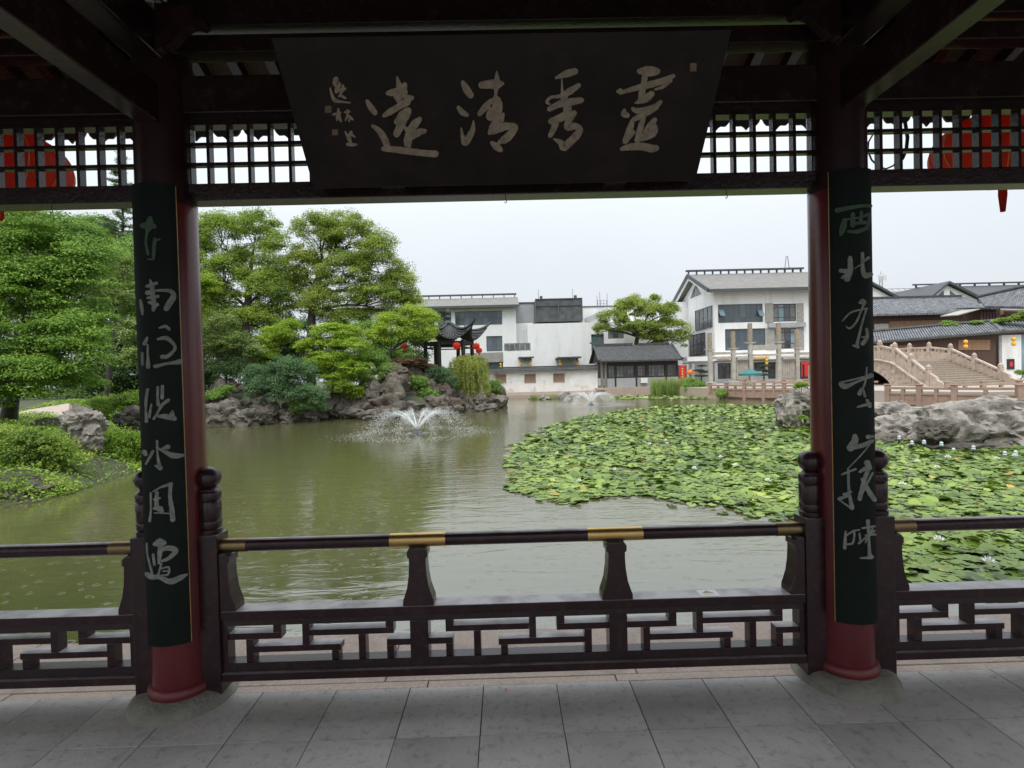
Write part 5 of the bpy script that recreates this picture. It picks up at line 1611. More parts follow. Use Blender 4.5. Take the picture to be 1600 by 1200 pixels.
MB().box(a[0], a[1], Y3 - 2.5, Y3 - 2.2, .2, e1.z - .12).build('end_wall', M['plaster'], lo)
MB().box(a[1] + .01, a[1] + 4, Y3 - 2.4, Y3 - 2.2, .2, e1.z - .12).build('door_bay', M['glass_blue'], lo)
b0 = RECT(1573, 561, 1584, 577, Y3 - 2.5)
nb = MB().box(b0[0], b0[1], Y3 - 2.58, Y3 - 2.503, b0[2], b0[3]).build('notice_frame', M['dark_wood'], lo)
MB().box(b0[0] + .17, b0[1] - .17, Y3 - 2.6, Y3 - 2.583, b0[2] + .25, b0[3] - .25).build('notice', M['red_cloth'], nb)
yellow_lanterns(1509, 530.5, 545, Y3 - 3.6, 2, 'two stacked yellow lanterns on the brown plank wall behind the stairs')
yellow_lanterns(1584, 526, 541, Y3 - 3.2, 2, 'two stacked yellow lanterns on the white end wall by the right edge')
# white gables far behind
for nm, (gl, gr, apex, eave, Yg, rr_), lb in (('a', (1330, 1403, 1358, 468, 84.0, 1420), 'distant white gable end just right of the column, below the aerial mast'),
                                             ('b', (1450, 1530, 1479, 468, 80.0, 1700), 'distant white gabled house with twin dark gable windows and long grey roof')):
    g0, g1 = P(gl, eave, Yg), P(gr, eave, Yg)
    ax = P(apex if nm == 'b' else 1358, 443.5, Yg)
    root = thing('gabled_house', (ax.x, Yg, .3), lb, 'house')
    MB().prism([(g0.x + .3, Yg, 0), (g1.x - .3, Yg, 0), (g1.x - .3, Yg, g1.z), (ax.x, Yg, ax.z - .2), (g0.x + .3, Yg, g0.z)], (0, 12, 0)).build('wall', M['plaster'], root)
    rm = MB()
    rm.prism([(g0.x - .3, Yg - .6, g0.z - .2), (ax.x, Yg - .6, ax.z), (ax.x, Yg - .6, ax.z + .35), (g0.x - .3, Yg - .6, g0.z + .15)], (0, 13, 0))
    if nm == 'b':
        far = P(1700, 455, Yg + 6)
        rm.prism([(ax.x, Yg - .6, ax.z + .001), (g1.x + .3, Yg - .6, g1.z - .2), (g1.x + .3, Yg - .6, g1.z + .15), (ax.x, Yg - .6, ax.z + .351)], (0, 2, 0))
        rm.prism([(g1.x - 2.5, Yg + .5, g1.z - .6), (far.x + 8, Yg + .5, g1.z - .6), (far.x + 8, Yg + 6, ax.z + .2), (ax.x, Yg + 6, ax.z + .2)], (0, .02, .3))
        MB().box(ax.x - .5, far.x + 8, Yg + 5.8, Yg + 6.2, ax.z + .8, ax.z + 1.0).build('ridge_cap', M['roof_trim'], root)
        for k in range(16):
            x = ax.x + (far.x + 8 - ax.x) * k / 15
            MB().box(x - .08, x + .08, Yg + 5.85, Yg + 6.15, ax.z + .4, ax.z + .7995).build('ridge_post', M['roof_trim'], root)
        for s in (-1, 1):
            MB().prism([(ax.x + s * .5, Yg - .02, g0.z - .5), (ax.x + s * 2.6, Yg - .02, g0.z - .5), (ax.x + s * .5, Yg - .02, ax.z - 1.0)][::s], (0, -.05, 0)).build('gable_window', M['glass'], root)
    else:
        rm.prism([(ax.x, Yg - .6, ax.z + .001), (g1.x + .3, Yg - .6, g1.z - .2), (g1.x + .3, Yg - .6, g1.z + .15), (ax.x, Yg - .6, ax.z + .351)], (0, 13, 0))
    rm.build('roof', M['roof_trim'], root)
Ym_ = 110.0
mast = thing('aerial_mast', (P(1377, 460, Ym_).x, Ym_, 0), 'distant lattice aerial mast with panel antennas beside the right column', 'mast')
b_ = P(1377, 470, Ym_); t_ = P(1377, 424, Ym_)
for dx in (-.6, .6):
    MB().tube([(b_.x + dx, Ym_, 0), (b_.x + dx * .4, Ym_, P(1377, 432, Ym_).z)], .09, 5).build('leg', M['grey_metal'], mast)
for k in range(8):
    z = b_.z + (P(1377, 432, Ym_).z - b_.z) * k / 7
    MB().tube([(b_.x - .5, Ym_, z), (b_.x + .5, Ym_, z + .8)], .05, 4).build('brace', M['grey_metal'], mast)
MB().tube([(b_.x, Ym_, P(1377, 434, Ym_).z), (b_.x, Ym_, t_.z)], .05, 5).build('rod', M['grey_metal'], mast)
for px in (1372, 1375, 1380, 1383):
    a = RECT(px - .8, 430, px + .8, 438, Ym_)
    MB().box(a[0], a[1], Ym_ - .3, Ym_ - .15, a[2], a[3]).build('antenna_panel', M['white_metal'], mast)
Yk = 160.0
cr = thing('crane_jib', (P(1425, 453, Yk).x, Yk, P(1425, 453, Yk).z), 'distant horizontal crane jib seen above the old roofs', 'crane')
j = MB()
xa, xb_ = P(1383, 453, Yk).x, P(1500, 451, Yk).x
za, zb = P(1425, 455.5, Yk).z, P(1425, 450.5, Yk).z
j.tube([(xa, Yk, za), (xb_, Yk, za)], .09, 4).tube([(xa, Yk, zb), (xb_, Yk, zb)], .09, 4)
for k in range(24):
    x = xa + (xb_ - xa) * k / 24; x2 = xa + (xb_ - xa) * (k + 1) / 24
    j.tube([(x, Yk, za if k % 2 else zb), (x2, Yk, zb if k % 2 else za)], .06, 4)
j.build('lattice_boom', M['grey_metal'], cr)
MB().tube([(xb_ - 3, Yk, 0), (xb_ - 3, Yk, za)], .4, 6).build('tower', M['grey_metal'], cr)

# pavilion on the rockery ------------------------------------------------------------------------------
Y = 35.0
PC = P(703, 600, Y + 1.6)
pv = thing('garden_pavilion', (PC.x, PC.y, 1.0), 'small black garden pavilion with upturned eaves and a finial on the rockery', 'pavilion')
PX_, PY_ = PC.x, PC.y
zf = 1.05
zev = P(703, 529, Y).z
zap = P(703, 506, Y + 1.6).z
R0 = 2.22
NS = 6
A0 = math.radians(12)
def hexpt(r, k, z, a0=A0):
    t = a0 + 2 * math.pi * k / NS
    return Vector((PX_ + r * math.cos(t), PY_ + r * math.sin(t), z))
for k in range(NS):
    p = hexpt(1.62, k, zf)
    MB().tube([p, (p.x, p.y, zev - .05)], .14, 10).build('post', M['dark_wood'], pv, smooth=True)
    q = hexpt(1.62, k + 1, zf)
    MB().obox((p.x, p.y, zev - .25), (q.x, q.y, zev - .25), .1, .22).build('tie_beam', M['dark_wood'], pv)
    MB().obox((p.x, p.y, zev - .55), (q.x, q.y, zev - .55), .06, .08).build('tie_beam', M['dark_wood'], pv)
    if k != 4:
        MB().obox((p.x, p.y, zf + .5), (q.x, q.y, zf + .5), .3, .07).build('bench', M['dark_wood'], pv)
        MB().obox((p.x, p.y, zf + .85), (q.x, q.y, zf + .85), .07, .06).build('rail', M['dark_wood'], pv)
        for f in (.2, .4, .6, .8):
            c_ = p.lerp(q, f)
            MB().box(c_.x - .03, c_.x + .03, c_.y - .03, c_.y + .03, zf, zf + .82).build('baluster', M['dark_wood'], pv)
fl = MB().prism([hexpt(1.95, k, zf - .5) for k in range(NS)], (0, 0, .5)).build('platform', M['granite_pink'], pv)
# curved roof with flying corners
for k in range(NS):
    rfp = MB()
    nu, nv = 10, 8
    grid = []
    for j_ in range(nv + 1):
        v = j_ / nv                       # 0 eave .. 1 apex
        row = []
        for i in range(nu + 1):
            u = i / nu
            corner = abs(2 * u - 1) ** 2.6
            a, b_ = hexpt(R0, k, 0), hexpt(R0, k + 1, 0)
            e = a.lerp(b_, u)
            e = Vector((PX_, PY_, 0)) + (e - Vector((PX_, PY_, 0))) * (1 + .22 * corner)
            q = Vector((PX_, PY_, 0)).lerp(e, 1 - v * .97)
            z = zev + (zap - zev) * (.75 * v ** 1.7 + .25 * v) + corner * .85 * (1 - v) ** 2.2
            row.append(len(rfp.v)); rfp.v.append((q.x, q.y, z))
        grid.append(row)
    for j_ in range(nv):
        for i in range(nu):
            rfp.f.append((grid[j_][i], grid[j_][i+1], grid[j_+1][i+1], grid[j_+1][i]))
    vs = list(rfp.v)
    ro = rfp.build('roof', M['dark_tile'], pv, smooth='all')
    sd = ro.modifiers.new('thick', 'SOLIDIFY'); sd.thickness = .07
    tr = MB()
    for i in range(nu + 1):
        tr.tube([Vector(vs[grid[j_][i]]) + Vector((0, 0, .06)) for j_ in range(nv + 1)], .055, 5)
    tag(tr.build('tile_rows', M['dark_tile'], ro), kind='stuff')
    hip = [Vector(vs[grid[j_][0]]) + Vector((0, 0, .12)) for j_ in range(nv + 1)]
    d = (hip[0] - hip[1]).normalized()
    hip = [hip[0] + Vector((d.x, d.y, .75)) * .42] + hip
    MB().tube(hip, [.05] + [.09] * (len(hip) - 1), 6).build('hip_ridge', M['dark_tile'], pv, smooth=True)
fz = zap + .05
MB().lathe([(.30, -.1), (.34, 0), (.20, .12), (.14, .22), (.20, .32), (.22, .42), (.12, .52), (.07, .58), (.16, .68), (.17, .80), (.09, .92), (.02, 1.0)], (PX_, PY_, fz), 14).build('finial', M['dark_tile'], pv, smooth=True)
def red_lantern(px, py, Y, wpx, hpx, label):
    c = P(px, py, Y)
    r = wpx / 2 * Y / FPX; hh = hpx / 2 * Y / FPX
    root = thing('red_lantern', c, label, 'lantern', 'red lanterns under the eaves of the rockery pavilion')
    MB().lathe([(max(.05, r * math.cos(t) ** .7), hh * math.sin(t)) for t in np.linspace(-1.5, 1.5, 12)], c, 20).build('shade', M['lantern'], root, smooth=True)
    MB().lathe([(.09, -hh * 1.05), (.09, -hh * .95)], c, 10).build('band', M['gold_paint'], root)
    MB().tube([(c.x, c.y, c.z + hh), (c.x, c.y, c.z + hh + .35)], .012, 4).build('cord', M['black_plastic'], root)
    MB().tube([(c.x, c.y, c.z - hh), (c.x, c.y, c.z - hh - .25)], [.05, .02], 6).build('tassel', M['lantern'], root)
red_lantern(632, 541, Y - .2, 10.5, 8, 'red lantern hanging at the far left of the rockery pavilion')
red_lantern(713.5, 540, Y - .6, 12.5, 10, 'red lantern hanging at the front post of the rockery pavilion')
red_lantern(744, 541, Y + .3, 11.5, 9.5, 'red lantern hanging at the right corner eave of the rockery pavilion')
red_lantern(748.5, 547.5, Y + 1.6, 10, 8, 'small lower red lantern behind the right corner of the rockery pavilion')

# ------------------------------------------------------------------ rocks
def rock_mesh(name, c, size, seed, sub=4, rough=.45, pits=.25, squash=.0, lean=(0, 0), freq=1.1, fine=.09, deep=0.0):
    """eroded boulder: an icosphere pushed about by ridged noise and pitted"""
    import bmesh
    bm = bmesh.new()
    bmesh.ops.create_icosphere(bm, subdivisions=sub, radius=1.0)
    off = Vector((seed * 7.31, seed * 3.17, seed * 1.93))
    for v in bm.verts:
        p = v.co.copy()
        d = p.normalized()
        n = mnoise.ridged_multi_fractal(p * freq + off, .9, 2.2, 5, 1.0, 2.0)
        b_ = mnoise.noise(p * .8 * freq + off * 2)
        wp = p + Vector((mnoise.noise(p * 1.6 + off), mnoise.noise(p * 1.6 - off), mnoise.noise(p * 1.6 + off * 3))) * .45
        r = 1.0 + rough * (n - 1.05) * .55 + rough * 1.0 * b_
        if pits:
            vd = mnoise.voronoi(wp * 1.7 * freq + off)[0]
            r -= pits * max(0, .50 - vd[0]) * 1.5
            r -= pits * .35 * max(0, .10 - abs(mnoise.noise(wp * 2.1 + off))) * 6
            r += fine * mnoise.fractal(p * 5 + off, .8, 2.1, 5)
            if deep:      # rounded hollows and rolling ridges worn by water
                h = mnoise.noise(wp * 1.25 * freq + off * .7)
                r -= deep * max(0, h - .12) * 1.5
                r += deep * .5 * (1 - abs(mnoise.noise(wp * 1.5 * freq - off))) - deep * .4
        q = d * max(r, .25)
        # facets of broken stone
        q.x += .05 * mnoise.noise(Vector((0, 0, q.z * 5)) + off)
        v.co = Vector((q.x * size[0] + lean[0] * q.z, q.y * size[1] + lean[1] * q.z, q.z * size[2]))
    me = bpy.data.meshes.new(name)
    bm.to_mesh(me); bm.free()
    me.transform(Matrix.Translation(c))
    return me
def rock(name, c, size, seed, m, parent=None, **k):
    return link_mesh(rock_mesh(name, c, size, seed, **k), name, m, parent, smooth=k.get('sub', 4) > 3)
def rock_px(name, x0, y0, x1, y1, Y, seed, m, parent=None, dep=.8, sink=.15, **k):
    """a rock filling a pixel box at distance Y"""
    a = RECT(x0, y0, x1, y1, Y)
    w, h = (a[1] - a[0]) / 2, (a[3] - a[2]) / 2
    return rock(name, Vector(((a[0] + a[1]) / 2, Y + w * dep * .5, (a[2] + a[3]) / 2 - h * sink * .5)), (w * 1.02, w * dep, h * (1 + sink * .5)), seed, m, parent, **k)

rk = thing('rockery', (P(520, 640, 27).x, 28, -.4), 'long rockery bank of stacked brown-grey stones along the left shore', 'rockery')
RB = [(312,600,352,664),(318,628,372,668),(338,606,395,652),(358,640,404,667),(372,618,420,660),(392,636,432,664),(404,600,440,640),(420,642,462,662),(440,630,486,660),(462,642,500,659),
 (480,618,526,656),(512,612,548,652),(530,606,574,640),(520,632,552,655),(545,628,590,654),(562,600,600,634),(572,620,622,652),(590,590,632,628),(596,632,640,654),(612,606,650,640),(560,645,600,657),(626,628,668,652),
 (596,574,634,600),(618,566,656,596),(640,585,676,622),(650,600,690,642),(664,622,700,648),(600,600,628,640),(676,606,708,644),(690,622,722,646),(704,612,742,640),(730,622,764,642),(752,618,786,640),(768,606,788,634),
 (740,634,776,644),(330,596,372,616),(380,600,410,622),(440,612,482,636),(628,560,664,584),(654,572,690,598)]
for i, (x0, y0, x1, y1) in enumerate(RB):
    yb = min(y1, 662)
    w_ = w2((x0 + x1) / 2, max(y1, 650 - (x0 - 600) * .085 if x0 > 600 else 655))
    Yb = min(max(w_[1], 24), 36.0)
    up = (660 - y1) / 60.0
    Yr = Yb + .4 + max(0, up) * 2.2
    mm = M['rock_brown'] if (570 < x0 < 700 and i % 3) else M['rock_dark']
    rock_px('rock', x0 - 2, y0 - 2, x1 + 2, y1 + 3, Yr, i + 3.0, mm, rk, dep=.9, sub=4, rough=.55, pits=.35, freq=1.3)
for i in range(46):      # small stones at the waterline
    px = 316 + i * 10.3 + R.uniform(-4, 4)
    base = np.interp(px, [315, 400, 480, 520, 570, 640, 700, 780], [669, 662, 657, 651, 653, 655, 646, 635])
    Yb = w2(px, base)[1]
    h = R.uniform(8, 17)
    rock_px('rock', px - h * .8, base - h * .8, px + h * .8, base + 3, Yb + .1, 60 + i, M['rock_dark'], rk, sub=3, rough=.5, pits=.2)

# scholar rock and shore stones of the near left bank
ss = thing('scholar_rock', (P(124, 705, 12.6).x, 12.6, 0), 'upright pale pitted scholar rock, wide at the top, among the left bank bushes', 'rock')
rock_px('upper_stone', 92, 636, 152, 684, 12.6, 3.3, M['rock_pale'], ss, dep=.8, sub=5, fine=.05, deep=.55, rough=.42, pits=.28, freq=1.5)
rock_px('lower_stone', 101, 668, 146, 714, 12.6, 8.1, M['rock_pale'], ss, dep=.8, sub=5, fine=.05, deep=.55, rough=.4, pits=.28, lean=(.1, 0), freq=1.5)
for i, (x0, y0, x1, y1, Y_, lb) in enumerate(((172,638,222,672,15.5,'dark grey boulder behind the left bank shrubs, beside the left column'), (28,655,92,692,14.0,'low grey boulder left of the upright scholar rock'),
                                        (118,732,150,756,12.4,'small dark stone at the waterline below the scholar rock'), (-30,758,64,796,9.9,'dark earthy stone at the water, bottom of the left bank'), (150,728,200,752,13.0,'grey shore stone under the left bank bushes near the column'))):
    o = rock_px('boulder', x0, y0, x1, y1, Y_, 20 + i, M['rock_dark'], None, sub=4, rough=.45, pits=.3)
    tag(o, lb, 'rock')
# lake stones on the right in the lily bed
Yq = 18.2
r1 = thing('lake_rock', (P(1250, 680, Yq).x, Yq, WZ), 'tall pale pitted lake rock with a hollow, left of the right column', 'rock')
rock_px('stone', 1222, 606, 1300, 652, Yq + .4, 2.2, M['rock_pale'], r1, sub=5, fine=.05, deep=.55, rough=.42, pits=.28, freq=1.5, dep=.7)
rock_px('stone', 1218, 628, 1252, 684, Yq, 5.7, M['rock_pale'], r1, sub=5, fine=.05, deep=.55, rough=.45, pits=.28, freq=1.6, dep=.9)
rock_px('stone', 1262, 630, 1310, 690, Yq + .1, 9.4, M['rock_pale'], r1, sub=5, fine=.05, deep=.55, rough=.4, pits=.28, freq=1.5, dep=.9)
rock_px('stone', 1240, 664, 1290, 692, Yq + .6, 12.1, M['rock_dark'], r1, sub=4, rough=.5, pits=.3, dep=.9)
r2 = thing('lake_rock', (P(1410, 690, 15).x, 15, WZ), 'low ridged pale lake rock just right of the right column', 'rock')
rock_px('stone', 1330, 628, 1452, 682, 15.6, 4.4, M['rock_pale'], r2, sub=5, fine=.05, deep=.55, rough=.45, pits=.28, freq=1.2, dep=.6)
rock_px('stone', 1376, 650, 1470, 704, 14.6, 7.9, M['rock_pale'], r2, sub=5, fine=.05, deep=.55, rough=.45, pits=.28, freq=1.4, dep=.6)
rock_px('stone', 1360, 676, 1420, 706, 14.3, 8.8, M['rock_dark'], r2, sub=4, rough=.45, pits=.3, dep=.7)
r3 = thing('lake_rock', (P(1530, 705, 12.8).x, 12.8, WZ), 'large smooth-ridged pale lake rock by the right edge with lamps at its foot', 'rock')
rock_px('stone', 1452, 632, 1560, 716, 13.2, 1.5, M['rock_pale'], r3, sub=5, fine=.05, deep=.55, rough=.38, pits=.28, freq=1.0, dep=.7)
rock_px('stone', 1478, 622, 1610, 692, 13.4, 6.6, M['rock_pale'], r3, sub=5, fine=.05, deep=.55, rough=.40, pits=.28, freq=1.0, dep=.6)
rock_px('stone', 1540, 640, 1690, 716, 12.9, 11.7, M['rock_pale'], r3, sub=5, fine=.05, deep=.55, rough=.38, pits=.28, freq=1.1, dep=.6)
rock_px('stone', 1448, 656, 1500, 690, 12.8, 14.2, M['rock_dark'], r3, sub=4, rough=.45, pits=.3, dep=.8)
rock_px('stone', 1426, 694, 1620, 724, 12.6, 15.9, M['rock_dark'], r3, sub=5, rough=.4, pits=.4, dep=.35, freq=2.0)
rock_px('stone', 1578, 626, 1640, 654, 13.2, 18.3, M['rock_pale'], r3, sub=5, fine=.05, deep=.55, rough=.35, pits=.28, dep=.8)
# island stones near the far wall
isl = thing('islet', (P(868, 628, 45).x, 45, WZ), 'small stony islet with grass in front of the long boundary wall', 'islet')
for i, (x0, y0, x1, y1) in enumerate(((874,613,898,628),(824,621,846,630),(840,618,862,630),(856,620,884,631),(892,620,906,628))):
    rock_px('rock', x0, y0, x1, y1, 44.5 + .3 * (i % 2), 40 + i, M['rock_pale'] if i % 2 == 0 else M['rock_dark'], isl, sub=3, rough=.45, pits=.2)

# string of white pond lamps along the foot of the right-hand rocks
cable_pts = []
LP = [(1376, 682), (1405, 684), (1425, 692), (1444, 691), (1471, 694), (1490, 704), (1521, 700), (1570, 709), (1587, 708)]
for i, (px, py) in enumerate(LP):
    Yl = np.interp(px, [1376, 1425, 1521, 1590], [14.0, 12.9, 11.9, 11.5])
    c = P(px, py, Yl)
    cable_pts += [c + Vector((0, .02, -.06))]
    if i < len(LP) - 1:
        nx_p = LP[i + 1]
        mid = P((px + nx_p[0]) / 2, max(py, nx_p[1]) + 7, Yl - .1)
        cable_pts.append(mid)
    if i == 0: continue
    lab = ['', 'white pond lamp nearest the right column', 'white pond lamp second from the right column', 'white pond lamp third from the right column', 'white pond lamp fourth from the right column, under the rock nose', 'white pond lamp in the middle of the large rock, lower than its neighbours',
           'white pond lamp standing highest before the large rock', 'bigger white pond lamp, second from the right edge', 'white pond lamp nearest the right edge'][i]
    root = thing('pond_lamp', c, lab, 'lamp', 'white pond lamps along the rocks')
    MB().lathe([(.02, -.05), (.040, -.045), (.044, -.015), (.030, 0), (.036, .01), (.038, .035), (.026, .055), (.005, .062)], c, 14).build('globe', M['lamp_globe'], root, smooth=True)
    MB().lathe([(.047, -.03), (.047, -.018)], c, 14).build('rim', M['grey_metal'], root)
    MB().tube([c + Vector((0, 0, -.06)), c + Vector((0, .03, -.16))], .014, 6).build('stake', M['black_plastic'], root)
tag(MB().tube(cable_pts, .014, 6).build('lamp_cable', M['black_plastic'], smooth=True), 'black cable sagging between the white pond lamps on the rocks', 'cable')

# ------------------------------------------------------------------ plants
LM = {}
LM['camphor'] = leafmat('camphor_leaves', (0.124, 0.203, 0.033), (0.405, 0.536, 0.082), (0.614, 0.686, 0.143), nscale=.5)
LM['camphor2'] = leafmat('camphor_leaves_olive', (0.127, 0.203, 0.033), (0.429, 0.525, 0.091), (0.648, 0.643, 0.162), nscale=.5)
LM['camphor_new'] = leafmat('fresh_camphor_leaves', (0.197, 0.321, 0.033), (0.535, 0.674, 0.083), (0.750, 0.770, 0.183), nscale=.7)
LM['maple'] = leafmat('maple_leaves', (0.093, 0.190, 0.027), (0.308, 0.486, 0.072), (0.443, 0.622, 0.099), nscale=.8)
LM['maple_new'] = leafmat('fresh_maple_leaves', (0.167, 0.290, 0.021), (0.423, 0.569, 0.057), (0.539, 0.629, 0.115), nscale=.9)
LM['dark'] = leafmat('dark_evergreen_leaves', (0.028, 0.065, 0.019), (0.103, 0.179, 0.046), nscale=.6)
LM['mid'] = leafmat('mid_green_leaves', (0.099, 0.197, 0.037), (0.329, 0.511, 0.094), nscale=.6)
LM['blue'] = leafmat('blue_green_leaves', (0.065, 0.135, 0.055), (0.19, 0.32, 0.13), nscale=.8)
LM['cream'] = leafmat('cream_blossom_leaves', (0.085, 0.15, 0.03), (0.34, 0.43, 0.12), (0.70, 0.68, 0.42), nscale=1.5)
LM['willow'] = leafmat('willow_leaves', (0.184, 0.227, 0.045), (0.508, 0.559, 0.113), (0.635, 0.665, 0.177), nscale=1.0)
LM['bush'] = leafmat('ground_cover_leaves', (0.102, 0.176, 0.030), (0.372, 0.510, 0.084), (0.707, 0.737, 0.200), nscale=1.4)
LM['bush2'] = leafmat('shrub_leaves', (0.112, 0.211, 0.025), (0.409, 0.597, 0.075), (0.670, 0.755, 0.167), nscale=1.4)
LM['red'] = leafmat('reddish_maple_leaves', (0.139, 0.096, 0.051), (0.429, 0.272, 0.149), nscale=1.2)
LM['conifer'] = leafmat('conifer_leaves', (0.065, 0.124, 0.051), (0.205, 0.299, 0.125), nscale=.7)
LM['pine'] = leafmat('pine_needles', (0.022, 0.052, 0.031), (0.079, 0.141, 0.085), nscale=1.2)
LM['reed'] = leafmat('reed_blades', (0.131, 0.194, 0.051), (0.372, 0.474, 0.133), nscale=1.5)

def leaves_mesh(name, pts, nrm, size, rng, aspect=.5, fold=.25):
    """one folded leaf-sized quad per point"""
    n = len(pts)
    nrm = nrm / np.maximum(1e-6, np.linalg.norm(nrm, axis=1, keepdims=True))
    rv = rng.normal(size=(n, 3))
    t = np.cross(nrm, rv); t /= np.maximum(1e-6, np.linalg.norm(t, axis=1, keepdims=True))
    b_ = np.cross(nrm, t)
    s = (size * rng.uniform(.65, 1.35, n))[:, None]
    v0 = pts - t * s * .5
    v2 = pts + t * s * .5 - nrm * s * fold * .5
    v1 = pts + b_ * s * aspect * .5 + nrm * s * fold * .2
    v3 = pts - b_ * s * aspect * .5 + nrm * s * fold * .2
    V = np.stack([v0, v1, v2, v3], 1).reshape(-1, 3)
    F = np.arange(n * 4).reshape(n, 4)
    return fast_mesh(name, V, F)

def clump_leaves(centres, radii, per, rng, flat=.62, up=.55, inner=.25):
    """leaves on the upper shells of many small clumps"""
    P_, N_ = [], []
    for c, r in zip(centres, radii):
        n = max(4, int(per * .95 * rng.uniform(.7, 1.3)))
        d = rng.normal(size=(n, 3)); d /= np.linalg.norm(d, axis=1, keepdims=True)
        d[:, 2] = np.where(d[:, 2] < -.25, -d[:, 2] * .6, d[:, 2])
        rad = r * (1 - inner * rng.uniform(0, 1, n) ** 1.5 * 2.2)
        q = c + d * rad[:, None] * np.array([1, 1, flat])
        nn = d * np.array([1, 1, 1 / flat]) * .7 + np.array([0, 0, up]) + rng.normal(size=(n, 3)) * .42
        P_.append(q); N_.append(nn)
    return np.concatenate(P_), np.concatenate(N_)

def lobe_clumps(lobes, rng, dens, csize):
    """clump centres spread through the outer part of ellipsoid lobes; lobes: (centre, radii)"""
    C_, R_, L_ = [], [], []
    for li, (c, rad) in enumerate(lobes):
        c, rad = np.array(c), np.array(rad)
        vol = rad[0] * rad[1] + rad[0] * rad[2] + rad[1] * rad[2]
        n = max(7, int(2.7 * dens * vol / (csize ** 2)))
        d = rng.normal(size=(n, 3)); d /= np.linalg.norm(d, axis=1, keepdims=True)
        d[:, 2] = np.where((d[:, 2] < -.3) & (rng.uniform(size=n) < .6), -d[:, 2], d[:, 2])
        f = rng.uniform(.30, 1.0, n) ** .55
        q = c + d * f[:, None] * (rad - csize * .55)
        C_.append(q); R_.append(csize * rng.uniform(.55, 1.2, n)); L_ += [li] * n
    return np.concatenate(C_), np.concatenate(R_), np.array(L_)

def branch_path(a, b, rng, sag=.12, n=5):
    a, b = np.array(a, float), np.array(b, float)
    L_ = np.linalg.norm(b - a)
    off = rng.normal(size=3) * L_ * sag
    pts = []
    for i in range(n + 1):
        t = i / n
        p = a + (b - a) * t + off * math.sin(math.pi * t) * .6
        p[2] += L_ * .08 * math.sin(math.pi * t)
        pts.append(tuple(p))
    return pts

tree_seed = [100]
def tree(name, label, cat, base, lobes_px, leaf, lm, csize=.6, per=110, lsize=.11, trunk=.16, dens=1.0, group=None, forks=None, twigs=.35, up=.38, flat=.88, aspect=.5, rise=1.22, parts=('trunk', 'crown'), loose=0.0):
    """lobes_px: (px, py, rx, ry, Y[, depth factor]) in photograph pixels at distance Y"""
    tree_seed[0] += 1
    rng = np.random.default_rng(tree_seed[0])
    lobes = []
    for l in lobes_px:
        px, py, rx, ry, Y_ = l[:5]
        df = l[5] if len(l) > 5 else .9
        c = P(px, py, Y_)
        s = Y_ / FPX
        lobes.append(((c.x, c.y, c.z), (rx * s * 1.06, rx * s * df, ry * s * rise)))
    root = thing(name, base, label, cat, group)
    C_, R_, L_ = lobe_clumps(lobes, rng, dens, csize)
    pts, nr = clump_leaves(C_, R_, per, rng, up=up, flat=flat)
    if loose:
        k = int(len(pts) * loose)
        ii = rng.integers(0, len(pts), k)
        pts = np.concatenate([pts, pts[ii] + rng.normal(size=(k, 3)) * csize * .5]); nr = np.concatenate([nr, nr[ii] + rng.normal(size=(k, 3))])
    me = leaves_mesh(parts[1], pts, nr, lsize, rng, aspect=aspect)
    link_mesh(me, parts[1], lm, root)
    # trunk, limbs to every lobe, twigs to the clumps
    mb = MB()
    base = np.array(base, float)
    cen = np.mean([np.array(l[0]) for l in lobes], 0)
    lowz = min(l[0][2] - l[1][2] for l in lobes)
    if forks:
        fk = [np.array(P(*f)) for f in forks]
    else:
        fk = [base + (cen - base) * np.array([.35, .35, 0]) + np.array([0, 0, max(.3, (lowz - base[2]) * .9 + .25 * (cen[2] - lowz))])]
    path = [tuple(base)] + [tuple(f) for f in fk]
    full = [path[0]]
    for a, b_ in zip(path[:-1], path[1:]):
        full += branch_path(a, b_, rng, .05, 4)[1:]
    rads = list(np.linspace(trunk, trunk * .62, len(full)))
    mb.tube(full, rads, 9)
    nodes = [np.array(full[len(full) // 2]), np.array(full[-1])] + [np.array(f) for f in fk[:-1]]
    for li, (c, rad) in enumerate(lobes):
        c = np.array(c)
        st = min(nodes, key=lambda q: np.linalg.norm(q - c) + (2.0 if q[2] > c[2] else 0))
        pth = branch_path(st, c - np.array([0, 0, rad[2] * .3]), rng, .10, 6)
        mb.tube(pth, list(np.linspace(trunk * .40, trunk * .10, len(pth))), 7)
        sel = np.where(L_ == li)[0]
        for s_ in sel:
            if rng.uniform() < twigs * .45:
                a = pth[rng.integers(2, len(pth))]
                tw = branch_path(a, C_[s_], rng, .12, 3)
                mb.tube(tw, list(np.linspace(trunk * .10, trunk * .03, len(tw))), 5, cap=False)
    if trunk > 0:
        mb.build(parts[0], M['bark'], root, smooth=True)
    return root

def gz(x, y): return float(height(np.array([x]), np.array([y]))[0])
def at_ground(px, Y_):
    x = P(px, 600, Y_).x
    return (x, Y_, gz(x, Y_) - .05)

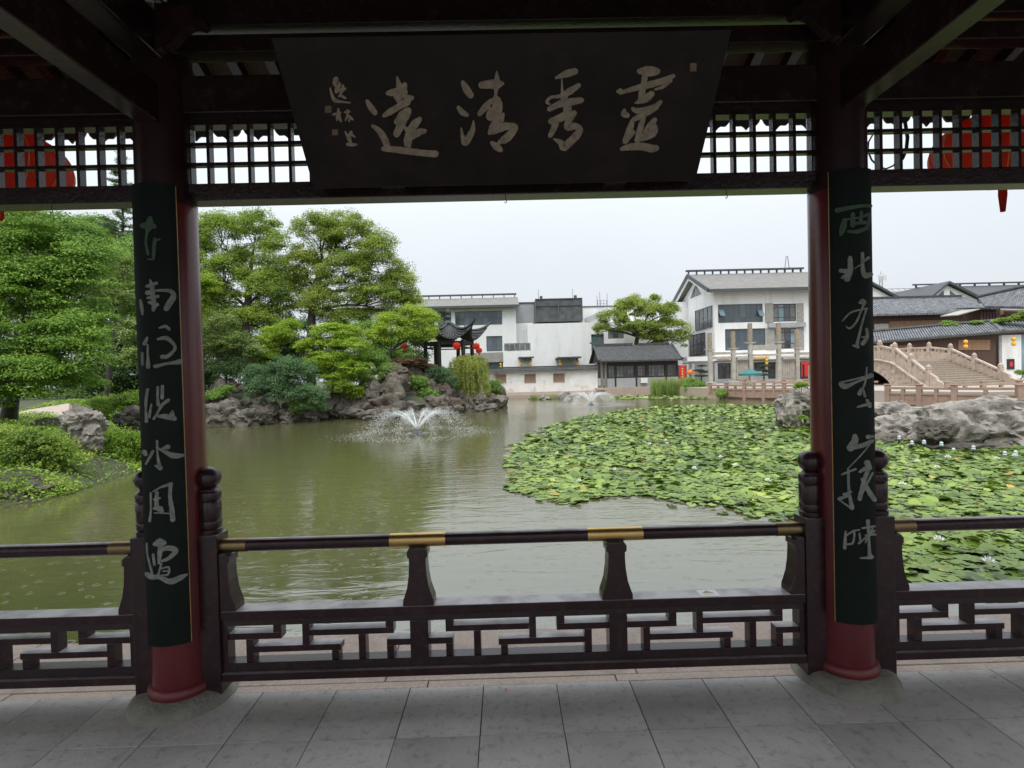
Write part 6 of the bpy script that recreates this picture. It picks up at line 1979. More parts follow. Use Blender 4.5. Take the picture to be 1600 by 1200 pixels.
# near left bank: the big rounded maple and the shrubs below it
tree('maple_tree', 'large rounded green maple overhanging the left bank at the left edge', 'tree', at_ground(10, 15.5),
     [(60, 400, 110, 62, 14.5), (120, 470, 62, 80, 14.0), (20, 500, 90, 100, 13.6), (105, 560, 66, 74, 13.4), (40, 592, 90, 52, 13.2), (-60, 470, 90, 130, 14.2), (128, 392, 52, 48, 15.4), (-10, 372, 70, 42, 15.0), (-60, 600, 80, 60, 13.0)],
     .08, LM['maple'], csize=.50, per=300, lsize=.072, trunk=.22, dens=1.15, twigs=.22, up=.6, flat=.6)
tree('tree', 'pale yellow-green young tree in bloom between the big maple and the left column', 'tree', at_ground(165, 24),
     [(150, 446, 34, 26, 23.5), (188, 420, 28, 26, 24.5), (178, 470, 30, 20, 24), (205, 520, 22, 26, 23.5), (208, 560, 16, 18, 23)], .09, LM['cream'], csize=.42, per=90, lsize=.10, trunk=.12)
tree('tree', 'bright green tree crown directly left of the left column', 'tree', at_ground(215, 26),
     [(205, 470, 40, 28, 25.5), (235, 500, 40, 34, 26), (198, 408, 36, 34, 28), (240, 420, 44, 40, 28)], .09, LM['mid'], csize=.5, per=120, lsize=.11, trunk=.14)
tree('tree', 'dark evergreen behind the big maple, in deep green', 'tree', at_ground(190, 27),
     [(195, 570, 50, 60, 26), (160, 600, 40, 50, 25), (235, 590, 50, 60, 27), (275, 570, 40, 70, 28)], .09, LM['dark'], csize=.6, per=120, lsize=.12, trunk=.14)
# conifer with its tip above the lintel
rngc = np.random.default_rng(5)
Yc_ = 34.0
cb_ = Vector(at_ground(190, Yc_)); ct_ = P(190, 236, Yc_)
con = thing('conifer', cb_, 'tall slim conifer whose tip shows through the lattice left of the left column', 'tree')
MB().tube([cb_, cb_.lerp(ct_, .6) + Vector((.1, 0, 0)), ct_], [.22, .1, .02], 8).build('trunk', M['bark'], con, smooth=True)
pp, nn = [], []
brm = MB()
for k in range(150):
    t = rngc.uniform(.2, .995)
    a = rngc.uniform(0, 6.28)
    L_ = (1 - t) ** .8 * 3.1 * rngc.uniform(.6, 1.1) + .12
    o = cb_.lerp(ct_, t)
    d = Vector((math.cos(a), math.sin(a), .18))
    e = o + d * L_
    brm.tube([o, e], [.03, .008], 4, cap=False)
    n = int(70 + 90 * L_)
    f = rngc.uniform(.25, 1.05, n)
    q = np.array(o) + np.outer(f * L_, np.array(d)) + rngc.normal(size=(n, 3)) * np.array([.14, .14, .07]) * (.5 + .3 * L_)
    pp.append(q); nn.append(rngc.normal(size=(n, 3)) * .5 + np.array([0, 0, 1]))
brm.build('branches', M['bark'], con)
link_mesh(leaves_mesh('crown', np.concatenate(pp), np.concatenate(nn), .12, rngc, aspect=.35), 'crown', LM['conifer'], con)

# the two great camphor trees and their companions
tree('camphor_tree', 'tall camphor tree with forked dark limbs beside the left column', 'tree', at_ground(392, 31),
     [(345, 372, 40, 38, 33), (398, 362, 44, 32, 33.5), (430, 405, 36, 44, 33), (350, 430, 44, 34, 32.5), (408, 462, 44, 34, 32.5), (318, 400, 26, 46, 34), (372, 505, 44, 26, 32), (322, 480, 26, 40, 33), (440, 480, 26, 30, 33), (375, 415, 30, 30, 33.5), (345, 470, 34, 30, 32.5), (410, 505, 40, 24, 32.5), (430, 445, 26, 30, 33)],
     .10, LM['camphor'], csize=.66, per=240, lsize=.105, trunk=.28, dens=.9, forks=[(388, 540, 31.5), (386, 480, 32.5), (392, 425, 33)], twigs=.45)
tree('camphor_tree', 'broad dome-shaped camphor tree in the middle of the left bank', 'tree', at_ground(488, 33),
     [(500, 368, 44, 34, 34), (548, 372, 46, 40, 34.5), (592, 410, 44, 44, 34), (624, 450, 36, 34, 34), (540, 430, 50, 34, 33.5), (480, 420, 32, 40, 34), (586, 470, 50, 28, 33.5), (500, 478, 44, 30, 33.5), (640, 480, 22, 22, 34), (462, 450, 26, 34, 34.5), (540, 500, 40, 18, 33.5)],
     .10, LM['camphor2'], csize=.66, per=250, lsize=.105, trunk=.30, dens=.95, forks=[(487, 520, 33), (492, 460, 33.5), (505, 412, 34)], twigs=.45)
tree('camphor_tree', 'low spreading camphor branch tree with fresh leaves just left of the rockery pavilion', 'tree', at_ground(596, 31.5),
     [(650, 498, 34, 22, 32.5), (612, 512, 34, 22, 32), (668, 522, 18, 17, 32.3), (640, 528, 24, 14, 32), (590, 530, 26, 18, 31.8), (676, 504, 14, 16, 33)],
     .10, LM['camphor_new'], csize=.48, per=190, lsize=.09, trunk=.14, twigs=.4)
tree('maple_tree', 'small bright fresh-leaved maple in layered sprays over the rockery stones', 'tree', at_ground(520, 28.6),
     [(522, 522, 42, 18, 29.5), (492, 542, 34, 16, 29.2), (544, 545, 36, 18, 29), (512, 564, 40, 16, 28.8), (550, 578, 32, 16, 28.6), (492, 578, 28, 16, 28.6), (525, 592, 26, 12, 28.4)],
     .10, LM['maple_new'], csize=.36, per=120, lsize=.085, trunk=.09, dens=1.2, up=.7, flat=.6, rise=1.25)
tree('shrub', 'bright yellow-green bush between the two camphor trunks', 'shrub', at_ground(430, 30),
     [(432, 530, 30, 20, 30), (410, 560, 26, 20, 29.6), (452, 512, 20, 14, 30.5)], .08, LM['maple_new'], csize=.36, per=110, lsize=.085, trunk=.06)
tree('tree', 'cream-flowering small tree right of the left column', 'tree', at_ground(350, 28.5),
     [(350, 512, 34, 20, 29), (372, 540, 34, 22, 28.8), (335, 545, 26, 24, 28.8), (398, 552, 18, 14, 28.6)], .08, LM['cream'], csize=.36, per=100, lsize=.085, trunk=.09)
tree('tree', 'fresh bright crown peeping out right beside the left column', 'tree', at_ground(318, 30),
     [(322, 448, 24, 20, 30.5), (300, 480, 34, 40, 31), (290, 420, 34, 40, 32)], .09, LM['camphor_new'], csize=.42, per=110, lsize=.10, trunk=.1)
tree('shrub', 'large blue-green mounded shrub at the water in front of the rockery', 'shrub', at_ground(440, 26.3),
     [(448, 588, 52, 28, 26.6, .6), (420, 612, 40, 26, 26.3, .6), (478, 622, 36, 22, 26.2, .6), (398, 592, 24, 22, 26.8, .6), (500, 640, 18, 10, 27.6, .6)],
     .08, LM['blue'], csize=.34, per=130, lsize=.075, trunk=.05, dens=1.2)
tree('shrub', 'dim green undergrowth bush behind the rockery at the left', 'shrub', at_ground(345, 27.6),
     [(340, 585, 30, 18, 27.8), (372, 580, 26, 20, 28), (318, 590, 20, 16, 27.8)], .08, LM['dark'], csize=.36, per=120, lsize=.085, trunk=.05)
tree('shrub', 'green shrub behind the boulders left of the reddish maple', 'shrub', at_ground(590, 31),
     [(580, 570, 30, 20, 30.5), (606, 582, 20, 14, 30.2), (560, 590, 20, 12, 30)], .08, LM['mid'], csize=.36, per=120, lsize=.085, trunk=.05)
tree('shrub', 'little yellow-flowering bush on the rockery', 'shrub', at_ground(585, 29.6), [(578, 596, 18, 9, 29.4), (600, 588, 12, 7, 29.6)], .06, LM['cream'], csize=.24, per=70, lsize=.07, trunk=.04)
tree('maple_tree', 'low reddish-brown maple draped over the rockery stones by the pavilion', 'tree', at_ground(642, 33),
     [(640, 566, 34, 9, 33), (664, 574, 22, 8, 33.2), (622, 578, 18, 8, 32.8)], .08, LM['red'], csize=.32, per=120, lsize=.08, trunk=.07, up=.9, flat=.35)
tree('shrub', 'leafy green shrub cascading over the rockery below the pavilion', 'shrub', at_ground(655, 32),
     [(652, 606, 22, 18, 31.6), (668, 622, 20, 14, 31.4), (642, 622, 14, 12, 31.4)], .08, LM['mid'], csize=.32, per=100, lsize=.11, trunk=.05)
tree('shrub', 'dusky blue-green shrub directly under the rockery pavilion', 'shrub', at_ground(688, 33.2),
     [(684, 584, 24, 11, 33), (700, 598, 18, 14, 33), (672, 592, 14, 12, 33)], .08, LM['blue'], csize=.30, per=110, lsize=.075, trunk=.05)
tree('shrub', 'rounded green shrub at the tip of the rockery, right of the willow', 'shrub', at_ground(770, 36),
     [(770, 610, 17, 16, 36.2), (762, 624, 14, 10, 36)], .08, LM['mid'], csize=.32, per=120, lsize=.08, trunk=.05)
tree('shrub', 'grassy green tuft trailing into the water under the willow', 'shrub', at_ground(738, 35.4),
     [(736, 640, 24, 8, 35.2), (718, 636, 12, 9, 35)], .08, LM['willow'], csize=.26, per=100, lsize=.12, trunk=.03, aspect=.2)

for px, Yb, lob, kd, lb in ((560, 29.4, [(556, 618, 22, 12, 28.8, .6), (576, 608, 18, 10, 29.2, .6)], 'camphor_new', 'fresh leafy branch drooping over the rockery right of the small bright maple'),
                          (630, 31.2, [(634, 600, 14, 12, 31.0, .6), (628, 614, 12, 9, 30.8, .6)], 'dark', 'dark ivy-like foliage on the brown rocks under the reddish maple'),
                          (455, 27.0, [(472, 636, 26, 12, 26.6, .6)], 'mid', 'leafy green tuft at the waterline right of the blue-green shrub'),
                          (340, 26.6, [(332, 622, 22, 10, 26.4, .6), (352, 612, 20, 9, 26.8, .6)], 'mid', 'ferny green plant on the boulders beside the left column'),
                          (392, 26.0, [(392, 644, 18, 8, 26.0, .6)], 'dark', 'small dark shrub near the waterline left of the blue-green shrub'),
                          (530, 28.0, [(528, 604, 26, 12, 28.2, .6), (552, 612, 18, 9, 28.4, .6)], 'maple_new', 'bright low sprays hanging over the stones under the fresh-leaved maple'),
                          (590, 30.0, [(604, 600, 20, 11, 30.2, .6)], 'mid', 'green tuft in a cleft of the rockery left of the reddish maple'),
                          (720, 34.5, [(716, 618, 16, 14, 34.0, .6), (704, 630, 12, 9, 33.8, .6)], 'blue', 'dusky foliage on the rocks behind the willow strands'),
                          (672, 31.8, [(676, 640, 14, 6, 31.6, .6)], 'mid', 'small green plant at the foot of the rockery near the fountain')):
    tree('shrub', lb, 'shrub', at_ground(px, Yb), lob, .08, LM[kd], csize=.28, per=110, lsize=.075, trunk=.03)
# weeping willow
wr = np.random.default_rng(77)
Yw = 34.6
wb = Vector(at_ground(736, Yw))
wil = thing('willow', wb, 'young yellow-green weeping willow hanging over the water right of the rockery pavilion', 'tree')
wt = P(732, 566, Yw)
MB().tube([wb, wb.lerp(wt, .5) + Vector((.2, 0, 0)), wt], [.12, .09, .04], 8).build('trunk', M['bark'], wil, smooth=True)
pp, nn = [], []
bm_ = MB()
for k in range(340):
    a = wr.uniform(0, 6.28)
    rad = wr.uniform(.1, 1.0) ** .6 * 1.32
    top = np.array(wt) + np.array([math.cos(a) * rad * .55, math.sin(a) * rad * .5, wr.uniform(-.5, .55) * (1 - rad * .4)])
    out = top + np.array([math.cos(a) * rad * .45, math.sin(a) * rad * .4, -.12])
    ln = wr.uniform(.7, 2.7)
    n = int(ln * 55)
    t = wr.uniform(0, 1, n)
    q = np.where(t[:, None] < .2, top + (out - top) * (t[:, None] / .2) + np.array([0, 0, .12]) * np.sin(t[:, None] * 15.7), out + np.array([math.cos(a) * .12, math.sin(a) * .12, -ln]) * ((t[:, None] - .2) / .8))
    q = q + wr.normal(size=(n, 3)) * np.array([.035, .035, .03])
    q[:, 2] = np.maximum(q[:, 2], WZ + .05)
    pp.append(q); nn.append(np.array([math.cos(a), math.sin(a), .4]) + wr.normal(size=(n, 3)) * .5)
    if k % 4 == 0:
        bm_.tube([tuple(wt), tuple(top), tuple(out)], [.02, .012, .006], 4, cap=False)
bm_.build('branches', M['bark'], wil)
link_mesh(leaves_mesh('crown', np.concatenate(pp), np.concatenate(nn), .13, wr, aspect=.22), 'crown', LM['willow'], wil)

# trees that fill the background behind the left bank
BG = [(250, 46, [(250, 520, 60, 90, 45), (200, 500, 60, 80, 46)], 'dark'), (330, 44, [(330, 540, 60, 60, 43), (300, 480, 40, 60, 45)], 'mid'), (440, 45, [(440, 540, 60, 50, 44), (400, 570, 50, 40, 43)], 'dark'),
      (560, 46, [(560, 545, 60, 45, 44), (610, 560, 40, 40, 44)], 'mid'), (630, 47, [(640, 550, 40, 40, 46)], 'dark'), (60, 40, [(60, 480, 110, 120, 38), (-60, 460, 90, 130, 38)], 'dark'), (140, 44, [(120, 430, 70, 80, 42), (150, 400, 50, 60, 43)], 'mid')]
LB = ['dark background tree glimpsed behind the left column', 'green background tree seen past the cream-flowering tree', 'dark background tree low behind the first camphor trunk', 'green background tree low behind the dome-shaped camphor',
      'dark background tree left of the rockery pavilion', 'dark background tree behind the big maple at the left edge', 'green background tree showing above the big maple near the conifer']
for (px, Yb, lob, kd), lb in zip(BG, LB):
    tree('background_tree', lb, 'tree', at_ground(px, Yb), lob, .1, LM[kd], csize=.85, per=130, lsize=.19, trunk=.2, dens=.8, twigs=.15, group='trees behind the left bank')

for (px, Yb, lob, kd), lb in zip([(400, 37, [(330, 575, 50, 40, 36.5, .5), (400, 570, 50, 42, 36, .5), (470, 570, 50, 42, 36.5, .5), (360, 540, 50, 30, 37, .5), (440, 545, 40, 30, 37, .5)], 'dark'), (560, 38, [(530, 575, 50, 26, 37, .5), (590, 570, 44, 26, 37.5, .5), (640, 572, 30, 18, 38, .5)], 'mid'),
                                  (120, 30, [(60, 590, 70, 34, 29, .5), (140, 600, 60, 30, 28, .5), (210, 610, 50, 24, 27, .5), (-40, 600, 60, 40, 29, .5), (270, 600, 50, 34, 29, .5)], 'dark')],
                                 ['dark hedge mass behind the rockery, left of the dome-shaped camphor', 'green hedge mass behind the rockery below the camphor, toward the pavilion', 'dark hedge mass under the big maple behind the garden path']):
    tree('hedge', lb, 'hedge', at_ground(px, Yb), lob, .1, LM[kd], csize=.6, per=130, lsize=.15, trunk=.06, dens=.9, twigs=.1)

# shrubs on the near left bank
for px, Yb, lob, lm_, lb in (
    (40, 11.2, [(30, 706, 80, 38, 11.2, .7), (-20, 730, 60, 44, 10.8, .7), (92, 726, 46, 38, 11.3, .7), (10, 688, 50, 18, 12.2, .6), (120, 752, 20, 16, 11.7, .6)], 'bush', 'sprawling yellow-green ground cover bush at the left edge of the bank'),
    (66, 10.2, [(66, 766, 56, 18, 10.4, .6), (6, 772, 50, 18, 9.9, .6), (-40, 765, 40, 24, 9.8, .6), (108, 762, 22, 12, 11.0, .5)], 'bush', 'low trailing foliage hanging to the water at the left'),
    (178, 13.6, [(186, 700, 50, 26, 13.6, .7), (168, 724, 40, 22, 13.2, .7), (214, 712, 40, 30, 13.9, .7), (250, 708, 36, 26, 14.6, .7), (196, 736, 34, 14, 13.2, .6)], 'bush2', 'bright green bush between the scholar rock and the left column'),
    (186, 16.4, [(186, 634, 44, 16, 16.2, .6), (230, 628, 40, 18, 16.8, .6), (158, 648, 20, 14, 15.8, .6), (160, 632, 22, 12, 16.4)], 'bush2', 'fresh green low shrub behind the dark boulder beside the left column'),
    (80, 13.4, [(72, 678, 36, 14, 13.4, .6), (26, 690, 40, 14, 13.0, .6)], 'bush', 'small leafy shrub by the low boulder left of the scholar rock'),
    (88, 12.3, [(86, 694, 16, 22, 12.0, .6), (102, 714, 18, 14, 12.0, .6)], 'mid', 'dark-leaved sprig at the left foot of the scholar rock'),
    (130, 12.5, [(136, 738, 30, 14, 12.3, .6), (114, 728, 18, 14, 12.1, .6)], 'bush2', 'leafy tuft at the water under the scholar rock')):
    tree('shrub', lb, 'shrub', at_ground(px, Yb), lob, .05, LM[lm_], csize=.20, per=90, lsize=.052, trunk=.025, dens=1.15, twigs=.3, loose=.12)
gcx = np.random.default_rng(17)
xs = gcx.uniform(-20, -2.5, 90000); ys = gcx.uniform(8, 24, 90000)
dd = pond_dist(xs, ys)
den = np.sin(xs * 2.2) * np.sin(ys * 1.9 + xs) + gcx.uniform(-.6, 1.6, len(xs))
ok = (dd > .02) & (dd < 5.5) & (xs < -2.5) & (den > -.1) & (np.abs(xs + 14) < 12)
xs, ys = xs[ok], ys[ok]
zs = height(xs, ys) + gcx.uniform(0, .16, len(xs)) ** 1.3 + .02
gm = leaves_mesh('ground_cover', np.stack([xs, ys, zs], 1), gcx.normal(size=(len(xs), 3)) * .45 + np.array([0, 0, 1]), .075, gcx, aspect=.55)
tag(link_mesh(gm, 'ground_cover', LM['bush2']), 'creeping green ground cover carpeting the near left bank', 'ground cover', kind='stuff')
# pinkish garden path climbing on the left bank
q = [P(-60, 668, 16.5), P(46, 640, 18.5), P(108, 630, 19.5), P(106, 660, 17.5), P(50, 690, 15), P(-60, 712, 13.8)]
MB_ = MB().prism([(v.x, v.y, v.z) for v in q], (0, .3, -.25))
tag(MB_.build('garden_path', M['granite_pink']), kind='structure')

# right side: tree behind the teahouse, pines, reeds, shrubs, roof plants
tree('camphor_tree', 'wide spreading olive-green tree rising behind the teahouse roof', 'tree', (P(994, 560, 55.5).x, 55.5, .1),
     [(960, 500, 30, 16, 55), (990, 478, 30, 16, 55.5), (1020, 492, 36, 18, 55), (1050, 512, 28, 16, 54.8), (1000, 515, 40, 14, 54.6), (940, 515, 18, 10, 55), (1046, 486, 18, 14, 56), (972, 482, 18, 12, 56), (1068, 530, 14, 14, 54.6), (1030, 530, 34, 12, 55.5), (1022, 468, 12, 9, 55.5)],
     .12, LM['camphor2'], csize=.62, per=105, lsize=.17, trunk=.3, dens=.72, forks=[(994, 542, 55.5), (996, 526, 55.3)], twigs=.4)
def pine(px, py, rx, ry, Y_, zb, lb):
    tree('pine', lb, 'tree', (P(px, 600, Y_).x, Y_, zb), [(px, py - ry * .55, rx * .6, ry * .28, Y_), (px - rx * .3, py, rx * .7, ry * .28, Y_), (px + rx * .35, py + ry * .1, rx * .6, ry * .25, Y_), (px, py + ry * .55, rx * .8, ry * .25, Y_)],
         .1, LM['pine'], csize=.36, per=130, lsize=.14, trunk=.10, aspect=.15, flat=.4)
pine(1096, 580, 15, 14, 50.5, .26, 'dark cloud-pruned pine left of the gateway pillar')
pine(1194, 579, 15, 13, 49.5, .26, 'dark cloud-pruned pine behind the teal parasol')
tree('shrub', 'rounded bright green shrub at the shore right of the reeds', 'shrub', (P(1088, 612, 44).x, 44.2, -.3), [(1088, 607, 20, 13, 43.6), (1078, 600, 12, 9, 44), (1102, 613, 10, 8, 43.4)], .08, LM['mid'], csize=.36, per=120, lsize=.10, trunk=.05)
tree('shrub', 'small round shrub in front of the balustrade at the shore', 'shrub', (P(1127, 617, 38.5).x, 38.6, -.5), [(1127, 617, 11, 8, 38.3)], .08, LM['mid'], csize=.28, per=150, lsize=.08, trunk=.04)
tree('shrub', 'little green plant growing on top of the tall lake rock', 'shrub', tuple(P(1252, 612, 18.6)), [(1253, 602, 11, 4.5, 18.5), (1246, 605, 6, 3, 18.5)], .05, LM['bush2'], csize=.09, per=50, lsize=.05, trunk=.012)
tree('shrub', 'sprig of fern in the hollow of the tall lake rock', 'shrub', tuple(P(1253, 664, 18.1)), [(1254, 653, 8, 4, 17.8)], .05, LM['bush2'], csize=.08, per=50, lsize=.05, trunk=.012)
tree('shrub', 'bushy weeds growing on the low dark roof behind the stairs', 'shrub', tuple(P(1480, 520, 48)), [(1481, 508, 15, 6, 47.6), (1492, 511, 10, 4, 47.2)], .08, LM['mid'], csize=.26, per=90, lsize=.11, trunk=.03)
tree('shrub', 'green weeds trailing along the roof ridge by the right edge', 'shrub', tuple(P(1580, 510, 46)), [(1592, 497, 14, 6, 45), (1566, 502, 14, 4.5, 45.5), (1525, 505, 12, 3.5, 46.5), (1610, 492, 20, 8, 44.5)], .08, LM['bush'], csize=.24, per=90, lsize=.10, trunk=.03)
tree('shrub', 'clipped green hedge at the right edge beyond the stairs', 'shrub', (P(1594, 590, 40).x, 40, .2), [(1596, 583, 10, 5, 40), (1612, 584, 14, 6, 40)], .08, LM['mid'], csize=.26, per=120, lsize=.08, trunk=.03)
rgr = np.random.default_rng(9)
def reeds(name, label, cat, px0, px1, Y0, Y1, zb, n, hmin, hmax, w, kind=None):
    V, F = [], []
    for k in range(n):
        Y_ = rgr.uniform(Y0, Y1)
        x = P(rgr.uniform(px0, px1), 610, Y_).x
        h = rgr.uniform(hmin, hmax)
        a = rgr.uniform(0, 6.28); lean = rgr.normal() * .12 * h; ly = rgr.normal() * .1 * h
        dx, dy = math.cos(a) * w, math.sin(a) * w
        b0 = len(V)
        V += [(x - dx, Y_ - dy, zb), (x + dx, Y_ + dy, zb), (x + dx * .7 + lean * .4, Y_ + dy * .7 + ly * .4, zb + h * .6), (x - dx * .7 + lean * .4, Y_ - dy * .7 + ly * .4, zb + h * .6),
              (x + dx * .15 + lean * 1.1, Y_ + dy * .15 + ly, zb + h), (x - dx * .15 + lean * 1.1, Y_ - dy * .15 + ly, zb + h)]
        F += [(b0, b0+1, b0+2, b0+3), (b0+3, b0+2, b0+4, b0+5)]
    o = link_mesh(fast_mesh(name, V, F), name, LM['reed'])
    tag(o, label, cat, kind='stuff')
    return o
reeds('reeds', 'stand of tall green reeds on the shore right of the teahouse', 'reeds', 1017, 1084, 44.5, 46.5, WZ - .05, 1500, 1.0, 1.75, .02)
reeds('grass', 'tuft of grass between the two lake rocks on the right', 'grass', 1428, 1452, 16.5, 17.4, WZ, 160, .3, .62, .012)
reeds('grass', 'thin grass on the stony islet', 'grass', 828, 872, 44.4, 45.2, WZ, 260, .2, .5, .02)

# ------------------------------------------------------------------ water lilies
lm = leafmat('lily_pad', (0.040, 0.085, 0.008), (0.255, 0.355, 0.058), (0.42, 0.46, 0.11), transl=.12, nscale=.9, rough=.36)
LM['pad'] = lm
LM['pad_brown'] = leafmat('withered_lily_pad', (0.16, 0.09, 0.03), (0.50, 0.36, 0.07), transl=.1, rough=.5)
LIL = [(790, 748), (796, 728), (804, 705), (830, 682), (868, 664), (912, 652), (970, 642), (1040, 636), (1120, 633), (1220, 634), (1300, 640), (1420, 660), (1640, 700), (1700, 760), (1720, 860), (1700, 960), (1560, 938), (1470, 918), (1420, 884), (1380, 862),
       (1300, 836), (1235, 812), (1180, 800), (1120, 786), (1060, 777), (1000, 775), (950, 782), (905, 786), (865, 778), (826, 766)]
LW = np.array([w2(*p) for p in LIL])
def inside(x, y, poly):
    r_ = np.zeros(x.shape, bool)
    n = len(poly)
    for i in range(n):
        ax, ay = poly[i]; bx, by = poly[(i + 1) % n]
        r_ ^= ((ay > y) != (by > y)) & (x < (bx - ax) * (y - ay) / (by - ay + 1e-12) + ax)
    return r_
lr = np.random.default_rng(21)
def pads_in(n, y0, y1, r0, r1, wob=.35):
    x = lr.uniform(LW[:, 0].min(), LW[:, 0].max(), n); y = lr.uniform(y0, y1, n)
    wx = x + np.sin(y * 2.1 + x) * wob * .5 + np.sin(y * 5.3) * wob * .3 + lr.normal(size=n) * wob * .55; wy = y + np.sin(x * 2.7) * wob * .4 + np.sin(x * 6.1 + y) * wob * .25
    ok = inside(wx, wy, LW)
    gap = np.sin(x * 1.1 + 2.0) * np.sin(y * .9 + 1.0) + .5 * np.sin(x * 2.7 + y * 2.3)
    ok &= (gap < 1.05 + lr.uniform(0, .4, n))
    return np.stack([x, y, lr.uniform(r0, r1, n)], 1)[ok]
def pad_geo(x, y, r, rng, seg=11):
    """round pad with a notch, rim a little raised or tipped"""
    a0 = rng.uniform(0, 6.28)
    up = rng.uniform() < .13
    tilt = rng.uniform(.12, .55) if up else rng.uniform(0, .09)
    ta = rng.uniform(0, 6.28)
    z0 = WZ + .008 + rng.uniform(0, .035) + (r * tilt * .8 if up else 0)
    V = [(x, y, z0)]
    curl = rng.uniform(-.01, .06) * r
    for k in range(seg):
        t = a0 + .16 + (2 * math.pi - .32) * k / (seg - 1)
        rr_ = r * (1 + .05 * math.sin(3 * t + a0))
        dx, dy = rr_ * math.cos(t), rr_ * math.sin(t)
        V.append((x + dx, y + dy, z0 + curl + (math.cos(t - ta) * rr_ * tilt) + rng.uniform(-.006, .006)))
    F = [(0, k, k + 1) for k in range(1, seg)]
    return V, F
near = pads_in(36000, 4.2, 15.5, .042, .102)
far = pads_in(46000, 15.5, 42, .06, .12)
allp = np.concatenate([near, far])
def shows(p):
    d = Vector((p[0], p[1], WZ)) - EYE
    xx, yy, zz_ = d.dot(CR), d.dot(CU), d.dot(_f)
    px, py = 800 + FPX * xx / zz_, 600 - FPX * yy / zz_
    ok = (-10 < px < 1610) and not (1225 < px < 1395 and py > 690) and not (py > 905) and not (1235 < px < 1290)
    return (p[2] / zz_ if ok else 0)
sc_ = np.array([shows(p) for p in allp])
order = np.argsort(-sc_)
bed = thing('water_lily_bed', (LW[:, 0].mean(), LW[:, 1].mean(), WZ), 'wide bed of green water lily pads covering the right half of the pond', 'water lilies')
prng = np.random.default_rng(4)
for i in order[:300]:
    V, F = pad_geo(*allp[i], prng, 24)
    me = bpy.data.meshes.new('lily_pad'); me.from_pydata(V, [], F); me.update()
    link_mesh(me, 'lily_pad', LM['pad_brown'] if prng.uniform() < .035 else LM['pad'], bed, smooth='all')
for nm, sel, mt_ in (('lily_pads', order[300:], LM['pad']),):
    V, F = [], []
    VB, FB = [], []
    for i in sel:
        v, f = pad_geo(*allp[i], prng, 14)
        if prng.uniform() < .015:
            b0 = len(VB); VB += v; FB += [(a + b0, b + b0, c + b0) for a, b, c in f]
        else:
            b0 = len(V); V += v; F += [(a + b0, b + b0, c + b0) for a, b, c in f]
    tag(link_mesh(fast_mesh(nm, V, F), nm, mt_, bed), kind='stuff')
    tag(link_mesh(fast_mesh('withered_pads', VB, FB), 'withered_pads', LM['pad_brown'], bed), kind='stuff')
M['petal'] = nmat('white_lily_petal', (0.80, 0.80, 0.74), 0.55, 0.06, 6)
def flower(x, y, s):
    mb = MB()
    z = WZ + .09
    for ring_, (n, el, ln) in enumerate(((7, .35, 1.0), (6, .8, .85), (5, 1.2, .6))):
        for k in range(n):
            a = 2 * math.pi * (k + ring_ * .5) / n
            d = Vector((math.cos(a) * math.cos(el), math.sin(a) * math.cos(el), math.sin(el))); sd = Vector((-math.sin(a), math.cos(a), 0))
            o = Vector((x, y, z + ring_ * .004))
            mb.poly([o, o + d * s * ln * .5 + sd * s * .2, o + d * s * ln + Vector((0, 0, s * .12)), o + d * s * ln * .5 - sd * s * .2])
    return mb.build('lily_flower', M['petal'], bed)
FL = [(1467, 857), (1545, 893), (1434, 729), (1481, 722), (1410, 766), (1558, 724), (1040, 694), (1015, 700), (1110, 646), (1165, 690), (1202, 677), (1005, 668), (925, 700), (870, 715), (1236, 668), (960, 742), (1085, 740), (1150, 735), (1200, 760), (905, 760)]
for px, py in FL:
    v = W(px, py)
    flower(v.x, v.y, lr.uniform(.065, .085))
for i in lr.choice(len(allp), 16, replace=False):
    if allp[i][1] > 9: flower(allp[i][0], allp[i][1], lr.uniform(.06, .08))
# pale pads in front of the reeds
V, F = [], []
for k in range(700):
    px, py = lr.uniform(955, 1110), lr.uniform(618.5, 624)
    v = W(px, py)
    a_, f_ = pad_geo(v.x, v.y, lr.uniform(.1, .2), prng, 9)
    b0 = len(V); V += a_; F += [(p + b0, q_2 + b0, r_2 + b0) for p, q_2, r_2 in f_]
LM['pad_pale'] = leafmat('pale_floating_leaves', (0.16, 0.22, 0.06), (0.36, 0.42, 0.14), transl=.1, rough=.4)
tag(link_mesh(fast_mesh('floating_leaves', V, F), 'floating_leaves', LM['pad_pale']), 'strip of small pale floating leaves in front of the reeds', 'water plants', kind='stuff')

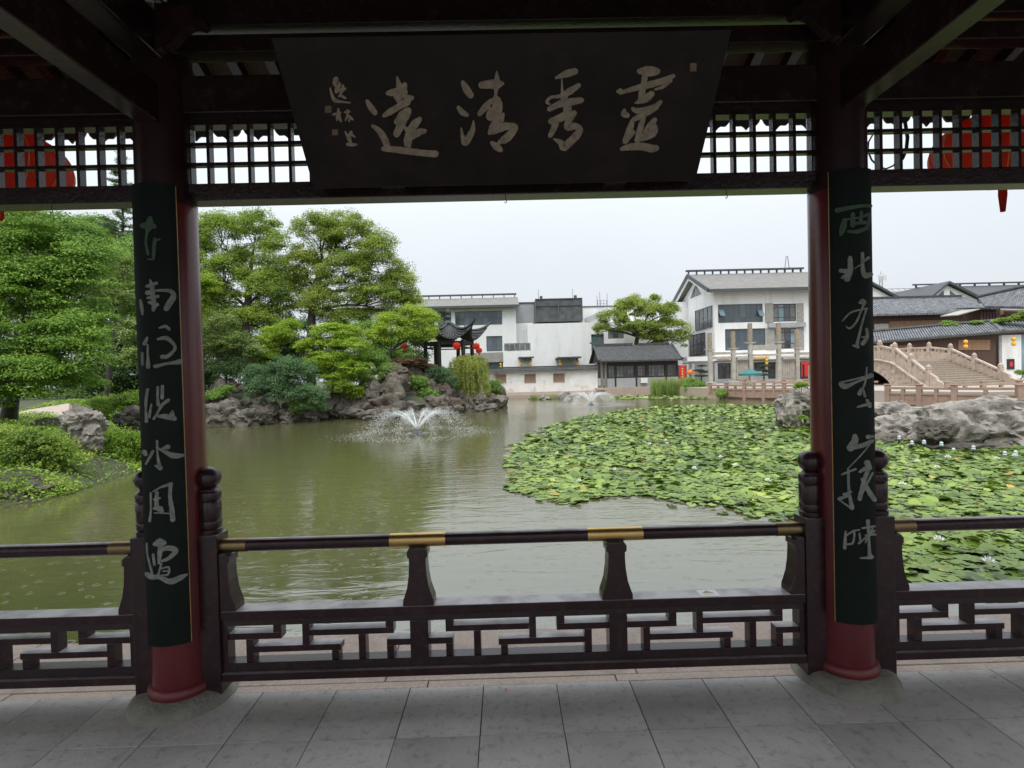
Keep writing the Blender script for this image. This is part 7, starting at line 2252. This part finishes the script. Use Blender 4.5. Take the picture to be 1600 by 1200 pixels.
# ------------------------------------------------------------------ fountains
m, nt, N, L = _nt('fountain_spray')
out = N.new("ShaderNodeOutputMaterial"); b = N.new("ShaderNodeBsdfPrincipled"); L.new(b.outputs[0], out.inputs[0])
b.inputs['Base Color'].default_value = (0.92, 0.94, 0.95, 1); b.inputs['Roughness'].default_value = 0.25; b.inputs['IOR'].default_value = 1.33
b.inputs['Subsurface Weight'].default_value = 0.0
M['spray'] = m
TET = np.array([(1, 1, 1), (-1, -1, 1), (-1, 1, -1), (1, -1, -1)], float) * .577
TF = np.array([(0, 2, 1), (0, 1, 3), (0, 3, 2), (1, 2, 3)])
def drops(name, pts, size, rng, parent, flat=1.0):
    n = len(pts)
    s = size * rng.uniform(.5, 1.3, n)
    A = rng.uniform(0, 6.28, n)
    T = np.repeat(TET[None], n, 0) * s[:, None, None]
    c, sn = np.cos(A)[:, None], np.sin(A)[:, None]
    x = T[:, :, 0] * c - T[:, :, 1] * sn; y = T[:, :, 0] * sn + T[:, :, 1] * c
    V = np.stack([x, y, T[:, :, 2] * flat], 2) + pts[:, None, :]
    F = (np.arange(n)[:, None, None] * 4 + TF[None]).reshape(-1, 3)
    o = link_mesh(fast_mesh(name, V.reshape(-1, 3), F), name, M['spray'], parent)
    return tag(o, kind='stuff')
def fountain(px, py, label, Rr, H, scale, seed, arcs=10):
    c = W(px, py)
    rng = np.random.default_rng(seed)
    root = thing('fountain', c, label, 'fountain', 'fountain jets in the pond')
    MB().lathe([(.22, -.05), (.22, .04), (.14, .06), (.10, .12), (.05, .14)], c, 16).build('nozzle', M['metal_frame'], root, smooth=True)
    pts, fine = [], []
    jets = MB()
    for k in range(arcs):
        a = 2 * math.pi * (k + .15) / arcs + rng.normal() * .04
        n = int(900 * scale)
        t = rng.uniform(0, 1, n) ** 1.1
        vr = Rr * rng.normal(1, .07, n) * rng.uniform(.9, 1.08)
        r = t * vr
        z = 4 * H * (t * (1 - t)) * rng.normal(1, .08, n) + .14 * (1 - t)
        spread = .010 + .075 * t ** 1.6
        q = np.stack([c.x + r * math.cos(a) + rng.normal(size=n) * spread, c.y + r * math.sin(a) + rng.normal(size=n) * spread, c.z + np.maximum(.01, z) + rng.normal(size=n) * spread * .7], 1)
        pts.append(q)
        jt = [(c.x + Rr * u * math.cos(a), c.y + Rr * u * math.sin(a), c.z + 4 * H * u * (1 - u) + .14 * (1 - u)) for u in np.linspace(0, .42, 9)]
        jets.tube(jt, list(np.linspace(.020, .007, 9)), 5)
        m_ = int(n * .35)
        tt_ = rng.uniform(.4, 1.1, m_)
        rr_ = tt_ * Rr * rng.normal(1, .15, m_)
        zz2 = np.maximum(.01, 4 * H * tt_ * (1 - tt_) * rng.uniform(.5, 1.1, m_))
        fine.append(np.stack([c.x + rr_ * math.cos(a) + rng.normal(size=m_) * .25, c.y + rr_ * math.sin(a) + rng.normal(size=m_) * .25, c.z + zz2], 1))
    # central fan
    n = int(1500 * scale)
    t = rng.uniform(0, 1, n); a = rng.uniform(0, 6.28, n)
    r = t * .42 * Rr * rng.uniform(0, 1, n) ** .5
    pts.append(np.stack([c.x + r * np.cos(a), c.y + r * np.sin(a), c.z + .1 + t * H * 1.05 * rng.uniform(.75, 1.0, n)], 1))
    tag(jets.build('jets', M['spray'], root, smooth=True), kind='stuff')
    drops('spray', np.concatenate(pts), .0098, rng, root)
    drops('mist', np.concatenate(fine), .0075, rng, root)
    n = int(3000 * scale)
    a = rng.uniform(0, 6.28, n); r = Rr * rng.normal(1.05, .24, n)
    m2 = int(n * .25)
    r[:m2] = np.abs(rng.normal(0, .3, m2))
    foam = np.stack([c.x + r * np.cos(a), c.y + r * np.sin(a), np.full(n, c.z + .006)], 1)
    drops('foam', foam, .015, rng, root, flat=.3)
fountain(652, 677, 'larger white fountain jet spraying arcs in the open water left of the lily pads', 2.05, .74, 1.0, 31)
fountain(923, 633, 'smaller distant white fountain jet near the far wall', 1.9, .72, 1.2, 32)
